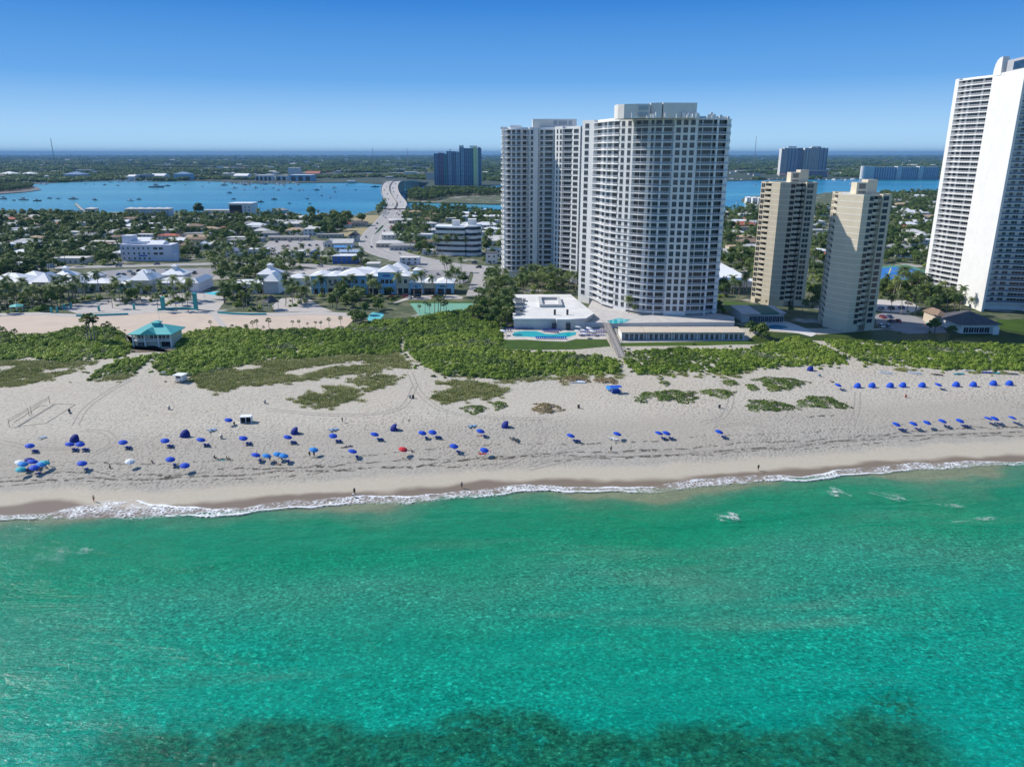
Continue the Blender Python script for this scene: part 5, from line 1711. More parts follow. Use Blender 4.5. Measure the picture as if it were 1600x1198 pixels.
for k in range(7): MB().box(U(806), U(806) + 3.5, 8 + k * 6, 11 + k * 6, 5.0, 6.0).build('air_handler', METAL, rf)
for k in range(4): MB().box(U(813 + k * 2), U(813 + k * 2) + 1.4, 14 + k * 9, 18 + k * 9, 5.0, 6.1).build('air_handler', METAL, rf)
for px in (868, 888): MB().tube((U(px), 8, 5), (U(px), 8, 7.6), .55, .55, 10).build('chimney', SHUTTER, rf)
for px in (862, 884): MB().box(U(px), U(px) + 2, -2.0, -1.3, .1, 3.2).build('door', SHUTTER, root)
excl(root, U(800), U(935), -3, 64)
POOL = M('pool_water_turquoise', (.02, .42, .46), .06, .08, .4, spec=.5)
DECK = M('pool_deck', (.56, .51, .45), .9, .12, .5)
sheet('pool_deck', [(783, 530), (790, 514.5), (800, 513.5), (912, 513.5), (952, 513), (955, 527), (940, 530), (900, 529.5), (884, 533.5), (850, 532.5), (822, 530.5), (796, 531)], .06, DECK)
pp = [(800.7, 522.7), (803, 519.8), (810, 518), (822, 517.4), (838, 517.7), (845, 519.5), (852, 522), (864, 522.6), (872, 522), (878, 519.8), (890, 519), (900.6, 519.2), (899.5, 523.5), (890, 526.2), (876, 528.6), (854, 528.6), (836, 527), (822.6, 526.2), (806, 526.2), (801, 524.5)]
o = sheet('swimming_pool', pp, .10, POOL, kind=None)
tag(o, 'free-form turquoise swimming pool in front of the white clubhouse', 'pool')
sheet('lawn', [(778, 545), (788, 530.8), (822, 531), (850, 533), (884, 534), (900, 530), (948, 530.5), (954, 541), (900, 546), (840, 547)], .05, LAWN)
sheet('lawn', [(962, 536), (1165, 532.5), (1180, 537), (1100, 540), (964, 541)], .05, LAWN)
sheet('paved_strip', [(962, 534), (1165, 530.5), (1168, 532.3), (962, 536)], .08, PAVE)
# terrace in front of the tower
q = [g2(905, 513), g2(930, 511.5), g2(960, 512.5), g2(1120, 511), g2(1147, 511), g2(1147, 502), g2(1124, 498), g2(975, 488), g2(925, 476)]
o = MB().prism(q, -.3, 2.4, 0, 1).build('terrace_wall', [M('terrace_stucco', (.62, .62, .62), .8, .06, .2), PAVE])
tag(o, 'pale raised garden terrace wrapped round the foot of the curved condo', 'terrace')
pl = [(948, 502), (966, 497), (985, 500), (975, 504), (958, 506)]
o = MB().prism([g2(a, b_ , 2.4) for a, b_ in pl], 2.38, 2.46).build('wading_pool', POOL); tag(o, 'small pale pool on the terrace of the curved condo', 'pool')
EXP.append(q)
# cottages in a row
root, U, s = pxframe(966, 1162, 531, 'beach_cottages', 'row of five joined cottages with tan slab roofs under the condo', 'cottages')
LM.append(('the tan-roofed cottage row', 1064, 525))
cots = [(970, 1008), (1008, 1047.4), (1047.4, 1087), (1087, 1126), (1126, 1163)]
for a, b_ in cots:
    MB().box(U(a) + .9, U(b_) - .1, 0, 9, -.3, 3.3).build('wall', M('cottage_stucco', (.52, .53, .55), .8, .06, .3), root)
    MB().box(U(a), U(b_) - .35, -1.3, 10, 3.302, 3.7).build('roof', M('tan_slab_roof', (.56, .48, .38), .9, .08, .3), root)
    add_wins(root, U(a) + 1.4, U(b_) - .6, 0, .2, 4, 1.25, 2.5, 2)
    MB().box(U(a) + .2, U(a) + .5, -1.0, 10, -.3, 3.3).build('party_wall', WHITE, root)
excl(root, U(966), U(1162), -3, 12)
# dune walkover: planks on posts
a, b_ = G(946, 511), G(971, 561)
root = empty('boardwalk', (a.x, a.y, 0), 0, 'weathered wooden walkover descending from the pool deck across the scrub', 'boardwalk')
dv = b_ - a; L_ = dv.length; d = dv.normalized(); n = Vector((-d.y, d.x, 0))
WOOD = M('weathered_wood', (.36, .33, .30), .9, .2, 2)
pk = MB()
nst = int(L_ / .34)
for k in range(nst):
    t_ = (k + .5) / nst; c_ = d * (L_ * t_); z = 2.2 - 1.5 * t_
    e = [c_ + n * 1.35 - d * .15, c_ - n * 1.35 - d * .15, c_ - n * 1.35 + d * .15, c_ + n * 1.35 + d * .15]
    pk.prism([(v.x, v.y) for v in e], z, z + .08)
pk.build('deck_planks', WOOD, root)
for sgn in (-1, 1):
    rl = MB()
    s0, s1 = n * (1.35 * sgn), d * L_ + n * (1.35 * sgn)
    for hh in (.55, 1.05): rl.tube((s0.x, s0.y, 2.2 + hh), (s1.x, s1.y, .7 + hh), .05, .05, 4)
    for k in range(14):
        c_ = d * (L_ * k / 13) + n * (1.35 * sgn); rl.box(c_.x - .07, c_.x + .07, c_.y - .07, c_.y + .07, -.5, 3.3 - 1.5 * k / 13)
    rl.build('handrail', WOOD, root)
LM.append(('the wooden walkover', 958, 535))
# clubhouse of the cream towers, shaded pool
root, U, s = pxframe(1157, 1228, 505, 'pool_house', 'grey pool house with a dark green roof panel at the foot of the cream towers', 'pool house')
LM.append(('the green-panelled pool house', 1195, 492))
MB().box(U(1160), U(1226), 2, 20, -.3, 4.4).build('wall', GREYW, root)
MB().box(U(1158), U(1187), 0, 20.4, 4.402, 4.9).build('roof', M('pale_grey_roof', (.50, .50, .49), .9, .1), root)
MB().box(U(1187) + .05, U(1216), 0, 20.4, 4.402, 5.0).build('roof', M('dark_green_roof', (.02, .14, .11), .6, .1), root)
MB().box(U(1216) + .05, U(1228), 1, 20.4, 4.402, 4.8).build('roof', M('pale_grey_roof', (.50, .50, .49), .9, .1), root)
add_wins(root, U(1172), U(1226), 2, .2, 9, 1.7, 2.8, 2)
excl(root, U(1155), U(1230), -2, 22)
sheet('cream_pool_deck', [(1190, 514), (1196, 503), (1228, 502), (1262, 514), (1276, 522), (1268, 526), (1240, 519)], .06, M('pale_pool_deck', (.60, .58, .56), .9, .08))
o = sheet('swimming_pool', [(1191, 513), (1198, 508.5), (1212, 507.5), (1226, 509), (1232, 512), (1222, 514), (1205, 514.6)], .10, M('pool_water_shaded', (.03, .22, .34), .06, .08, .4, spec=.5), kind=None)  # the tower shade is put into this pool's bluer, darker water colour
tag(o, 'half-round blue pool in the shade beside the green-panelled pool house', 'pool')
pexcl([(1185, 516), (1190, 500), (1262, 500), (1285, 526), (1240, 522)])
# beach pavilion with teal roof
root, U, s = pxframe(208, 268, 543, 'beach_pavilion', 'two-storey cream lifeguard pavilion with teal hip roof and white columns', 'pavilion')
LM.append(('the teal-roofed pavilion', 240, 530))
w_ = U(268)
wl = MB().box(0.3, w_ - .2, 1.8, 12, -.4, 5.6).build('wall', M('pavilion_cream', (.60, .62, .52), .8, .05, .3), root)
MB().box(0, w_, .2, 1.8, 2.6, 2.9).build('balcony', TRIM, root)
rl = MB()
rl.box(0, w_, .2, .28, 3.75, 3.83)
for k in range(40): rl.box(w_ * k / 40, w_ * k / 40 + .06, .2, .28, 2.9, 3.75)
rl.build('railing', TRIM, root)
for px in (208, 226.5, 247.5, 267): MB().box(U(px), U(px) + .55, .1, .65, -.4, 5.6).build('column', WHITE, root)
r_ = MB().hip(-.4, w_ + .4, -.2, 12.4, 5.602, 3.0, 0, 6.0, .8, .3).gable(U(224), U(248), -.8, 5, 5.9, 2.2, 0, .2, axis='y').build('roof', ROOFTEAL, root)
MB().box(w_ * .52 - 1.4, w_ * .52 + 1.4, 4.8, 7.4, 7.4, 9.4).hip(w_ * .52 - 1.4, w_ * .52 + 1.4, 4.8, 7.4, 9.4, .8, 0, None, .5).build('cupola', [ROOFTEAL], r_)
for px, n in ((213, 2), (233, 3), (252, 2)): add_wins(root, U(px), U(px) + 1.7 * n, 1.8, 3.4, n, 1.2, 1.8, 2)
add_wins(root, U(214), U(222), 1.8, .5, 2, 1.4, 1.3, 2); add_wins(root, U(251), U(264), 1.8, 0, 2, 2.0, 2.2, 2, SHUTTER)
MB().tube((w_ * .62, 5.6, 9.4), (w_ * .62, 5.6, 17), .07, .03, 5).build('flagpole', TRIM, root)
excl(root, -1, w_ + 1, -3, 13)
pexcl([(196, 548), (270, 548), (276, 556), (190, 556)])
# teal gateway on the plaza
root, U, s = pxframe(248, 310, 484.5, 'gateway', 'teal gateway of two tall pillars joined by a low curved teal wall', 'gateway')
LM.append(('the teal gateway', 279, 478))
for a, h in ((252, 6.2), (303, 8.2)): MB().box(U(a), U(a) + 1.7, 0, 1.7, -.3, h).box(U(a) - .25, U(a) + 1.95, -.25, 1.95, h, h + .5).build('pillar', TEAL, root)
arc = [(U(248) + (U(310) - U(248)) * k / 12, -1.2 + 2.6 * (1 - (k / 6 - 1) ** 2)) for k in range(13)]
MB().prism(arc + [(x, y + .5) for x, y in reversed(arc)], -.3, 1.1).build('low_wall', TEAL, root)
# promenade wall
for pts, lab in (([(119, 494.6), (140, 494.2), (170, 493.2), (200, 492)], 'teal seat wall along the promenade on the pavilion side of the gateway'), ([(340, 489.6), (360, 491.4), (390, 492.4), (416, 492.2)], 'teal seat wall along the promenade beside the dark gazebo')):
    P = [Vector(g2(*q)) for q in pts]
    Q = offset(P, -.7)
    o = MB().prism([tuple(p) for p in P] + [tuple(p) for p in reversed(Q)], -.2, .9).build('seat_wall', TEAL); tag(o, lab, 'wall')
for k, (px, py, h) in enumerate(((81, 489, 2.6), (90, 488.6, 2.6), (101, 484, 2.6), (111, 482, 2.8), (155, 486, 2.6), (210, 484, 3.0))):
    p = G(px, py); o = MB().box(-.4, .4, -.4, .4, -.2, h).box(-.5, .5, -.5, .5, h, h + .25).build('bollard_pillar', TEAL, None, p)
    tag(o, ('first teal pillar on the promenade, hut end', 'second teal pillar on the promenade, hut end', 'third teal pillar on the promenade, under the palms', 'fourth teal pillar on the promenade, under the palms', 'teal pillar by the promenade palm bed alone', 'teal pillar on the lawn next to the gateway')[k], 'pillar', 'teal pillars on the promenade')
# shelters
def pyramid(name, px, py, r, h, rise, roof, lab, n=6):
    p = G(px, py); root = empty(name, (p.x, p.y, 0), 0, lab, 'shelter')
    MB().lathe([(r, h), (r, h + .2), (.05, h + rise)], n, 0, close=True).build('roof', roof, root)
    for k in range(n):
        t_ = 2 * math.pi * k / n; MB().tube((r * .82 * math.cos(t_), r * .82 * math.sin(t_), -.2), (r * .82 * math.cos(t_), r * .82 * math.sin(t_), h + .1), .14, .14, 6).build('post', WHITE, root)
    EXC.append((p.x, p.y, r + 1))
pyramid('picnic_shelter', 27, 486, 3.6, 2.6, 1.3, ROOFTEAL, 'six-sided picnic shelter with pale teal roof at the grove edge')
pyramid('gazebo', 424, 484, 4.6, 4.2, 3.4, ROOFD, 'dark pyramid-roofed gazebo at the edge of the sand square', 4)
LM.append(('the dark gazebo', 424, 478))
p = G(332, 468)
root = empty('shade_sail', (p.x, p.y, 0), 0, 'turquoise shade sail stretched over the plaza near the gateway', 'shade sail')
pts = [(-5.2, 2, 3.2), (4.6, 3.2, 4.2), (5.2, -2.8, 2.6), (-.5, -.6, 3.0)]
MB().poly(pts).poly([(x, y, z - .03) for x, y, z in reversed(pts)]).build('sail', M('turquoise_fabric', (.03, .50, .58), .7, .06), root)
for x, y, z in pts[:3]: MB().tube((x, y, -.2), (x, y, z), .1, .08, 6).build('post', WHITE, root)

# --- streets and open ground
ASPH = M('worn_asphalt', (.20, .19, .185), .95, .15, .2); ROADC = M('pale_road_concrete', (.36, .34, .32), .9, .10, .12); LOT = M('parking_asphalt', (.27, .265, .27), .95, .15, .15); PLAZA = M('plaza_paving', (.46, .425, .39), .9, .10, .3)  # road concrete has a pale tone of its own
SALM = M('salmon_sand', (.55, .445, .35), .95, .07, .12)
PAINT = M('road_paint', (.75, .74, .70), .8, .05)
sheet('sand_square', [(-160, 498), (0, 494.5), (60, 492), (120, 495.5), (180, 494.2), (230, 489), (300, 489), (345, 493), (430, 493.5), (500, 491), (545, 494), (552, 500), (540, 512), (520, 517), (400, 520), (330, 518), (285, 524), (190, 524), (110, 524), (60, 532), (-160, 530)], .05, SALM)
sheet('promenade', [(-160, 492), (60, 488), (120, 491), (170, 489), (230, 484.5), (310, 484.5), (345, 488), (430, 489), (500, 486.5), (548, 489.5), (556, 500), (545, 495), (500, 491.6), (430, 493.9), (345, 493.4), (300, 489.3), (230, 489.3), (180, 494.5), (120, 495.8), (60, 492.4), (-160, 498.4)], .09, PLAZA)
sheet('plaza', [(90, 480), (150, 470), (240, 462), (310, 456), (345, 455), (352, 470), (340, 486), (312, 483.8), (250, 483.8), (170, 488.4), (120, 490)], .06, PLAZA)
sheet('plaza_walk', [(430, 488), (425, 478), (440, 466), (480, 465), (500, 478), (520, 486.5), (470, 486.8)], .06, PLAZA)
sheet('garden_path', [(329, 493.5), (340, 493.5), (352, 506), (356, 516), (346, 517), (342, 506)], .08, PLAZA)
sheet('park_lawn', [(178, 486), (200, 479), (240, 477), (246, 482), (228, 484), (184, 488)], .05, LAWN)
sheet('park_lawn', [(0, 488), (30, 481), (80, 477), (90, 482), (60, 487), (10, 491)], .05, LAWN)
sheet('beach_path', [(180, 524), (196, 524), (203, 535), (198, 548), (208, 552), (262, 549), (268, 556), (246, 566), (212, 590), (236, 590), (250, 570), (278, 552), (268, 546), (190, 546), (186, 536)], .03 + .3, SAND)
# road from the bridge to the beach
RD = [(617, 326, 0), (610, 340, 0), (600, 353, 0), (590, 366, 0), (586, 378, 0), (594, 389, 0), (618, 399, 0), (655, 408, 0), (700, 416, 0), (745, 420, 0), (800, 424, 0)]
ctr = smooth_pts([g2(a, b_) for a, b_, _z in RD], 6)
def strip(name, pts, w0, w1, z, mat, kind='structure'):
    a = offset(pts, w0); b_ = offset(pts, w1)
    mb = MB()
    for k in range(len(pts) - 1):
        q = [(*a[k], z), (*a[k + 1], z), (*b_[k + 1], z), (*b_[k], z)]
        n_ = (Vector(q[1]) - Vector(q[0])).cross(Vector(q[2]) - Vector(q[0]))
        mb.poly(q if n_.z > 0 else q[::-1])
    return tag(mb.build(name, mat), kind=kind)
strip('bridge_road', ctr, -15, 15, .10, ROADC)
for k in range(len(ctr) - 1):
    pass
EXP.append([tuple(p) for p in offset(ctr, -17)] + [tuple(p) for p in reversed(offset(ctr, 17))])
def dashes(pts, offs, dash, gap, w, z):
    at, L = seg_frames(pts); mb = MB(); s_ = 0
    while s_ < L - dash:
        (a, d0), (b_, d1) = at(s_), at(s_ + dash)
        n0, n1 = outward(d0), outward(d1)
        q = [(*(a + n0 * (offs - w)), z), (*(b_ + n1 * (offs - w)), z), (*(b_ + n1 * (offs + w)), z), (*(a + n0 * (offs + w)), z)]
        nn = (Vector(q[1]) - Vector(q[0])).cross(Vector(q[2]) - Vector(q[0])); mb.poly(q if nn.z > 0 else q[::-1]); s_ += dash + gap
    return mb
mk = MB()
for o_, da, ga in ((-11.5, 3, 9), (-7.6, 3, 9), (7.6, 3, 9), (11.5, 3, 9), (-3.6, 12, .01), (3.6, 12, .01), (-14.4, 12, .01), (14.4, 12, .01)):
    m2 = dashes(ctr, o_, da, ga, .14, .13)
    off = len(mk.v); mk.v += m2.v; mk.f += [tuple(i + off for i in f) for f in m2.f]; mk.m += m2.m
tag(mk.build('road_markings', PAINT), kind='structure')
sheet('grass_median', [(591, 358), (597, 352), (600, 353), (592, 362), (584, 367)], .14, LAWN)
# ocean avenue and side streets
AV = smooth_pts([g2(-60, 421), g2(190, 416), g2(300, 413), g2(390, 412), g2(470, 414), g2(560, 420), g2(640, 420), g2(700, 421)], 5)
strip('avenue', AV, -6.5, 6.5, .08, ROADC); EXP.append([tuple(p) for p in offset(AV, -8)] + [tuple(p) for p in reversed(offset(AV, 8))])
mk2 = dashes(AV, 0, 3, 7, .14, .11); tag(mk2.build('avenue_markings', PAINT), kind='structure')
sheet('beach_road', [(735, 415), (770, 418), (768, 432), (760, 446), (752, 462), (728, 463), (735, 445), (740, 430)], .12, ROADC); pexcl([(735, 415), (770, 418), (768, 432), (756, 462), (725, 463), (740, 430)])
sheet('parking_lot', [(112, 440), (130, 427), (190, 421), (300, 419), (345, 421), (330, 434), (240, 438), (150, 443)], .06, LOT); pexcl([(150, 442), (160, 426), (190, 421), (330, 420), (330, 432), (240, 438)])
sheet('parking_lot', [(405, 392), (420, 377), (480, 374), (510, 377), (505, 392), (470, 402), (425, 404)], .06, ROADC); pexcl([(405, 392), (420, 377), (480, 374), (510, 377), (505, 392), (470, 402), (425, 404)])
sheet('parking_lot', [(436, 437), (445, 424), (500, 418), (560, 424), (556, 430), (500, 432), (480, 444)], .06, PLAZA)
sheet('parking_lot', [(655, 432), (650, 424), (700, 422), (735, 424), (730, 440), (715, 446), (708, 440), (660, 436)], .06, LOT)
sheet('parking_lot', [(612, 475), (640, 462), (712, 461), (724, 464), (722, 467), (640, 468)], .06, PLAZA); pexcl([(600, 478), (640, 458), (730, 458), (750, 470), (745, 482), (735, 494), (650, 493)])
sheet('dirt_lot', [(528, 363), (545, 357), (578, 356), (572, 366), (545, 369), (520, 368)], .05, M('dry_grass_lot', (.34, .28, .15), .95, .2, .2)); pexcl([(520, 369), (545, 357), (578, 356), (572, 368)])
sheet('dirt_lot', [(545, 345), (560, 337), (590, 336), (598, 340), (592, 348), (560, 349)], .05, M('dry_grass_lot', (.34, .28, .15), .95, .2, .2)); pexcl([(545, 345), (560, 337), (598, 336), (592, 348), (560, 349)])
SOILG = leaf_mat('ground_cover', (.03, .06, .012), (.07, .11, .02), (.13, .16, .04), .08)
sheet('scrub_ground', [(962, 541), (1180, 538), (1240, 531), (1300, 533), (1720, 546), (1720, 500), (1480, 507), (1280, 523), (1190, 517), (1166, 533), (964, 535.5)], .03, SOILG)
sheet('scrub_ground', [(560, 506), (600, 498), (700, 492), (785, 500), (796, 532), (778, 545), (700, 542), (640, 535), (620, 520)], .03, SOILG)
COURT = M('green_court', (.16, .36, .26), .85, .08, .2)
o = sheet('sports_court', [(640, 474), (738, 474), (744, 482), (736, 492), (655, 493)], .10, COURT, kind=None); tag(o, 'pale green sports court beside the sky blue shops, edged by sabal palms', 'sports court')
sheet('court_grass', [(637, 471), (737, 471), (738, 473.8), (639, 473.8)], .08, LAWN)
LM.append(('the green sports court', 690, 482))
o = sheet('splash_pad', [(572, 496), (582, 488), (598, 488.5), (600, 493), (590, 503), (578, 504)], .12, M('splash_pad_teal', (.12, .46, .48), .6, .08), kind=None); tag(o, 'teal splash pad half hidden in the shrubs by the sand square', 'splash pad')
pexcl([(570, 498), (582, 486), (600, 487), (604, 494), (592, 506), (578, 506)])
# tennis court beyond the cream towers
o = MB()
P = [g2(1372, 438), g2(1376, 419), g2(1416, 415.5), g2(1448, 426), g2(1446, 436.5)]
sheet('court_surround', [(1366, 440), (1372, 416.5), (1416, 413.5), (1452, 425), (1450, 439)], .06, M('court_green', (.09, .26, .16), .8, .1))
o = sheet('tennis_courts', [(1374, 437), (1378, 419), (1416, 416), (1446, 426), (1444, 436)], .10, M('court_blue', (.03, .17, .46), .8, .08), kind=None); tag(o, 'bright blue tennis courts behind the nearer cream tower', 'tennis court')
LM.append(('the blue tennis courts', 1410, 427))
mk3 = MB()
for a, b_ in (((1378, 432), (1440, 433)), ((1384, 423), (1430, 424)), ((1392, 419), (1386, 436)), ((1412, 418), (1416, 436)), ((1430, 424), (1436, 436))):
    A, B = Vector(g2(*a)), Vector(g2(*b_)); n = outward((B - A).normalized()) * .35
    mk3.poly([(*(A + n), .14), (*(B + n), .14), (*(B - n), .14), (*(A - n), .14)])
tag(mk3.build('court_lines', M('court_line_yellow', (.60, .55, .20), .8, .05)), kind='structure')
sheet('courts_apron', [(1374, 446), (1372, 441), (1450, 440), (1452, 446)], .06, M('tan_apron', (.55, .42, .30), .9, .1))
pexcl([(1362, 448), (1368, 412), (1420, 411), (1456, 424), (1456, 448)])
sheet('parking_lot', [(1372, 512), (1366, 494), (1380, 488), (1420, 492), (1470, 506), (1480, 520), (1420, 522)], .06, LOT); pexcl([(1372, 514), (1362, 492), (1380, 487), (1422, 491), (1470, 505), (1480, 520), (1420, 524)])
sheet('drive', [(1364, 484), (1370, 468), (1420, 470), (1440, 482), (1420, 490), (1380, 487)], .05, PAVE)
sheet('lawn', [(1558, 512), (1556, 500), (1700, 496), (1700, 524), (1620, 522)], .05, LAWN)
sheet('lawn', [(1135, 486), (1130, 470), (1172, 474), (1190, 480), (1178, 488)], .05, LAWN)
sheet('pool_terrace', [(1440, 510), (1450, 495), (1478, 490), (1498, 496), (1490, 506), (1462, 512)], .08, M('terracotta_deck', (.46, .33, .26), .9, .1))
o = sheet('swimming_pool', [(1446, 505), (1452, 497.5), (1468, 496.5), (1470, 500), (1460, 506)], .12, POOL, kind=None); tag(o, 'small turquoise pool under palms near the tall white tower', 'pool')
root, U, s = pxframe(1492, 1560, 521, 'beach_house', 'low white beach house with dark hip roof at the foot of the tall white tower', 'house')
LM.append(('the dark-roofed beach house', 1525, 512))
volume(root, U(1500), U(1558), 0, 20, -.3, 4.2, WHITE, ROOFD, 'hip', 4.0, 1.2); volume(root, U(1492), U(1508), 16, 28, -.3, 4.6, TAN, ROOFB, 'hip', 2.2, .6)
add_wins(root, U(1504), U(1545), 0, .4, 5, 2.2, 2.4, 2); MB().box(U(1546), U(1555), -2.4, 0, -.3, 3.4).build('porch', WHITE, root)
excl(root, U(1490), U(1560), -3, 29)
LM += [('the curved condo tower', 1010, 480), ('the rear condo tower', 850, 432), ('the cream twin towers', 1250, 490), ('the tall white tower', 1480, 470), ('the splash pad', 586, 496), ('the dirt lot', 552, 362), ('the blue-walled shop', 538, 408)]

# --- the bridge
BR = [(1.5, 617, 326), (3.5, 620, 318), (8, 613.5, 308), (12.5, 609.5, 300.5), (17.5, 608.5, 293), (21, 611, 287), (22.2, 616, 283.6)]
P3 = [G(px, py, z) for z, px, py in BR]
last = P3[-1]
P3 += [Vector((last.x + 3, last.y + 130, 19.5)), Vector((last.x + 2, last.y + 280, 12.5)), Vector((last.x - 1, last.y + 430, 5)), Vector((last.x - 4, last.y + 560, 1.2))]
b0 = P3[0]
root = empty('road_bridge', (b0.x, b0.y, 0), 0, 'high arched twin concrete road bridge crossing the lagoon', 'bridge')
LM.append(('the road bridge', 612, 305))
cp = smooth_pts([(q.x, q.y) for q in P3], 5)
zz = np.interp(np.linspace(0, len(P3) - 1, len(cp)), np.arange(len(P3)), [q.z for q in P3])
BC = M('bridge_concrete', (.44, .415, .385), .85, .08, .1, stain=.15)
def deck(name, w0, w1, dz, th, mat):
    a, b_ = offset(cp, w0), offset(cp, w1)
    mb = MB()
    for k in range(len(cp) - 1):
        A0, A1, B0, B1 = a[k], a[k + 1], b_[k], b_[k + 1]
        z0, z1 = zz[k] + dz, zz[k + 1] + dz
        o = Vector((b0.x, b0.y))
        A0, A1, B0, B1 = A0 - o, A1 - o, B0 - o, B1 - o
        top = [(*A0, z0), (*A1, z1), (*B1, z1), (*B0, z0)]; bot = [(x, y, z - th) for x, y, z in top]
        mb.poly(top[::-1]); mb.poly(bot)
        mb.poly([top[0], top[1], bot[1], bot[0]]); mb.poly([top[2], top[3], bot[3], bot[2]])
    mb.f = [f for f in mb.f]
    return mb.build(name, mat, root)
deck('deck', -15.5, -.7, 0, 1.6, BC); deck('deck', .7, 15.5, 0, 1.6, BC)
for w in (-15.5, -1.05, .7, 15.2): deck('parapet', w, w + .35, 1.1, 1.1, BC)
LINE = MB()
for w in (-12.4, 12.1): deck('shoulder_line', w, w + .3, .03, .02, PAINT)
for w in (-8.6, -5.0, 4.8, 8.4): deck('lane_line', w, w + .18, .03, .02, PAINT)
for k in range(8, len(cp) - 4, 3):
    pier = MB(); d = (cp[k + 1] - cp[k]).normalized(); n_ = outward(d)
    for sd in (-8.5, 8.5):
        c_ = cp[k] + n_ * sd - Vector((b0.x, b0.y))
        pier = MB()
        e = [c_ + n_ * 5 + d, c_ - n_ * 5 + d, c_ - n_ * 5 - d, c_ + n_ * 5 - d]
        pier.prism([tuple(v) for v in e], -3, zz[k] - 1.6); pier.build('pier', BC, root)
# ------------------------------------------------------------------ trees
rng = np.random.default_rng(11)
BROAD = [broadleaf(60 + k, H=8.2 + .5 * k, Rr=4.0 + .25 * (k % 3), n=520) for k in range(6)]
COCO = [coconut(80 + k, H=9.5 + (k % 3) * .9, lean=.6 + .5 * k, n=16 + k % 3) for k in range(5)]
SABAL = [sabal(90 + k, H=7.0 + .6 * k) for k in range(3)]
HB = [8.2 + .5 * k for k in range(6)]


def both(pair, name):
    a, b_ = pair
    va = np.empty(len(a.vertices) * 3, np.float32); a.vertices.foreach_get('co', va)
    vb = np.empty(len(b_.vertices) * 3, np.float32); b_.vertices.foreach_get('co', vb)
    fs = [tuple(p.vertices) for p in a.polygons] + [tuple(v + len(a.vertices) for v in p.vertices) for p in b_.polygons]
    me = bpy.data.meshes.new(name)
    me.from_pydata(np.concatenate([va, vb]).reshape(-1, 3).tolist(), [], fs)
    me.materials.append(a.materials[0]); me.materials.append(b_.materials[0])
    me.polygons.foreach_set('material_index', [0] * len(a.polygons) + [1] * len(b_.polygons))
    me.update(); return me


ALLM = [both(p, 'whole_tree') for p in BROAD + COCO + SABAL]
EXA = [(np.array(p).min(0), np.array(p).max(0), p) for p in EXP]


def clear(x, y, r=0.0):
    k = np.ones(len(x), bool)
    for lo, hi, poly in EXA:
        m_ = (x > lo[0]) & (x < hi[0]) & (y > lo[1]) & (y < hi[1])
        if m_.any():
            idx = np.where(m_)[0]
            k[idx[in_poly(x[idx], y[idx], poly)]] = False
    for cx, cy, cr in EXC: k &= (x - cx) ** 2 + (y - cy) ** 2 > cr * cr
    return k


def thin(x, y, dmin):
    """no two stems closer than dmin"""
    cell = {}
    keep = []
    for i in range(len(x)):
        a, b_ = int(x[i] // dmin), int(y[i] // dmin)
        if any((x[j] - x[i]) ** 2 + (y[j] - y[i]) ** 2 < dmin * dmin for da in (-1, 0, 1) for db in (-1, 0, 1) for j in cell.get((a + da, b_ + db), ())): continue
        cell.setdefault((a, b_), []).append(i); keep.append(i)
    return np.array(keep, int)


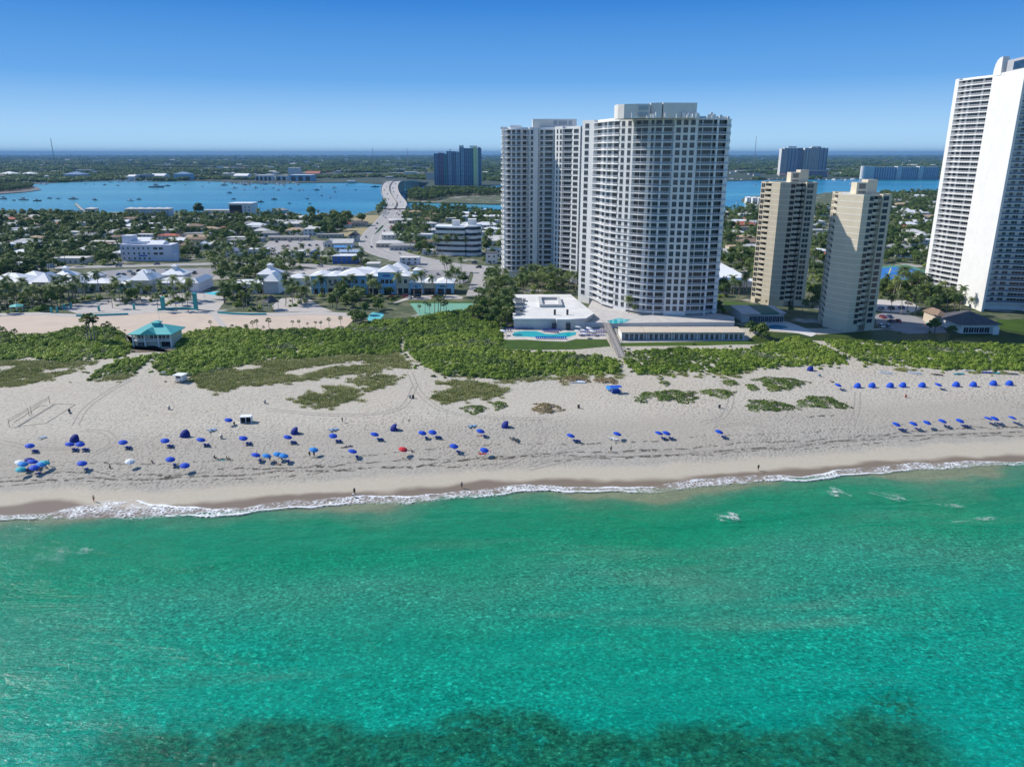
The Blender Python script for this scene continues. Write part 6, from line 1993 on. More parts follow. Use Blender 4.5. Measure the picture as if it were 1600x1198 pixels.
# region, density of broadleaf, density of palms, broadleaf scale, name of the place
REG = [
    ([(-90, 341), (120, 338), (200, 341), (330, 341), (400, 342), (430, 339), (520, 341), (540, 352), (520, 362), (470, 368), (400, 374), (405, 392), (330, 402), (280, 408), (262, 409), (262, 395), (190, 398), (190, 412), (110, 420), (60, 428), (0, 436), (-90, 440)], .0092, .0040, .84, 'among the houses'),
    ([(-60, 394), (110, 394), (118, 414), (60, 427), (0, 435), (-60, 438)], .0085, .004, .95, 'in the leafy corner beside the avenue'),
    ([(-60, 336), (110, 339), (150, 345), (200, 346), (190, 368), (60, 366), (-60, 366)], .0060, .001, 1.05, 'in the leafy corner by the lagoon'),
    ([(480, 352), (540, 342), (548, 350), (530, 366), (490, 372)], .014, .001, 1.15, 'in the dense clump by the dirt lot'),
    ([(330, 402), (405, 394), (470, 403), (560, 404), (585, 420), (560, 424), (500, 417), (445, 424), (436, 436), (345, 440), (330, 425)], .0055, .0150, .8, 'in the palm avenue'),
    ([(-60, 462), (30, 461), (120, 461), (160, 464), (160, 470), (100, 479), (60, 486), (0, 491), (-60, 494)], .002, .036, .9, 'in the arcade palm grove'),
    ([(163, 466), (208, 465), (248, 463), (248, 470), (200, 478), (175, 484)], .004, .026, .8, 'on the plaza before the arcade'),
    ([(252, 464), (300, 466), (300, 478), (256, 479)], .001, .012, .7, 'on the plaza before the arcade'),
    ([(346, 466), (358, 461), (430, 462), (418, 474), (400, 487), (350, 485)], .004, .014, .8, 'beside the dark gazebo'),
    ([(440, 462), (488, 462), (492, 470), (470, 482), (446, 480)], .002, .030, .8, 'in front of the sky blue shops'),
    ([(492, 463), (600, 462), (618, 465), (612, 476), (590, 486), (560, 490), (520, 484), (500, 474)], .014, .008, .95, 'in front of the sky blue shops'),
    ([(545, 495), (570, 488), (600, 497), (590, 505), (555, 506)], .014, .006, .6, 'round the splash pad'),
    ([(722, 445), (740, 440), (786, 440), (800, 462), (800, 510), (786, 528), (760, 505), (735, 497), (750, 478), (745, 465)], .012, .012, .85, 'between the court and the condo'),
    ([(690, 420), (735, 422), (728, 446), (712, 452)], .002, .012, .7, 'by the avenue car park'),
    ([(606, 352), (640, 332), (700, 334), (786, 336), (786, 405), (756, 408), (754, 350), (690, 349), (672, 356), (678, 400), (640, 404), (604, 392), (598, 376)], .0085, .0065, .85, 'by the bridge road'),
    ([(548, 378), (566, 366), (582, 352), (594, 346), (590, 354), (576, 372), (572, 386)], .006, .012, .7, 'by the bridge road'),
    ([(590, 338), (600, 330), (606, 322), (600, 322), (588, 332)], .006, .012, .8, 'by the bridge road'),
    ([(786, 336), (1130, 333), (1130, 420), (786, 425)], .004, .001, 1.0, 'behind the condo towers'),
    ([(1128, 334), (1176, 326), (1186, 345), (1182, 440), (1128, 418)], .0068, .005, .85, 'between the condo and the cream tower'),
    ([(1262, 328), (1292, 326), (1290, 470), (1266, 486), (1258, 470)], .0066, .004, .85, 'between the cream towers'),
    ([(1374, 304), (1470, 302), (1480, 330), (1452, 420), (1420, 410), (1372, 412)], .0066, .003, .85, 'behind the cream tower'),
    ([(1470, 300), (1800, 298), (1800, 420), (1480, 420)], .006, .001, 1.0, 'behind the tall white tower'),
    ([(1374, 447), (1440, 448), (1500, 462), (1500, 486), (1462, 488), (1420, 468), (1372, 466)], .022, .014, .8, 'at the foot of the tall white tower'),
    ([(1404, 484), (1440, 486), (1448, 492), (1440, 506), (1420, 500)], .004, .022, .7, 'round the small tower pool'),
    ([(1122, 452), (1172, 452), (1160, 470), (1132, 470), (1130, 500), (1150, 506), (1120, 500)], .020, .008, .8, 'beside the flat white roof'),
    ([(1168, 508), (1190, 500), (1188, 520), (1200, 532), (1172, 530)], .030, .0, .62, 'beside the tan-roofed cottages'),
    ([(806, 440), (880, 436), (898, 444), (900, 458), (870, 462), (806, 462)], .006, .030, .75, 'in the garden of the rear condo'),
    ([(922, 484), (950, 494), (968, 492), (1000, 500), (960, 506), (930, 502), (905, 496)], .012, .010, .5, 'on the terrace of the curved condo'),
    ([(796, 470), (804, 462), (806, 512), (786, 512)], .03, .02, .7, 'against the white clubhouse wall'),
    ([(1230, 488), (1262, 486), (1268, 500), (1240, 500)], .012, .006, .6, 'between the cream towers'),
    ([(1474, 512), (1500, 508), (1500, 524), (1470, 524)], .010, .01, .7, 'by the dark-roofed beach house'),
    ([(640, 314), (638, 303), (650, 300), (720, 298.6), (800, 299), (800, 306), (735, 306), (700, 307), (680, 314)], .018, .002, 1.15, 'on the park peninsula'),
    ([(-200, 289.6), (36, 289.2), (52, 292), (50, 296), (0, 300), (-200, 302)], .020, 0, 1.0, 'on the spoil island'),
    ([(660, 326), (735, 330), (735, 333), (650, 333), (640, 330)], .010, .002, 1.0, 'by the bridge road'),
]
TX, TY, TK, TS, TP = [], [], [], [], []     # kind 0-5 broad, 6-10 coconut, 11-13 sabal
for poly, db, dp, sc, place in REG:
    x, y = sample_px_poly(poly, db * 1.9, rng)
    n1 = np.sin(x * .031 + 1.7 * np.sin(y * .019)) + np.sin(y * .027 + 1.3 * np.sin(x * .023))
    k = clear(x, y) & ((n1 > -.55) | (rng.uniform(size=len(x)) < .25)); x, y = x[k], y[k]
    k = thin(x, y, 4.6 * sc); x, y = x[k], y[k]
    TX.append(x); TY.append(y); TK.append(rng.integers(0, 6, len(x))); TS.append(sc * rng.uniform(.62, 1.18, len(x))); TP += [place] * len(x)
    x, y = sample_px_poly(poly, dp * 1.3, rng)
    k = clear(x, y); x, y = x[k], y[k]
    k = thin(x, y, 3.4); x, y = x[k], y[k]
    TX.append(x); TY.append(y); TK.append(np.where(rng.uniform(size=len(x)) < .72, rng.integers(6, 11, len(x)), rng.integers(11, 14, len(x)))); TS.append(rng.uniform(.72, 1.12, len(x))); TP += [place] * len(x)


def hat(p, py):
    """height over the ground point p of what shows at picture row py"""
    dy = (599 - py) / F
    return CAMZ + p[1] * (dy * CP - SP) / (dy * SP + CP)


def one(px, pyb, pyc, kind, place):
    p = G(px, pyb)
    base = {0: 8.5, 1: 10.4, 2: 7.6}[kind]
    h = max(2.5, hat(p, pyc))
    TX.append(np.array([p.x])); TY.append(np.array([p.y]))
    TK.append(np.array([{0: rnd.randrange(0, 6), 1: rnd.randrange(6, 11), 2: rnd.randrange(11, 14)}[kind]])); TS.append(np.array([h / base])); TP.append(place)


for a in ((386, 522, 508), (396, 517, 504), (402.6, 516, 502), (413, 520, 511), (421, 516, 499), (457, 514, 503), (468, 512, 501), (481.5, 514, 506), (493, 514, 504), (501.5, 513, 503), (514.5, 511, 498), (533, 511, 498), (3, 536, 513), (10, 538, 516), (17, 534, 519), (27, 537, 518), (14, 540, 525), (52, 532, 523), (62, 532, 523),
          (138, 535, 500), (144, 536, 499), (149, 536, 501), (134, 534, 512), (330, 514, 503), (163, 522, 508), (172, 524, 505), (180, 528, 512), (152, 526, 514)): one(*a, 2, 'on the edge of the sand square')
for a in ((656, 489, 477), (664, 490, 474), (672, 491, 477), (679, 490, 468), (685, 491, 467), (688, 490, 467), (694, 490, 474), (698, 491, 474)): one(*a, 2, 'in front of the sports court')
for k in range(9): one(684 + k * 7, 398.5, 369 + (k % 2), 1, 'in the row before the curved office')
for a in ((502, 462, 432), (534, 463, 432), (553, 463, 432), (578, 463, 434), (622, 463, 427), (647, 463, 434), (680, 463, 434), (696, 463, 430), (660, 462, 427), (10, 466, 430), (40, 466, 438), (115, 468, 432), (158, 468, 430), (187, 467, 433), (272, 470, 434), (291, 470, 434), (276, 486, 455), (294, 487, 458), (247, 487, 458)): one(*a, 1, 'standing before the shop fronts')
for a in ((1132, 452, 434), (1140, 452, 440), (1150, 452, 440), (972, 490, 460), (982, 497, 466), (990, 498, 478)): one(*a, 2 if a[0] > 1100 else 1, 'beside the flat white roof' if a[0] > 1100 else 'at the foot of the curved condo')
for a in ((1392, 488, 462), (1408, 492, 458), (1425, 478, 452), (1447, 500, 468), (1462, 502, 470), (1402, 468, 424), (1394, 470, 436), (1434, 448, 438), (1478, 490, 456), (1490, 492, 460), (1500, 492, 462), (1514, 492, 466), (1448, 530, 518), (1404, 528, 520), (1195, 478, 470)): one(*a, 1, 'at the foot of the tall white tower')
for a in ((1180, 524, 508), (1172, 520, 503), (1190, 528, 512), (1460, 520, 500), (1452, 516, 504), (566, 352, 332), (545, 352, 332), (487, 342, 324), (312, 340, 320), (588, 486, 474), (540, 480, 462), (520, 482, 464)): one(*a, 0, 'as a single round crown')
TX, TY, TK, TS = map(np.concatenate, (TX, TY, TK, TS))
PXT, PYT = px_arr(TX, TY, 6)
hid = ((PXT > 792) & (PXT < 1118) & (PYT < 425)) | ((PXT > 1440) & (PYT < 440) & (PXT > 1500 - (PYT - 126) * .15))     # behind the towers: nothing of them shows
keep = ~hid & (PXT > -60) & (PXT < 1660)
TX, TY, TK, TS, PXT, PYT = [a[keep] for a in (TX, TY, TK, TS, PXT, PYT)]
TP = [p for p, k in zip(TP, keep) if k]
HT = np.array([HB[k] if k < 6 else 10.4 if k < 11 else 8 for k in TK]) * TS
size = HT / np.hypot(TX, TY)
isb = TK < 6
order = np.argsort(-size)
pick = []
for fam in (True, False):
    c_ = [i for i in order if isb[i] == fam and -5 < PXT[i] < 1605][:292]
    pick += c_
pick_set = set(pick)
LABEL_ME = []       # (object, description, px, py, category, group)
r5 = random.Random(21)
for i in pick:
    k = int(TK[i])
    nm = 'broadleaf_tree' if k < 6 else 'palm_tree'
    cr, tr = (BROAD + COCO + SABAL)[k]
    root = empty(nm, (float(TX[i]), float(TY[i]), 0), r5.uniform(0, 6.28))
    root.scale = (float(TS[i]),) * 3
    put('crown', cr, root); put('trunk', tr, root)
    h = HT[i]
    if k < 6: d = ('low round green tree' if h < 6 else 'tall broad green tree' if h > 9.8 else 'leafy green tree')
    elif k < 11: d = ('short feathery palm' if h < 8.6 else 'tall slender coconut palm' if h > 11 else 'coconut palm')
    else: d = ('small cabbage palm' if h < 5.5 else 'tall cabbage palm' if h > 8.5 else 'round-headed cabbage palm')
    LABEL_ME.append((root, d, float(PXT[i]), float(PYT[i]), 'tree' if k < 6 else 'palm tree', TP[i]))
rest = np.array([i for i in range(len(TX)) if i not in pick_set])
print('TREES', len(TX), len(pick), len(rest), 'broad', int(isb.sum()))
scatter('town_trees', TX[rest], TY[rest], np.zeros(len(rest)), TS[rest], TK[rest], ALLM, rng)
# hedges and undergrowth in the gardens
X, Y, SC = [], [], []
for poly, db, dp, sc, place in REG[:27]:
    x, y = sample_px_poly(poly, .020, rng)
    k = clear(x, y); X.append(x[k]); Y.append(y[k])
X, Y = np.concatenate(X), np.concatenate(Y)
px_, py_ = px_arr(X, Y)
k = ~(((px_ > 792) & (px_ < 1118) & (py_ < 425))) & (py_ > 335) & (px_ > -60) & (px_ < 1660)
X, Y = X[k], Y[k]
scatter('garden_undergrowth', X, Y, np.zeros(len(X)), rng.uniform(.5, 1.3, len(X)), rng.integers(0, 6, len(X)), SHRUBS, rng)

# --- mainland: wooded suburb running to the horizon
def cluster(seed):
    r_ = np.random.default_rng(seed)
    lobes = [(r_.uniform(-16, 16), r_.uniform(-16, 16), r_.uniform(4, 6), r_.uniform(4, 7), r_.uniform(4, 7), r_.uniform(3.5, 5)) for _ in range(7)]
    V, Q = join([cloud(lobes, 260, 2.6, r_, .5, .8), solid_lobes(lobes, r_, .8)])
    return np_mesh('tree_cluster', V, Q, [LEAF_D])
CL = [cluster(200 + k) for k in range(4)]
def shore_main(x): return np.interp(x, [q[0] for q in mp], [q[1] for q in mp])
Xs, Ys, Ss = [], [], []
for y0, y1, n, s in ((2000, 3200, 6500, 1.0), (3200, 5200, 6500, 1.3), (5200, 9000, 5200, 1.9), (9000, 16000, 3200, 2.8), (16000, 30000, 1800, 3.6)):
    y = rng.uniform(y0, y1, n); hw = y * .80
    x = rng.uniform(-1, 1, n) * hw
    nz = np.sin(x * .0041 + 2 * np.sin(y * .0027)) + np.sin(y * .0083 + 1.6 * np.sin(x * .0031))
    k = (y > shore_main(x) + 25) & (nz > -.25) & (np.sin(x * .012 + y * .004) + np.sin(y * .011 - x * .005) > -1.0)
    Xs.append(x[k]); Ys.append(y[k]); Ss.append(s * rng.uniform(.6, 1.2, k.sum()))
Xs, Ys, Ss = map(np.concatenate, (Xs, Ys, Ss))
scatter('mainland_forest', Xs, Ys, np.zeros(len(Xs)) - 1, Ss, rng.integers(0, 4, len(Xs)), CL, rng)
# ------------------------------------------------------------------ people, umbrellas, loungers on the sand
BLUE = M('cobalt_canvas', (.012, .075, .52), .7, .10, 2); BLUE2 = M('light_blue_canvas', (.03, .24, .62), .7, .10, 2); NAVY = M('navy_canvas', (.008, .022, .20), .7, .12, 2); RED = M('red_canvas', (.60, .03, .04), .7, .1, 2); TURQ = M('turquoise_canvas', (.06, .42, .46), .7, .1, 2); WCAN = M('white_canvas', (.75, .76, .76), .7, .05, 2)
CHB = M('blue_sling', (.02, .06, .33), .7, .1, 2); CHL = M('pale_blue_sling', (.16, .36, .62), .7, .1, 2)
POLE = M('pale_pole', (.6, .6, .58), .4, .05, 1); WOODP = M('wood_frame', (.42, .34, .25), .8, .15, 2)


def umbrella_parts(col, r=1.25):
    T = Matrix.Rotation(R(14), 3, 'Y') @ Matrix.Rotation(R(6), 3, 'X')
    n = 8
    mb = MB()
    mb.lathe([(.03, .42), (r * .35, .34), (r * .72, .18), (r, 0), (r, -.10)], n, 0, (0, 0, 1.72), T)
    mb.lathe([(r - .01, -.10), (r * .985, 0), (r * .7, .155), (.03, .39)], n, 0, (0, 0, 1.72), T)
    can = mb.mesh('canopy', col)
    pb = MB(); top = Vector((0, 0, 1.72)) + T @ Vector((0, 0, .5))
    pb.tube((.0, 0, -.35), tuple(top), .028, .025, 6)
    rb = MB()
    for k in range(n):
        a = 2 * math.pi * k / n
        rb.tube(tuple(Vector((0, 0, 1.72)) + T @ Vector((0, 0, .36))), tuple(Vector((0, 0, 1.72)) + T @ Vector((r * .96 * math.cos(a), r * .96 * math.sin(a), -.01))), .012, .012, 4)
    return can, pb.mesh('pole', POLE), rb.mesh('ribs', POLE)


UMB = {}


def umbrella(px, py, col, label, r=1.25, group='beach umbrellas on the sand'):
    """px, py: centre of the canopy in the photograph"""
    key = (col.name, r)
    if key not in UMB: UMB[key] = umbrella_parts(col, r)
    q = GZ(px, py)
    for _ in range(3):                       # ground under a canopy 1.85 m up
        c_ = G(px, py, q.z + 1.85); q = Vector((c_.x, c_.y, float(beach_z(c_.x, c_.y))))
    root = empty('beach_umbrella', q, rnd.uniform(-.5, .5), label, 'umbrella', group)
    a, b_, c_ = UMB[key]
    put('canopy', a, root); put('pole', b_, root); put('ribs', c_, root)
    return q


def lounger_meshes(col):
    s = MB(); s.box(-.30, .30, -.95, .35, .30, .36)
    f = MB()
    for x in (-.31, .27): f.box(x, x + .04, -.95, .95, .25, .30, 0)
    for x in (-.31, .27):
        for y in (-.85, .7): f.box(x, x + .04, y, y + .05, -.15, .25, 0)
    b_ = MB(); a = R(48)
    y1, z1 = .35 + .72 * math.cos(a), .33 + .72 * math.sin(a)
    b_.v = [(-.30, .35, .33), (.30, .35, .33), (.30, y1, z1), (-.30, y1, z1), (-.30, .40, .28), (.30, .40, .28), (.30, y1 + .05, z1 - .05), (-.30, y1 + .05, z1 - .05)]
    b_.f = [(0, 1, 2, 3), (7, 6, 5, 4), (1, 5, 6, 2), (4, 0, 3, 7), (3, 2, 6, 7)]; b_.m = [0] * 5
    return s.mesh('seat', col), b_.mesh('backrest', col), f.mesh('frame', POLE)


LNG = {}


def lounger(p, rz, col, label, group='sun loungers under the beach umbrellas'):
    if col.name not in LNG: LNG[col.name] = lounger_meshes(col)
    z = float(beach_z(p[0], p[1]))
    root = empty('sun_lounger', (p[0], p[1], z), rz, label, 'lounger', group)
    root.scale = (1.15, 1.15, 1.15)
    for nm, me in zip(('seat', 'backrest', 'frame'), LNG[col.name]): put(nm, me, root)


# (px, py, colour, number of loungers, where)
B1 = [
    (46.4, 695.4, BLUE, 2, 'blue umbrella with two loungers, last of the back row at the volleyball end'), (108.8, 693, BLUE, 2, 'blue umbrella paired with another in front of the dome tent, volleyball side'), (125, 693, BLUE, 2, 'blue umbrella paired with another in front of the dome tent, gateway side'),
    (192, 690, BLUE, 2, 'blue umbrella alone by the curved wheel tracks'), (257.7, 687.5, BLUE, 2, 'blue umbrella in the back row below the navy dome by the bin'), (314, 686, BLUE, 2, 'blue umbrella in the back row next to the grey bin'), (380, 683.7, BLUE, 2, 'blue umbrella in the back row under the white double cabana'),
    (357, 655.3, BLUE, 0, 'blue umbrella up by the white double cabana, a person under it'), (449.7, 682, BLUE, 2, 'blue umbrella in the back row below a navy tent mid beach'), (520.4, 680, BLUE, 2, 'blue umbrella with pale blue chairs standing just behind it'), (585.4, 677.5, BLUE, 2, 'blue umbrella in the back row below the open navy tent'),
    (660, 675.4, BLUE, 1, 'blue umbrella of a touching pair at the end of the long back row, tent side'), (676, 674.4, BLUE, 2, 'blue umbrella of a touching pair at the end of the long back row, bin side'), (751, 672.6, BLUE, 1, 'blue umbrella beside two pale chairs under the vine mats'), (128, 722.7, BLUE, 1, 'blue umbrella in the front row next to the crowded umbrella camp'),
    (266, 716.7, BLUE, 1, 'blue umbrella of a front-row pair, farther from the water'), (288.4, 726, BLUE, 0, 'blue umbrella of a front-row pair, nearer the water'), (399.8, 709.7, BLUE, 1, 'blue umbrella at the end of the pale blue umbrella group'), (551, 704, BLUE, 1, 'blue umbrella in the front row right below people lying on towels'),
    (709.4, 696, BLUE, 1, 'blue umbrella in the front row between the red one and the tents'), (757, 702, BLUE, 0, 'small dark blue umbrella with sunbathers sprawled round it'), (892, 679.6, BLUE, 2, 'blue umbrella with two loungers seaward of the brown mound'), (964.7, 676.8, BLUE, 0, 'blue umbrella with a white lounger left out in the sun'),
    (1029.7, 675.7, BLUE, 1, 'blue umbrella of the close pair seaward of the widest mound, mound side'), (1041.6, 675.7, BLUE, 1, 'blue umbrella of the close pair seaward of the widest mound, open side'), (1124, 673.7, BLUE, 1, 'lone blue umbrella in the raked rings seaward of the oval mound'),
    (1310, 601, BLUE, 1, 'blue umbrella at the head of the cabana row, by the brown lounger'), (1466.6, 600.3, BLUE, 1, 'blue umbrella standing within the cabana row'), (1401, 662, BLUE, 2, 'first blue umbrella of the far waterside row, nearest the pier of mounds'), (1427.6, 661, BLUE, 1, 'second blue umbrella of the far waterside row'), (1449, 659.4, BLUE, 0, 'third blue umbrella of the far waterside row, nothing beneath'),
    (1473, 657, BLUE, 1, 'fourth blue umbrella of the far waterside row, with gear beneath'), (1500.5, 656.5, BLUE, 2, 'fifth blue umbrella of the far waterside row, tilted over loungers'), (1544, 653, BLUE, 1, 'blue umbrella of the touching pair in the far waterside row, inner one'), (1554.7, 653, BLUE, 1, 'blue umbrella of the touching pair in the far waterside row, outer one'), (1582, 652, BLUE, 1, 'last blue umbrella of the far waterside row, at the photo edge'),
    (629.8, 701, RED, 0, 'the only red umbrella on the beach'), (202.7, 720, WCAN, 0, 'white umbrella in the front row with one dark shadow'), (416.7, 711, BLUE2, 0, 'tilted small pale blue umbrella in the middle of its group'), (434, 708.6, BLUE2, 0, 'pale blue umbrella at the back of its group'), (443.5, 711, BLUE2, 1, 'pale blue umbrella at the front corner of its group'),
    (490.3, 701.6, BLUE2, 0, 'pale blue umbrella with two people standing beneath'),
    (36, 724, BLUE2, 1, 'pale blue umbrella, inland side of the crowded camp'), (46, 717.5, NAVY, 0, 'dark blue umbrella, back of the crowded camp'), (51, 720, BLUE, 0, 'bright blue umbrella in the middle of the crowded camp'), (53, 729, BLUE, 1, 'bright blue umbrella, seaward front of the crowded camp'), (65, 724, BLUE2, 0, 'pale blue umbrella at the open end of the crowded camp'), (70, 721.5, TURQ, 0, 'turquoise umbrella at the open end of the crowded camp'), (31, 721.5, WCAN, 0, 'white umbrella in the crowded camp'), (32, 732, TURQ, 0, 'turquoise umbrella at the seaward corner of the crowded camp'),
]
def short(pre, lab, most=16):
    l = lab.replace('with two loungers', '').replace('the only red', 'the red').replace('  ', ' ').strip()
    while len((pre + l).split()) > most and ',' in l: l = l.rsplit(',', 1)[0]
    return ' '.join((pre + l).split()[:most])


for px, py, col, n, lab in B1:
    q = umbrella(px, py, col, lab)
    for k in range(n):
        lounger((q.x + 1.15 + .95 * k, q.y - .55 - .15 * k), math.pi + rnd.uniform(-.15, .15) + .35, CHB,
                short('lounger under the ' if n == 1 else 'inner lounger under the ' if k == 0 else 'outer lounger under the ', lab))


# navy pop-up domes and clam-shell cabanas
def dome_mesh(r=1.35, h=1.75, col=None):
    mb = MB(); n, k2 = 12, 6
    for i in range(k2 + 1):
        t_ = (math.pi * .78) * i / k2 - .2
    # quarter shell on hoops opening towards the sea
    hoops = []
    for i in range(7):
        a = R(-12 + 118 * i / 6)
        ring = []
        for j in range(n + 1):
            u = math.pi * j / n
            x = r * math.cos(u); rr_ = h * math.sin(u)
            ring.append((x, -rr_ * math.cos(a) * .85 + .6, max(0, rr_ * math.sin(a)) + (.0 if i else -.05)))
        hoops.append(ring)
    hoops = [[(x, -y + .9, z) for x, y, z in ring] for ring in hoops]
    for i in range(6):
        for j in range(n):
            mb.poly([hoops[i][j], hoops[i][j + 1], hoops[i + 1][j + 1], hoops[i + 1][j]])
    return mb.mesh('shell', col or BLUE, True)


SHELL = dome_mesh()
HOOP = MB()
for s_ in (-1, 1): HOOP.tube((1.35 * s_, .3, -.1), (1.33 * s_, .3, .35), .04, .04, 5)
HOOPM = HOOP.mesh('hoop_frame', POLE)
FLOORM = MB().box(-1.2, 1.2, -.2, 1.5, -.03, .05).mesh('floor_mat', NAVY)


def dome(px, py, rz, label, sc=1.0, group='navy beach cabanas', col=None):
    q = GZ(px, py)
    root = empty('beach_cabana', q, rz, label, 'cabana', group)
    root.scale = (sc, sc, sc)
    put('shell', SHELL if col is None else col, root); put('hoop_frame', HOOPM, root); put('floor_mat', FLOORM, root)


SHELLN = dome_mesh(col=NAVY)
for px, py, rz, lab, sc in ((121, 688, .0, 'navy dome tent behind the twin umbrellas, volleyball end', 1.15), (292, 680.5, .2, 'navy dome tent behind the back row, near the grey bin', 1.15), (465, 676.5, -.6, 'navy dome tent near the middle of the beach, open sideways', 1.1), (620, 671.5, -.9, 'navy dome tent with its fin raised, left of the red umbrella', 1.1), (793.5, 667, -.9, 'navy dome tent with its fin raised beyond the pale chairs', 1.1), (1268, 578.5, -.8, 'small navy tent at the scrub edge by the sand path', 1.0)):
    dome(px, py, rz + 2.6, lab, sc, 'navy dome tents', SHELLN)
for k, (px, py) in enumerate(((1341.4, 605), (1363.8, 604.5), (1391.8, 604.5), (1412, 604), (1442, 604), (1494.6, 603), (1522, 603), (1553, 601), (1577.7, 601))):
    dome(px, py, 1.9 + (k % 3) * .12, ('first', 'second', 'third', 'fourth', 'fifth', 'sixth', 'seventh', 'eighth', 'ninth')[k] + ' blue clam-shell cabana of the row below the scrub, counted from the sand path', .95)
# chairs
def chair(px, py, rz, lab, col=CHL):
    q = GZ(px, py); lounger((q.x, q.y), rz, col, lab, 'loose beach chairs')
for a in ((66, 685, 2.4, 'pale blue chair alone behind the volleyball-end umbrella'), (329, 674, 2.6, 'pale blue chair of the pair by the navy dome, inner'), (333.5, 673, 2.6, 'pale blue chair of the pair by the navy dome, outer'), (518, 673.5, 2.6, 'pale blue chair of the pair mid beach, inner'), (523.5, 672.5, 2.6, 'pale blue chair of the pair mid beach, outer'),
          (734.5, 668, 2.6, 'pale blue chair of the pair under the vine mats, inner'), (740, 667, 2.6, 'pale blue chair of the pair under the vine mats, outer'), (1280, 587.5, 2.9, 'pale blue lounger lying low near the small tent')): chair(*a)
chair(1299, 597, 2.2, 'brown lounger at the head of the cabana row', WOODP); chair(955, 686, 1.9, 'white lounger left in the sun by the blue umbrella', WCAN); chair(959, 688, 1.6, 'second white lounger in the sun, seaward one', WCAN); chair(109, 645, .6, 'dark chair standing by the volleyball court lines', SHUTTER)
chair(800, 686.5, 2.5, 'black chair of the trio on open sand, inland one', SHUTTER); chair(805, 688.5, 2.2, 'black chair of the trio on open sand, middle one', SHUTTER); chair(808, 690, 2.8, 'black chair of the trio on open sand, seaward one', SHUTTER)
# white double cabana
q = GZ(385, 660); root = empty('double_cabana', q, .1, 'white two-bay canvas cabana with dark openings', 'cabana')
MB().box(-1.6, 1.6, .2, 1.5, -.1, 1.9).build('canvas_back', WCAN, root); MB().box(-1.7, 1.7, -.8, 1.6, 1.902, 2.05).build('canopy', WCAN, root)
for x in (-1.62, -.05, 1.52): MB().box(x, x + .1, -.75, .2, -.1, 1.9).build('divider', WCAN, root)
MB().box(-1.45, 1.45, .12, .19, .1, 1.8).build('dark_inside_panel', DARK, root)  # near-black panel stands in for the dark inside of both bays
# lifeguard hut
q = GZ(281, 597); root = empty('lifeguard_hut', q, -.25, 'small white wooden hut on stilts at the edge of the dune scrub', 'hut')
MB().box(-1.5, 1.5, -.2, 2.2, .6, 2.6).build('wall', WHITE, root); MB().box(-1.9, 1.9, -1.2, 2.5, 2.602, 2.78).build('roof', WCAN, root)
MB().box(-1.1, .6, -.26, -.18, 1.5, 2.3).build('window', SHUTTER, root); MB().box(-1.7, 1.7, -1.1, 2.3, .45, .598).build('deck', WOOD, root)
for x in (-1.4, 1.3):
    for y in (-.9, 2.0): MB().box(x, x + .14, y, y + .14, -.6, .45).build('stilt', WOOD, root)
q = GZ(256, 586); root = empty('sign_board', q, .4, 'small white notice board at the scrub edge near the hut', 'sign'); MB().box(-.7, .7, -.03, .03, .7, 1.5).build('panel', WHITE, root)
for x in (-.6, .52): MB().box(x, x + .08, .035, .1, -.3, 1.5).build('post', WOOD, root)
# volleyball net and lines
PP = [GZ(15, 667), GZ(47.5, 648), GZ(78, 630.5)]
for k in range(2):
    a, b_ = PP[k], PP[k + 1]
    off = .0
    root = empty('volleyball_net', (a.x, a.y, a.z), 0, ('volleyball net on the seaward court', 'volleyball net on the inland court')[k], 'net', 'volleyball nets')
    d = b_ - a
    if k == 0: MB().tube((0, 0, -.3), (0, 0, 2.6), .09, .08, 6).build('post', WOODP, root)
    d2 = d * (.94 if k == 0 else 1)
    MB().tube((d2.x, d2.y, -.3 + d.z), (d2.x, d2.y, 2.6 + d.z), .09, .08, 6).build('post', WOODP, root)
    if k == 1: s0 = d * .06; MB().tube((s0.x, s0.y, -.3), (s0.x, s0.y, 2.6), .09, .08, 6).build('post', WOODP, root)
    nm = MB(); s0 = d * (.03 if k == 0 else .1); s1 = d2 * .97
    for z in (1.55, 1.95, 2.4): nm.tube((s0.x, s0.y, z), (s1.x, s1.y, z), .035, .035, 4)
    for j in range(24):
        c_ = s0 + (s1 - s0) * (j / 23); nm.tube((c_.x, c_.y, 1.55), (c_.x, c_.y, 2.4), .012, .012, 3)
    nm.build('mesh_net', SHUTTER, root)
ROPE = M('court_rope', (.16, .13, .10), .9, .1)
for k, pts in enumerate((((28, 667), (86, 631), (118, 632), (72, 661)), ((22, 660), (62, 634), (75, 634)))):
    mb = MB(); P = [GZ(*q) + Vector((0, 0, .05)) for q in pts]; o_ = P[0].copy()
    for a, b_ in zip(P, P[1:] + ([P[0]] if k == 0 else [])): mb.tube(a - o_, b_ - o_, .045, .045, 4)
    o = mb.build('court_boundary_rope', ROPE, None, o_); tag(o, ('rope outlining the whole volleyball court on the sand', 'short rope line beside the volleyball posts')[k], 'rope')
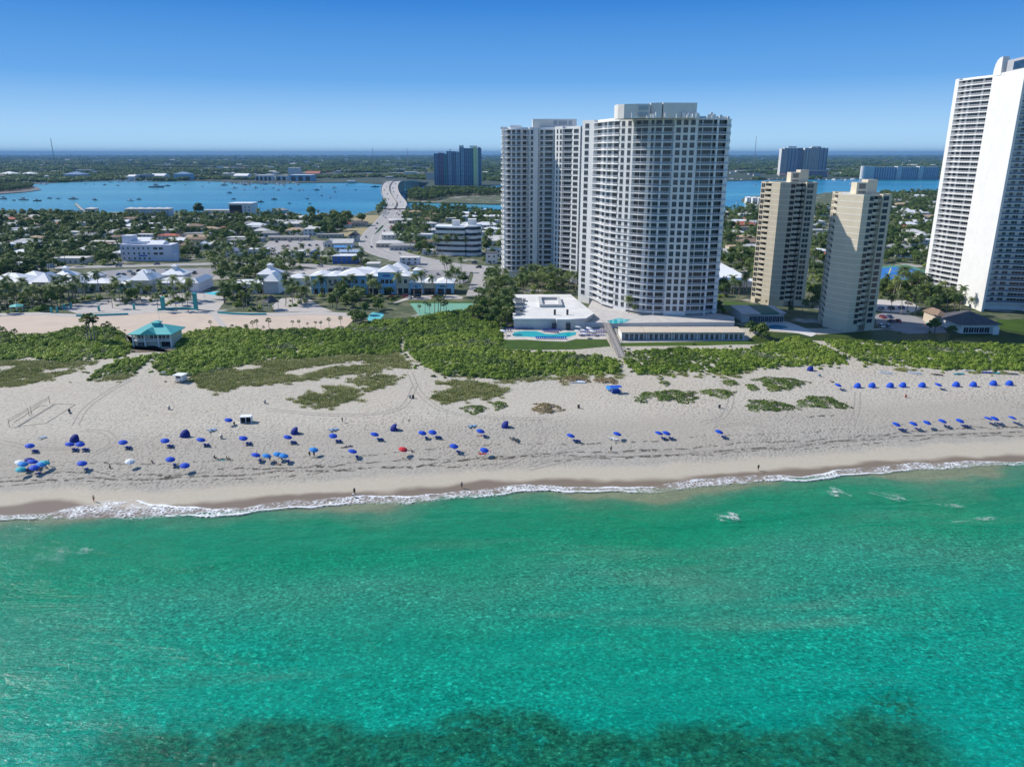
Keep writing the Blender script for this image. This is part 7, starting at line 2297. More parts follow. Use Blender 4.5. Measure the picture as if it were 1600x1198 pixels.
# bins
BIN = [(264.4, 639.5, 'grey', 'grey bin alone seaward of the lifeguard hut'), (414, 630, 'grey', 'grey drum bin under the sparse grassy dune'), (346, 685, 'grey', 'grey bin between two back-row umbrellas'), (640.5, 622, 'grey', 'pale bin of the pair at the mouth of the sand path'), (645.5, 622, 'black', 'black bin of the pair at the mouth of the sand path'), (904, 637.5, 'black', 'black bin seaward of the blue trailer'), (1124, 637.5, 'black', 'black bin seaward of the oval mound')]
for px, py, c_, lab in BIN:
    q = GZ(px, py); root = empty('litter_bin', q, 0, lab, 'bin', 'litter bins on the beach'); mm = SHUTTER if c_ == 'black' else METAL
    MB().lathe([(.36, -.05), (.42, 1.0)], 10, 0, close=True).build('body', mm, root); MB().lathe([(.45, 1.002), (.45, 1.08), (.2, 1.2)], 10, 0, close=True).build('lid', mm, root)
# blue rental trailer
q = GZ(962, 614); root = empty('umbrella_trailer', q, .25, 'bright blue rental stand stacked with loungers below the walkover', 'stand')
MB().box(-1.7, 1.7, 1.4, 5.0, .5, 1.2).build('stacked_loungers', BLUE2, root); MB().box(-1.9, 1.9, -.9, 1.2, 2.2, 2.35).build('canopy', BLUE, root)
for x in (-1.7, 1.6):
    for y in (-.7, 1.0): MB().box(x, x + .08, y, y + .08, -.2, 2.2).build('post', POLE, root)
MB().box(-1.4, 1.4, -.3, .8, -.1, 1.1).build('counter', CHB, root)
for x in (-1.5, 1.5): MB().tube((x - .1, 3.0, .35), (x + .1, 3.0, .35), .4, .4, 10).build('wheel', SHUTTER, root)
q = GZ(903, 597); o = MB().box(-2.6, 2.6, -1.4, 1.4, .1, .28).box(-2.4, 2.4, -1.2, 1.2, -.2, .1).build('pale_float_platform', M('pale_blue_plastic', (.50, .56, .62), .6, .06), None, q); tag(o, 'pale blue flat platform lying on the brown mound', 'platform')
# boats on the sand
def small_boat(px, py, rz, kind, col, lab):
    q = GZ(px, py); root = empty('beached_boat', q, rz, lab, 'boat', 'small craft drawn up under the scrub')
    def hull(w, L, h, y=0):
        mb = MB(); N_ = 9; T, Bt = [], []
        for k in range(N_):
            t_ = k / (N_ - 1); ww = w * (1 - (2 * t_ - 1) ** 4) ** .6 * (1 if t_ < .6 else 1) + .02
            T.append((t_ - .5, ww))
        up = [(x * L, y + w_, h) for x, w_ in T]; dn = [(x * L, y - w_, h) for x, w_ in T]
        ub = [(x * L * .92, y + w_ * .5, 0) for x, w_ in T]; db = [(x * L * .92, y - w_ * .5, 0) for x, w_ in T]
        for k in range(N_ - 1):
            mb.poly([up[k], up[k + 1], ub[k + 1], ub[k]][::-1]); mb.poly([dn[k], dn[k + 1], db[k + 1], db[k]]); mb.poly([dn[k], dn[k + 1], up[k + 1], up[k]][::1])
        return mb
    if kind == 'cat':
        for y in (-1.0, 1.0): hull(.24, 4.8, .5, y).build('hull', col, root)
        MB().box(-.9, 1.0, -.95, .95, .5, .56).build('trampoline', M('grey_mesh', (.32, .34, .35), .8, .1), root)
        MB().tube((.6, 0, .55), (-3.0, .4, 1.0), .06, .05, 6).build('mast', METAL, root)
    else:
        hull(.5, 4.2, .45).build('hull', col, root); MB().box(-.9, .6, -.28, .28, .451, .5).build('cockpit', SHUTTER, root)
for a in ((1383, 583, -.5, 'cat', WCAN, 'white catamaran drawn up nearest the sand path'), (1429, 583.5, -.5, 'cat', WCAN, 'second white catamaran under the scrub'), (1464, 586, -.4, 'k', M('dull_brown_hull', (.22, .19, .16), .7, .1), 'dull brown boat beside the catamarans'), (1498, 585, .1, 'k', TURQ, 'turquoise boat on the sand under the scrub'),
          (1513, 580, -.3, 'k', WCAN, 'white boat resting tight against the scrub'), (1543, 583, -.2, 'k', BLUE, 'bright blue kayak at the row end of beached boats'), (1553, 583.5, -.4, 'k', TURQ, 'pale turquoise kayak overlapping the blue one'), (1566, 583, -.1, 'k', M('cream_hull', (.62, .55, .42), .6, .06), 'cream boat near the photo edge'), (1582, 585, -.1, 'k', METAL, 'grey boat last of the beached boats')): small_boat(*a)
q = GZ(1415, 621); o = MB().lathe([(.30, -.05), (.34, .9), (.12, 1.0)], 8, 0, close=True).build('barrel', M('rust_red_drum', (.34, .08, .05), .7, .15)); o.location = q; tag(o, 'rust red drum alone between the cabana row and the waterside umbrellas', 'drum')
for px, py, lab, L_ in ((638.8, 657, 'dark driftwood log on open sand below the sand path', 1.3), (1283, 650, 'bleached driftwood tangle seaward of the last mound', 2.2), (1268, 651.5, 'thin driftwood branch beside the tangle', 1.6), (1300, 649.5, 'short driftwood branch beyond the tangle', 1.3), (629, 716, 'pale driftwood lump on the weed line', .8), (640, 718, 'dark driftwood lump on the weed line', .9)):
    q = GZ(px, py); mb = MB(); r6 = random.Random(int(px))
    for k in range(5 if L_ > 2 else 2):
        a = r6.uniform(-.5, .5); mb.tube((-L_ / 2 + r6.uniform(0, .6), r6.uniform(-.4, .4), .05), (L_ / 2 * math.cos(a), L_ / 2 * math.sin(a), .12 + r6.uniform(0, .3)), .11, .05, 5)
    tag(mb.build('driftwood', M('driftwood_grey', (.20, .17, .14), .9, .2, 2), None, q), lab, 'driftwood')

# --- people
SKIN = [M('skin_tan', (.42, .24, .15), .6, .05, 3), M('skin_light', (.58, .38, .28), .6, .05, 3), M('skin_deep', (.16, .085, .05), .6, .05, 3)]
HAIR = [M('hair_brown', (.05, .03, .018), .8, .1), M('hair_dark', (.012, .010, .009), .8, .1), M('hair_fair', (.30, .21, .10), .8, .1)]
CLOTH = {n: M('cloth_' + n, c_, .85, .08, 3) for n, c_ in dict(navy=(.015, .03, .10), white=(.7, .7, .68), red=(.5, .04, .04), black=(.02, .02, .022), grey=(.2, .2, .2), teal=(.03, .25, .28), olive=(.12, .13, .05)).items()}


def person(pos, rz, pose, top, bottom, label, skin=0, hair=0, sc=1.0):
    """one continuous skinned body; clothing and hair are children"""
    J = {
        'stand': dict(pel=(0, 0, .92), ch=(0, .01, 1.32), nk=(0, .01, 1.47), hd=(0, -.02, 1.63), sl=(-.18, 0, 1.40), sr=(.18, 0, 1.40), el=(-.25, .03, 1.12), er=(.25, .03, 1.12), wl=(-.25, -.08, .88), wr=(.25, -.08, .88), hl=(-.10, 0, .88), hr=(.10, 0, .88), kl=(-.11, -.03, .48), kr=(.12, -.02, .48), al=(-.11, .04, .08), ar=(.13, .05, .08), tl=(-.12, -.14, .03), tr=(.15, -.13, .03)),
        'walk': dict(pel=(0, 0, .90), ch=(0, -.03, 1.30), nk=(0, -.03, 1.45), hd=(0, -.07, 1.61), sl=(-.18, -.02, 1.38), sr=(.18, -.02, 1.38), el=(-.23, .12, 1.12), er=(.23, -.14, 1.12), wl=(-.22, .04, .88), wr=(.21, -.30, .96), hl=(-.10, 0, .86), hr=(.10, 0, .86), kl=(-.10, -.22, .48), kr=(.10, .10, .46), al=(-.10, -.20, .09), ar=(.10, .42, .16), tl=(-.10, -.37, .04), tr=(.10, .30, .03)),
        'sit': dict(pel=(0, 0, .14), ch=(0, .16, .52), nk=(0, .16, .66), hd=(0, .12, .81), sl=(-.18, .16, .58), sr=(.18, .16, .58), el=(-.26, .32, .33), er=(.26, .32, .33), wl=(-.22, .44, .06), wr=(.22, .44, .06), hl=(-.10, -.04, .13), hr=(.10, -.04, .13), kl=(-.15, -.42, .46), kr=(.14, -.44, .44), al=(-.14, -.70, .08), ar=(.14, -.74, .08), tl=(-.15, -.90, .05), tr=(.15, -.94, .05)),
        'lie': dict(pel=(0, 0, .13), ch=(0, .42, .14), nk=(0, .57, .15), hd=(0, .74, .16), sl=(-.18, .48, .13), sr=(.18, .48, .13), el=(-.40, .40, .09), er=(.36, .24, .09), wl=(-.46, .62, .07), wr=(.34, -.02, .07), hl=(-.10, -.05, .12), hr=(.10, -.05, .12), kl=(-.14, -.48, .12), kr=(.12, -.46, .22), al=(-.16, -.90, .08), ar=(.12, -.80, .08), tl=(-.18, -1.02, .13), tr=(.13, -.95, .12)),
        'bend': dict(pel=(0, .1, .84), ch=(0, -.28, 1.02), nk=(0, -.42, 1.06), hd=(0, -.56, 1.04), sl=(-.18, -.34, 1.02), sr=(.18, -.34, 1.02), el=(-.22, -.42, .74), er=(.22, -.42, .74), wl=(-.14, -.50, .48), wr=(.14, -.50, .48), hl=(-.10, .08, .80), hr=(.10, .08, .80), kl=(-.12, -.06, .46), kr=(.12, -.06, .46), al=(-.12, .08, .08), ar=(.12, .08, .08), tl=(-.13, -.10, .03), tr=(.14, -.10, .03)),
    }[pose]
    rad = dict(pel=.135, ch=.145, nk=.055, hd=.10, sl=.065, sr=.065, el=.045, er=.045, wl=.032, wr=.032, hl=.095, hr=.095, kl=.060, kr=.060, al=.042, ar=.042, tl=.035, tr=.035)
    E = [('pel', 'ch'), ('ch', 'nk'), ('nk', 'hd'), ('ch', 'sl'), ('ch', 'sr'), ('sl', 'el'), ('sr', 'er'), ('el', 'wl'), ('er', 'wr'), ('pel', 'hl'), ('pel', 'hr'), ('hl', 'kl'), ('hr', 'kr'), ('kl', 'al'), ('kr', 'ar'), ('al', 'tl'), ('ar', 'tr')]
    names = list(J)
    V = {k: Vector(v) for k, v in J.items()}
    # hands: palm and five short fingers on each wrist
    fv, fe, fr = [V[k] for k in names], [(names.index(a), names.index(b_)) for a, b_ in E], [rad[k] for k in names]
    for e_, w_ in (('el', 'wl'), ('er', 'wr')):
        d = (V[w_] - V[e_]).normalized(); u = d.orthogonal().normalized()
        palm = len(fv); fv.append(V[w_] + d * .07); fr.append(.030); fe.append((names.index(w_), palm))
        for f in range(5):
            a = (f - 2) * .35
            fv.append(fv[palm] + (d * math.cos(a) + u * math.sin(a)) * (.09 - .012 * abs(f - 1.6))); fr.append(.010); fe.append((palm, len(fv) - 1))
    # nose and a chin shape the face
    fd = Vector((0, -1, 0)) if pose != 'lie' else Vector((0, 0, 1))
    nose = len(fv); fv.append(V['hd'] + fd * .105); fr.append(.022); fe.append((names.index('hd'), nose))
    crown_v = len(fv); up = (V['hd'] - V['nk']).normalized(); fv.append(V['hd'] + up * .09); fr.append(.085); fe.append((names.index('hd'), crown_v))
    me = bpy.data.meshes.new('body'); me.from_pydata([tuple(v) for v in fv], fe, [])
    tmp = bpy.data.objects.new('body_source', me); C.objects.link(tmp)
    md = tmp.modifiers.new('skin', 'SKIN'); md.use_smooth_shade = True
    if not me.skin_vertices: bpy.context.view_layer.objects.active = tmp
    sv = me.skin_vertices[0].data if me.skin_vertices else None
    if sv is None:
        bm = bmesh.new(); bm.from_mesh(me); bm.verts.layers.skin.verify(); bm.to_mesh(me); bm.free(); sv = me.skin_vertices[0].data
    for k, r_ in enumerate(fr): sv[k].radius = (r_, r_ * (.75 if names[k:k + 1] and names[k] in ('ch', 'pel') else 1.0))
    sv[0].use_root = True
    tmp.modifiers.new('sub', 'SUBSURF').levels = 1
    dg = bpy.context.evaluated_depsgraph_get()
    bme = bpy.data.meshes.new_from_object(tmp.evaluated_get(dg)); bme.name = 'person_body'
    bpy.data.objects.remove(tmp)
    bme.materials.clear(); bme.materials.append(SKIN[skin])
    body = put('person', bme, None, pos, rz, sc)
    tag(body, label, 'person')
    def cloth(nm, pairs, grow, mat_):
        mb = MB()
        for a, b_, ra, rb_ in pairs:
            mb.tube(tuple(V[a]), tuple(V[a].lerp(V[b_], 1.0)), ra + grow, rb_ + grow, 8)
        mb.build(nm, mat_, body, smooth=True)
    if bottom: cloth('shorts', [('hl', 'kl', .10, .075), ('hr', 'kr', .10, .075), ('hl', 'hr', .10, .10)], .012, CLOTH[bottom])
    if top: cloth('shirt', [('pel', 'ch', .15, .165), ('sl', 'el', .07, .055), ('sr', 'er', .07, .055), ('sl', 'sr', .075, .075)], .012, CLOTH[top])
    hb = MB(); hb.lathe([(.02, .155), (.075, .14), (.108, .09), (.116, .03), (.105, -.02)], 10, 0, tuple(V['hd'] + up * .0), up.to_track_quat('Z', 'Y').to_matrix())
    hb.build('hair', HAIR[hair], body, smooth=True)
    return body


PEOPLE = [
    (1184.5, 735, .4, 'walk', 'black', 'black', 'person in dark clothes walking at the wet sand, alone before the cream towers', 0, 1), (721.5, 762.5, .5, 'walk', 'grey', 'black', 'person walking at the water edge mid beach', 0, 1), (552, 777, 1.0, 'bend', 'white', 'navy', 'person bending in white at the water edge', 1, 1), (554, 772, .2, 'stand', 'black', 'black', 'person standing beside a bending companion at the water edge', 2, 1),
    (147, 783.5, .8, 'walk', None, 'red', 'person in red shorts walking above the widest surf', 0, 0), (954.5, 706, .6, 'stand', 'black', 'grey', 'person standing alone below the umbrella with white loungers', 0, 0), (535, 660, 1.2, 'stand', 'navy', 'black', 'person standing on open sand inland of the pale chairs', 1, 1), (402, 713.5, 2.0, 'stand', None, 'black', 'person standing behind the pale blue umbrella group', 0, 1),
    (484, 714, .3, 'stand', 'black', 'grey', 'person standing under the pale blue umbrella, inner one', 0, 1), (491, 713.5, -.4, 'stand', 'navy', 'black', 'person standing under the pale blue umbrella, outer one', 2, 1), (172, 731, .6, 'sit', None, 'black', 'person sitting on the sand next to the white umbrella', 0, 1), (238, 723, .7, 'sit', None, 'navy', 'person sitting on bare sand before the front-row pair', 1, 0),
    (336, 716, 1.2, 'sit', 'black', 'black', 'person sitting on bare sand beside two lying companions', 2, 1), (346, 717.5, 1.9, 'lie', None, 'black', 'person lying on bare sand, middle of a resting trio', 0, 0), (355, 717, 1.6, 'sit', None, 'olive', 'person sitting up, outer of a resting trio', 0, 1), (538, 699, 1.9, 'lie', None, 'black', 'person lying on a towel, inner one', 0, 1), (546, 697, 1.6, 'lie', None, 'navy', 'person lying on a towel, outer one', 1, 0),
    (366, 663, .4, 'sit', 'black', 'black', 'person sitting in the shade before the white cabana', 0, 1), (422, 720, .5, 'stand', None, 'black', 'person standing seaward of the pale blue umbrella group', 0, 1), (429, 723, 1.0, 'sit', None, 'navy', 'person sitting seaward of the pale blue umbrella group', 1, 1), (436.5, 726, 1.3, 'lie', None, 'black', 'person lying nearest the water by the pale blue group', 0, 0),
    (440, 718, .8, 'sit', None, 'teal', 'person sitting under the corner pale blue umbrella', 1, 0), (637, 705, 1.7, 'lie', None, 'grey', 'person lying beside the red umbrella, inner one', 0, 1), (643, 706, 1.2, 'sit', None, 'black', 'person sitting beside the red umbrella, outer one', 1, 1), (750, 681, 1.5, 'lie', None, 'red', 'person lying under the umbrella by the pale chairs', 1, 0),
    (765, 706, 1.4, 'lie', None, 'red', 'sunbather lying inland of the small dark blue umbrella', 1, 2), (753, 708, 1.0, 'lie', None, 'teal', 'sunbather lying seaward of the small dark blue umbrella', 1, 0), (62, 734, .4, 'sit', None, 'black', 'person sitting in the crowded umbrella camp, water side', 0, 1), (72, 731, 1.0, 'sit', 'white', 'navy', 'person in white sitting at the open end of the crowded camp', 1, 0), (77, 728, 1.3, 'stand', None, 'black', 'person standing at the open end of the crowded camp', 0, 1),
    (45, 735, .9, 'sit', None, 'navy', 'person sitting under the crowded camp umbrellas', 2, 1), (1476, 667.5, .9, 'sit', None, 'teal', 'person sitting under the fourth far waterside umbrella', 1, 0), (1563, 662, 1.5, 'lie', None, 'white', 'person lying beside the touching pair of far umbrellas', 1, 0), (960, 691, .4, 'sit', 'white', 'white', 'person in white sitting on the loungers by the umbrella', 1, 2),
]
for px, py, rz, pose, top, bot, lab, sk, ha in PEOPLE:
    q = GZ(px, py); person(q, rz, pose, top, bot, lab, sk, ha)
# towels and bags by the groups
for k, (px, py, c_, lab) in enumerate(((346, 718, CLOTH['teal'], 'teal towel under the lying person of the resting trio'), (538, 699.5, CLOTH['grey'], 'grey towel under the inner lying person mid beach'), (546, 697.5, CLOTH['navy'], 'navy towel under the outer lying person mid beach'), (765, 706.5, WCAN, 'white towel inland of the small dark blue umbrella'), (753, 708.5, RED, 'red towel seaward of the small dark blue umbrella'), (637, 705.5, CLOTH['white'], 'white towel beside the red umbrella'))):
    q = GZ(px, py); tag(MB().box(-.5, .5, -1.0, 1.0, 0.0, .03).build('beach_towel', c_, None, q + Vector((0, 0, .01)), 1.5), lab, 'towel')
# dark weed and a turtle-sized patch of weed clumps in the shallows are part of the sea colour

# tyre tracks of the beach buggies, pressed lines on the sand
TRK = M('pressed_sand', (.33, .30, .255), .95, .15, .6)
for pts in (((206, 592), (160, 618), (132, 640), (118, 664)), ((128, 672), (160, 674), (176, 684), (170, 697), (140, 712)), ((640, 582), (655, 612), (690, 640), (760, 652), (860, 655)), ((838, 655), (848, 684), (826, 708), (776, 730)), ((826, 732), (900, 716), (1000, 709), (1120, 705), (1250, 695), (1400, 683), (1600, 675)),
            ((905, 700), (880, 706), (850, 718), (832, 728)), ((1190, 690), (1196, 672), (1168, 662), (1120, 668), (1140, 690)), ((1130, 600), (1142, 622), (1130, 650), (1100, 660)), ((1340, 612), (1338, 640), (1330, 664)), ((0, 690), (60, 700), (120, 700)), ((420, 640), (520, 648), (620, 640), (650, 600))):
    P = smooth_pts([tuple(GZ(*q)[:2]) for q in pts], 10)
    mb = MB()
    for o_ in (-.85, .85):
        A, B = offset(P, o_ - .2), offset(P, o_ + .2)
        for k in range(len(P) - 1):
            q = [(v.x, v.y, float(beach_z(v.x, v.y)) + .03) for v in (A[k], A[k + 1], B[k + 1], B[k])]
            n_ = (Vector(q[1]) - Vector(q[0])).cross(Vector(q[2]) - Vector(q[0]))
            mb.poly(q if n_.z > 0 else q[::-1])
    tag(mb.build('tyre_tracks', TRK), kind='structure')
# ------------------------------------------------------------------ cars
CARC = [M('car_' + n, c_, .3, .03, .5, spec=.5, coat=.6) for n, c_ in (('white', (.75, .75, .74)), ('black', (.012, .012, .014)), ('silver', (.42, .43, .44)), ('red', (.40, .02, .02)), ('blue', (.03, .08, .26)), ('grey', (.10, .10, .11)))]
CARN = ['white', 'black', 'silver', 'red', 'blue', 'dark grey']
TYRE = M('tyre_rubber', (.015, .015, .015), .9, .1)


def car_meshes(col, suv):
    h = 1.0 if suv else .82; top = 1.75 if suv else 1.45
    prof = [(-2.25, .35), (-2.25, h * .85), (-1.3, h), (1.75, h), (2.2, h * .9), (2.25, .35)]
    cab = [(-1.25, h), (-.55, top - .05), (.0, top), (1.2 if not suv else 1.7, top - .03), (1.9 if not suv else 2.1, h)]
    b_ = MB()
    for P, w0 in ((prof, .88),):
        b_.poly([(x, -w0, z) for x, z in P][::-1]); b_.poly([(x, w0, z) for x, z in P])
        for k in range(len(P)):
            a, c_ = P[k], P[(k + 1) % len(P)]
            b_.poly([(a[0], -w0, a[1]), (c_[0], -w0, c_[1]), (c_[0], w0, c_[1]), (a[0], w0, a[1])])
    g = MB(); w0, w1 = .84, .66
    L_ = [(cab[k][0], -(w0 if k in (0, 4) else w1), cab[k][1]) for k in range(5)]; R_ = [(x, -y, z) for x, y, z in L_]
    g.poly(L_[::-1], 1); g.poly(R_, 1)
    for k in range(4): g.poly([L_[k], L_[k + 1], R_[k + 1], R_[k]], 0 if k in (1, 2) else 1)
    w = MB().tube((0, -.11, 0), (0, .11, 0), .34, .34, 10)
    return b_.mesh('body', col), g.mesh('cabin', [col, GLASS]), w.mesh('wheel', TYRE)


CARM = {}
rc = random.Random(12)


def car(x, y, z, rz, place, ci=None, pitch=0.0):
    ci = rc.choice((0, 0, 0, 1, 1, 2, 2, 3, 4, 5, 5)) if ci is None else ci
    suv = rc.random() < .45
    key = (ci, suv)
    if key not in CARM: CARM[key] = car_meshes(CARC[ci], suv)
    root = empty('car', (x, y, z), rz)
    root.rotation_euler = (0, pitch, rz)
    put('body', CARM[key][0], root); put('cabin', CARM[key][1], root)
    for wx in (-1.4, 1.4):
        for wy in (-.82, .82): put('wheel', CARM[key][2], root, (wx, wy, .34))
    p = PX((x, y, z))
    LABEL_ME.append((root, CARN[ci] + (' tall car' if suv else ' saloon car'), p[0], p[1], 'car', place))


at, L = seg_frames(ctr)
for s_, o_ in ((.04, -5.6), (.05, 6), (.09, -9), (.13, 5.5), (.15, -6), (.19, -9.5), (.22, 9.4), (.26, 5.4), (.31, -5.4), (.38, 9.5), (.44, -9.3), (.47, 5.6), (.52, -5.5), (.60, 9.4), (.66, -9), (.72, 5.6), (.80, -5.4), (.86, 9.5)):
    q, d = at(s_ * L); n_ = outward(d); q = q + n_ * o_
    car(q.x, q.y, .14, math.atan2(d.y, d.x) + (0 if o_ > 0 else math.pi), 'on the bridge road')
for k, o_ in ((4, -6), (6, 6.2), (8, -9.6), (9, 5.8), (11, 9.4), (13, -6.1), (15, 6.0), (17, -9.4), (19, 6.3), (21, -5.8), (24, 9.2), (26, -6)):
    d = (cp[k + 1] - cp[k]).normalized(); q = cp[k] + outward(d) * o_
    car(q.x, q.y, float(zz[k]) + .05, math.atan2(d.y, d.x) + (0 if o_ > 0 else math.pi), 'on the road bridge', None, -math.atan2(zz[k + 1] - zz[k], (cp[k + 1] - cp[k]).length) * (1 if o_ > 0 else -1))
at, L = seg_frames(AV)
for s_, o_ in ((.06, 2.8), (.16, -2.8), (.30, 2.8), (.37, -2.8), (.5, 2.8), (.58, -2.8), (.66, 2.8), (.73, 2.8), (.84, -2.8), (.93, 2.8)):
    q, d = at(s_ * L); q = q + outward(d) * o_; car(q.x, q.y, .13, math.atan2(d.y, d.x), 'on the avenue')
for px, py in ((741, 412), (748, 419), (634, 465), (640, 466.4), (652, 465), (680, 465.4), (688, 464.6), (612, 466)): q = G(px, py); car(q.x, q.y, .17, rc.choice((0, .2, 1.5)), 'before the sky blue shops' if py > 450 else 'at the road junction')


def park(poly, rows, place, p=.6, ang=1.57):
    for (xa, ya), (xb, yb) in rows:
        a, b_ = G(xa, ya), G(xb, yb); n = int((b_ - a).length / 2.9)
        for k in range(n):
            if rc.random() < p:
                q = a + (b_ - a) * ((k + .5) / n); car(q.x, q.y, .10, ang + rc.choice((0, math.pi)) + rc.uniform(-.04, .04), place)


park(None, [((150, 431), (236, 429)), ((170, 425.5), (300, 423.5)), ((300, 428), (336, 427))], 'in the car park behind the arcade', .42)
park(None, [((420, 398), (470, 396)), ((424, 386), (498, 384)), ((430, 379), (476, 377))], 'in the pale car park inland', .45)
park(None, [((446, 431), (478, 430)), ((502, 428), (550, 426))], 'in the car park behind the sky blue shops', .6)
park(None, [((664, 430), (704, 429)), ((660, 425), (712, 424))], 'in the car park by the avenue', .6)
park(None, [((1374, 497), (1394, 496)), ((1376, 504), (1408, 503)), ((1372, 511), (1424, 513))], 'in the car park by the nearer cream tower', .75)
park(None, [((1372, 484), (1420, 482))], 'in front of the tall white tower', .5)

# ------------------------------------------------------------------ pool furniture
PLM = lounger_meshes(M('blue_pool_sling', (.015, .05, .42), .7, .1, 2))
for (x0, y0), (x1, y1), n, rz, place in (((838, 529.6), (884, 530), 15, 0.0, 'along the seaward edge of the condo pool'), ((848, 518), (872, 520.6), 9, 2.9, 'on the deck between the lobes of the condo pool'), ((850, 515.6), (874, 517), 8, 2.9, 'against the clubhouse wall by the condo pool'),
        ((784, 514.6), (832, 514.8), 13, 3.1, 'in the back row on the far deck of the condo pool'), ((786, 518), (798, 518.4), 4, 3.1, 'beside the white parasol on the far deck of the pool'), ((912, 517), (944, 516.6), 10, 2.6, 'in the back row beside the walkover'), ((908, 521), (948, 520.4), 12, 2.6, 'in the middle row beside the walkover'), ((906, 525.4), (944, 525), 10, 2.6, 'in the front row beside the walkover')):
    for k in range(n):
        q = G(x0 + (x1 - x0) * k / (n - 1), y0 + (y1 - y0) * k / (n - 1))
        root = empty('sun_lounger', (q.x, q.y, .06 + .15), rz + rc.uniform(-.08, .08), 'blue pool lounger ' + place, 'lounger', 'pool loungers ' + place)
        for nm, me in zip(('seat', 'backrest', 'frame'), PLM): put(nm, me, root)
for k, (px, py, lab) in enumerate(((787, 516, 'white pool parasol on the deck end farthest from the walkover'), (904, 510, 'white parasol against the clubhouse corner, back one of the pool group'), (903, 516, 'white parasol at the pool end nearest the water'), (912, 515, 'white parasol in the middle of the walkover loungers'), (921, 512, 'white parasol at the back of the walkover loungers'), (926, 516.5, 'white parasol nearest the wooden walkover'), (914, 520, 'white parasol at the front of the walkover loungers'))):
    q = G(px, py, 2.4); key = ('white_canvas', 1.7)
    if key not in UMB: UMB[key] = umbrella_parts(WCAN, 1.7)
    root = empty('pool_parasol', (q.x, q.y, .4), rc.uniform(0, 1), lab, 'umbrella', 'white parasols at the condo pool')
    for nm, me in zip(('canopy', 'pole', 'ribs'), UMB[key]): put(nm, me, root)

# ------------------------------------------------------------------ boats on the lagoon
HULLW = M('boat_white', (.74, .74, .73), .4, .04, 1, spec=.5); HULLB = M('boat_navy', (.02, .03, .07), .4, .05, 1, spec=.5); HULLG = M('boat_grey', (.20, .22, .25), .5, .06, 1)


def boat_meshes(hullm):
    mb = MB(); N_ = 10; up, dn, k0, k1 = [], [], [], []
    for k in range(N_):
        t_ = k / (N_ - 1); w = .16 * (1 - max(0, (t_ - .55) / .45) ** 2.2) + .001
        x = t_ - .5; z = .11 + .05 * t_ * t_
        up.append((x, w, z)); dn.append((x, -w, z)); k0.append((x * .94, w * .7, -.02)); k1.append((x * .94, -w * .7, -.02))
    for k in range(N_ - 1):
        mb.poly([up[k + 1], up[k], k0[k], k0[k + 1]]); mb.poly([dn[k], dn[k + 1], k1[k + 1], k1[k]]); mb.poly([dn[k], up[k], up[k + 1], dn[k + 1]][::-1])
    mb.poly([up[0], dn[0], k1[0], k0[0]])
    c_ = MB().box(-.22, .14, -.11, .11, .13, .23, 0, 0); c_.box(-.16, .06, -.09, .09, .232, .31, 1).box(-.18, .08, -.10, .10, .312, .33, 0)
    m_ = MB().tube((.02, 0, .12), (.02, 0, 1.25), .010, .007, 5).tube((.02, 0, .30), (-.36, 0, .31), .012, .012, 5)
    return mb.mesh('hull', hullm), c_.mesh('cabin', [HULLW, GLASS]), m_.mesh('mast', METAL)


BM = {m_.name: boat_meshes(m_) for m_ in (HULLW, HULLB, HULLG)}


def boat(px, py, wpx, kind, rz, hm, place):
    p = G(px, py, -1.2); L_ = max(6, wpx * mpp(p))
    nm = 'sailboat' if kind == 's' else 'motor_yacht' if L_ > 14 else 'motorboat'
    root = empty(nm, p, rz); root.scale = (L_, L_ * (.9 if L_ < 20 else .7), L_ * (.95 if L_ < 18 else .75))
    h, c_, m_ = BM[hm.name]
    put('hull', h, root); put('cabin', c_, root)
    if kind == 's': put('mast', m_, root)
    col = 'white' if hm is HULLW else 'dark' if hm is HULLB else 'grey'
    LABEL_ME.append((root, col + (' sailboat' if kind == 's' else ' motor yacht' if L_ > 14 else ' motorboat'), px, py, 'boat', place))


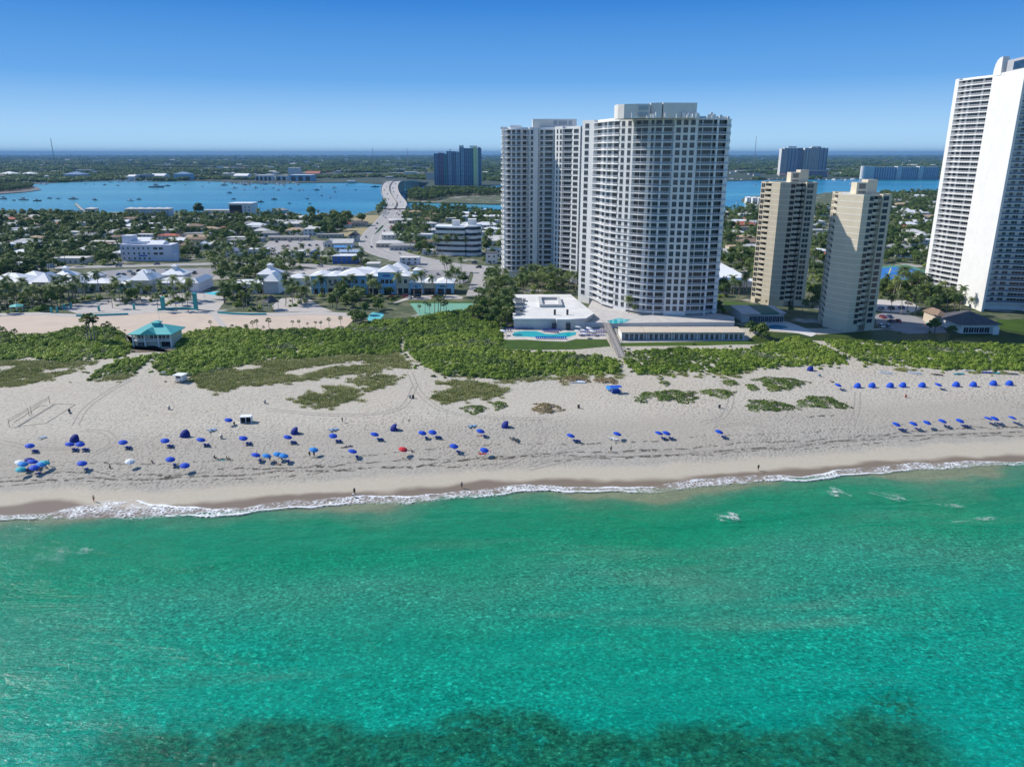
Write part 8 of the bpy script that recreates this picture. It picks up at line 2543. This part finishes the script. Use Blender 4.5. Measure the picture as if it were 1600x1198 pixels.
for px, py, w, k, c_ in ((6, 311.5, 15, 'm', 2), (36, 313, 18, 'm', 2), (22, 313.8, 8, 'm', 2), (58.5, 314.4, 12, 'm', 1), (78, 310.3, 8, 'm', 1), (91, 310.8, 7, 'm', 2), (114, 311.6, 16, 'm', 2), (148, 313, 10, 'm', 1), (204, 314.3, 11, 'm', 0), (217, 312, 8, 'm', 1), (134, 288, 5, 'm', 0), (147, 288.5, 5, 'm', 0), (163.5, 289.4, 6, 'm', 1), (184, 290.4, 7, 'm', 0), (220, 289, 4, 's', 0), (172, 285, 8, 'm', 0),
        (245, 293.2, 24, 'm', 2), (262, 291, 9, 'm', 1), (273.5, 287.5, 4, 'm', 0), (289.5, 289.4, 4, 'm', 1), (350, 290, 11, 'm', 1), (366.5, 294.4, 9, 'm', 0), (381.5, 297.2, 6, 'm', 0), (359, 301.9, 9, 'm', 1), (365, 311.5, 8, 'm', 1), (399.5, 294, 9, 'm', 0), (412, 296.4, 5, 'm', 0), (426.5, 294.4, 6, 'm', 0), (434.7, 297.4, 7, 'm', 0), (453.5, 295.4, 8, 'm', 0), (467.5, 298, 6, 's', 0), (473, 297.6, 6, 'm', 0),
        (428.7, 312, 10, 's', 1), (407, 316, 11, 'm', 1), (495, 297.6, 9, 'm', 1), (501.7, 292, 5, 'm', 0), (522, 294, 9, 'm', 0), (523.5, 300.5, 5, 'm', 1), (586.5, 292.6, 13, 'm', 1), (480, 311, 6, 's', 1), (503, 306, 5, 's', 1), (516, 309, 5, 's', 0), (452, 318, 6, 's', 1), (484, 318.5, 5, 's', 1), (743, 330.5, 9, 'm', 0), (752, 329, 6, 's', 0), (316, 292, 5, 'm', 0), (326, 286, 5, 's', 0), (390, 288.6, 5, 'm', 0), (444, 290.6, 7, 's', 0), (541, 290, 5, 'm', 0), (556, 297, 4, 'm', 1),
        (1180, 290, 5, 'm', 0), (1330, 288, 6, 'm', 0), (1440, 292, 5, 'm', 0), (1152, 318, 5, 's', 0)):
    boat(px, py, w, k, rc.uniform(-.5, .5) + rc.choice((0, math.pi)), (HULLW, HULLB, HULLG)[c_], 'on the open lagoon')
def marina(x0, x1, y0, y1, n, place, mast=.12):
    for k in range(n):
        boat(rc.uniform(x0, x1), rc.uniform(y0, y1), rc.uniform(5, 11), 's' if rc.random() < mast else 'm', rc.uniform(-.4, .4) + 1.57, HULLW if rc.random() < .85 else HULLB, place)
marina(345, 380, 285.5, 288.5, 14, 'in the marina below the sheds'); marina(380, 470, 286, 289.5, 30, 'in the marina below the sheds'); marina(0, 75, 287.4, 288.6, 20, 'in the marina opposite the spoil island'); marina(175, 260, 282.8, 284.5, 18, 'along the docks by the dark shed'); marina(1140, 1335, 279.6, 282, 26, 'along the docks by the grey tower pair')
for k in range(9):
    p = G(549 + k * 4.2, 333.4, -1.2); o = MB().tube((0, 0, -2), (0, 0, 3.2), .22, .2, 6).build('mooring_pile', BARK, None, p); tag(o, 'dark mooring pile standing in the shallows off the dirt lot', 'pile', 'mooring piles off the dirt lot')
# dock at the lagoon shore
a, b_ = G(118, 318, 0), G(132, 331, 0); root = empty('dock', (a.x, a.y, 0), 0, 'wooden dock reaching into the lagoon beside the lone townhouse', 'dock')
d = b_ - a; nn_ = Vector((-d.y, d.x, 0)).normalized() * 2.0
MB().prism([(nn_.x, nn_.y), (-nn_.x, -nn_.y), (d.x - nn_.x, d.y - nn_.y), (d.x + nn_.x, d.y + nn_.y)], -.4, -.1).build('deck', WOOD, root)
for k in range(7):
    for sg in (-1, 1):
        c_ = d * (k / 6) + nn_ * sg; MB().tube((c_.x, c_.y, -3), (c_.x, c_.y, .8), .2, .2, 6).build('pile', BARK, root)

# ------------------------------------------------------------------ far shore buildings
rf = random.Random(31)
FW = [M('far_wall_white', (.66, .66, .65), .8, .06, .02), M('far_wall_cream', (.58, .53, .44), .8, .06, .02), M('far_wall_grey', (.40, .41, .42), .8, .08, .02)]
FR = [M('far_roof_white', (.80, .80, .79), .7, .06, .02), M('far_roof_grey', (.42, .42, .42), .9, .1, .02), M('far_roof_tan', (.48, .38, .28), .9, .1, .02), M('far_roof_red', (.42, .17, .11), .9, .1, .02), M('far_roof_blue', (.16, .26, .40), .8, .1, .02)]


def far_building(px, py, wpx, hpx, wall, roof, style='flat', depth=None, name='house', place='on the far shore', desc=None, label=None, bays=0):
    p = G(px, py); m_ = mpp(p); w = wpx * m_; h = max(3.5, hpx * m_); dp = depth or max(10, w * .4)
    root = empty(name, (p.x, p.y, 0), rf.uniform(-.05, .05))
    MB().box(-w / 2, w / 2, 0, dp, -.5, h).build('wall', wall, root)
    r_ = MB()
    if style == 'hip': r_.hip(-w / 2, w / 2, 0, dp, h + .01, min(dp, w) * .16, 0, None, .6)
    elif style == 'gable': r_.gable(-w / 2, w / 2, 0, dp, h + .01, dp * .16, 0, .6)
    else: r_.box(-w / 2 - .3, w / 2 + .3, -.3, dp + .3, h + .01, h + .6)
    r_.build('roof', roof, root)
    for k in range(bays):
        x = -w / 2 + w * (k + .2) / bays; MB().box(x, x + w / bays * .6, -.2, .05, .1, h * .75).build('bay_door', SHUTTER, root)
    if label: tag(root, label, 'building')
    else: LABEL_ME.append((root, desc or 'pale building', px, py, 'building', place))
    return root


for a in ((221, 281.5, 22, 8, FW[2], M('slate_blue_roof', (.13, .17, .28), .7, .1), 'flat', 40, 'boat_shed', 'dark blue boat shed on the far shore', 1), (205, 282, 12, 6, FW[0], FR[0], 'gable', 30, 'boat_shed', 'white boat shed touching the dark blue shed', 0), (246, 281, 22, 6, FW[0], FR[0], 'gable', 40, 'boat_shed', 'long white boat shed beyond the dark blue shed', 0), (284, 281.5, 24, 9, M('far_wall_blue', (.30, .48, .62), .8, .06), FR[4], 'hip', 40, 'boat_shed', 'light blue hip-roofed shed at the shed row end', 0),
          (114, 279, 30, 6, FW[2], FR[4], 'hip', 50, 'hall', 'grey blue hip-roofed hall on the far shore', 0), (41, 275, 17, 3, FW[0], FR[0], 'hip', 50, 'hall', 'white dome-like hip roof on the far shore', 0), (9, 275, 22, 3, FW[0], FR[0], 'hip', 50, 'hall', 'white roof at the photo edge on the far shore', 0), (459, 276, 17, 13, FW[0], FR[0], 'flat', 40, 'office_tower', 'white square tower block above the marina', 0), (470, 283, 34, 9, M('far_wall_blue', (.30, .48, .62), .8, .06), FR[0], 'flat', 50, 'boat_shed', 'blue-walled shed with a dark door at the marina', 3), (488, 276.5, 22, 5, FW[1], FR[3], 'gable', 50, 'warehouse', 'orange-roofed warehouse behind the marina', 0),
          (412, 282.5, 26, 8, FW[0], FR[0], 'flat', 40, 'boat_shed', 'white open boat shed in the marina, twin dark bays', 4), (376, 281, 22, 6, FW[0], FR[0], 'gable', 40, 'boat_shed', 'white gabled shed at the masts end of the marina', 0), (440, 282, 16, 7, FW[0], FR[1], 'flat', 40, 'boat_shed', 'white shed between open shed and blue shed', 2), (641, 276, 19, 7, FW[0], FR[0], 'flat', 30, 'hotel', 'white block beside the bridge on the far shore', 0), (673, 281, 15, 11, FW[1], FR[1], 'flat', 30, 'hotel', 'cream tiered block next to the blue yellow towers', 0), (548, 286, 12, 3, FW[1], FR[0], 'flat', 20, 'house', 'low cream waterside house opposite the bridge bend', 0)):
    far_building(*a[:8], name=a[8], label=a[9], bays=a[10])
MB_ = far_building
for k, (px, py, w) in enumerate(((1171, 318, 9), (1180, 318.6, 9), (1189, 319, 9))):
    root = house(px, py, w, 12, 9, 'hip', WHITE, ROOFW, 1.6, 0, True, 'townhouse', ('white townhouse at the tip of the little point by the cream tower', 'middle white townhouse on the little point by the cream tower', 'white townhouse on the little point, nearest the cream tower')[k], 'townhouse', 3)
r_, w_ = far_tower('podium_block', 'blue-shaded podium joining the grey tower pair', 1250, 1292, 277, [(0, 1, 22, 0, BLUEW, BLUEG, 12)], 30, 'building')
DN = {0: 'white', 1: 'grey-roofed', 2: 'tan-roofed', 3: 'red-roofed', 4: 'blue-roofed'}
cnt = 0
while cnt < 250:
    u = rf.random()
    py = 250 + 29 * u ** .8
    px = rf.uniform(-10, 790) if rf.random() < .72 else rf.uniform(1132, 1470)
    lim = np.interp(px, [0, 100, 250, 345, 480, 600, 690, 790, 1130, 1200, 1340, 1470], [284, 282, 281, 281, 282, 285, 287, 284, 279.5, 277.5, 276, 276])
    if py > lim: continue
    if 676 < px < 756 and py > 262: continue
    big = rf.random() < .35 and py < 274
    w = rf.uniform(16, 34) if big else rf.uniform(5, 12)
    ri = rf.choice((0, 0, 0, 1, 1, 2, 2, 3, 4) if not big else (0, 0, 0, 1, 2))
    far_building(px, py, w * (1 if py > 258 else .7), 2.4 if not big else 2.1, FW[rf.choice((0, 0, 1, 2))], FR[ri], 'hip' if not big and rf.random() < .6 else 'flat', None, 'warehouse' if big else 'far_house', 'on the far shore', DN[ri] + (' long low warehouse' if big else ' far bungalow'))  # small far ones are houses of no particular type, big ones warehouses
    cnt += 1
# radio masts
for px, top, dist, lab in ((79, 216, 4200, 'tall lattice radio mast over the far woods, seaward of the marina'), (582, 231, 4600, 'thin radio mast on the skyline above the bridge, inner one'), (636, 231.5, 4600, 'thin radio mast on the skyline beside the blue yellow towers'), (1182, 213, 4200, 'tall lattice radio mast between the big condo and the grey pair'), (355, 257, 2500, 'slim white mast over the marina, inner one'), (397, 258, 2500, 'slim white mast over the marina, outer one'), (1439, 248, 3600, 'slim pale mast above the blue-shaded condo slabs')):
    dy = (599 - top) / F; ty = dist; t_ = ty / (dy * SP + CP); z = CAMZ + t_ * (dy * CP - SP); x = t_ * (px - 800) / F
    root = empty('radio_mast', (x, ty, 0), 0, lab, 'mast', 'radio masts on the skyline')
    r_ = dist / 4200 * (2.2 if z > 90 else 1.0)
    lg = MB()
    for k in range(3):
        a = 2.094 * k; lg.tube((r_ * math.cos(a), r_ * math.sin(a), 0), (r_ * .4 * math.cos(a), r_ * .4 * math.sin(a), z), r_ * .28, r_ * .2, 4)
    lg.build('lattice', METAL, root)
    br = MB()
    for k in range(14):
        for j in range(3):
            a, b2_ = 2.094 * j, 2.094 * (j + 1); f0, f1 = 1 - .6 * k / 14, 1 - .6 * (k + 1) / 14
            br.tube((r_ * f0 * math.cos(a), r_ * f0 * math.sin(a), z * k / 14), (r_ * f1 * math.cos(b2_), r_ * f1 * math.sin(b2_), z * (k + 1) / 14), r_ * .1, r_ * .1, 3)
    br.build('bracing', METAL, root)
# ------------------------------------------------------------------ labels that say which one
LM += [('the spoil island', 30, 296), ('the marina sheds', 440, 282), ('the dark blue boat shed', 221, 280), ('the blue and yellow towers', 715, 280), ('the grey tower pair', 1254, 272), ('the blue-shaded condo slabs', 1405, 275), ('the far lone mast', 79, 258), ('the white square tower block', 459, 270), ('the orange-roofed warehouse', 488, 274), ('the cream tiered block', 673, 278),
       ('the lagoon townhouses', 235, 332), ('the pale inland car park', 460, 385), ('the red gabled house', 540, 352), ('the promenade seat wall', 160, 490), ('the shade sail', 332, 464), ('the garden of the rear condo', 830, 452), ('the lone townhouse', 141, 335), ('the turquoise-walled house', 328, 362), ('the red-roofed house behind the condo', 1167, 352), ('the sailboats off the bridge', 500, 308), ('the long white barge yacht', 245, 293), ('the small dock', 124, 322), ('the crest of the bridge', 615, 284)]
for o, a in HOUSES:
    px, py, wpx, dp, h, st, wl, rf_, rise = a
    rn = {'white_metal_roof': 'white', 'sunbleached_flat_roof': 'pale', 'grey_shingle_roof': 'grey', 'brown_shingle_roof': 'brown', 'red_tile_roof': 'red', 'tan_tile_roof': 'tan', 'blue_metal_roof': 'blue', 'dark_shingle_roof': 'dark', 'pale_grey_roof': 'light grey', 'slate_blue_roof': 'slate blue', 'blue_grey_awning': 'blue grey'}.get(rf_.name, 'pale')
    d = rn + (' flat' if st == 'flat' else ' hipped' if st == 'hip' else ' gabled') + '-roofed ' + ('two-storey ' if h > 4.7 else '') + ('long house' if wpx * mpp(o.location) > 24 else 'house')
    LABEL_ME.append((o, d, px, py, 'house', 'among the trees'))
import collections
buck = collections.defaultdict(list)
for it in LABEL_ME:
    o, d, px, py, cat, place = it
    best = sorted(LM, key=lambda l: (l[1] - px) ** 2 + 9 * (l[2] - py) ** 2)[0]
    dx, dy = px - best[1], (py - best[2]) * 2.2
    rel = ('left of ' if dx < 0 else 'right of ') if abs(dx) > abs(dy) else ('behind ' if dy < 0 else 'in front of ')
    buck[(d, rel, best[0], place, cat)].append((abs(dx) + abs(dy), it))
used = set(filter(None, (o.get('label') for o in bpy.data.objects)))
for (d, rel, lm, place, cat), its in buck.items():
    its.sort(key=lambda q: q[0])
    pl = place if not any(w in place for w in lm.split() if len(w) > 5) else ''
    for k, (_q, it) in enumerate(its):
        o = it[0]
        if len(its) == 1: lab = d + ' ' + pl + ' ' + rel + lm
        elif len(its) <= 4: lab = ('closest', 'second closest', 'third closest', 'fourth closest')[k] + ' ' + d + ' ' + rel + lm + ' ' + pl
        else: lab = d + ' ' + pl + ' ' + rel + lm
        lab = ' '.join(lab.split()[:16])
        if len(its) > 4: o['group'] = d + 's ' + rel + lm + ' ' + place
        else:
            if lab in used: lab = ' '.join(('another ' + lab).split()[:16])
            o['group'] = {'tree': 'broadleaf trees ', 'palm tree': 'palm trees ', 'car': 'cars ', 'boat': 'boats ', 'house': 'houses ', 'building': 'far buildings '}[cat] + place
        used.add(lab)
        o['label'] = lab; o['category'] = cat

# ------------------------------------------------------------------ haze: the moist air between here and the horizon
m = bpy.data.materials.new('haze'); m.use_nodes = True; t = m.node_tree
t.nodes.remove(t.nodes['Principled BSDF'])
pv = t.nodes.new('ShaderNodeVolumePrincipled')
pv.inputs['Color'].default_value = (.20, .43, .72, 1); pv.inputs['Density'].default_value = HAZE; pv.inputs['Anisotropy'].default_value = .0
t.links.new(pv.outputs[0], t.nodes['Material Output'].inputs['Volume'])
tag(MB().box(-61000, 61000, -760, 46000, -6, 165, 0).build('haze', m), kind='stuff')
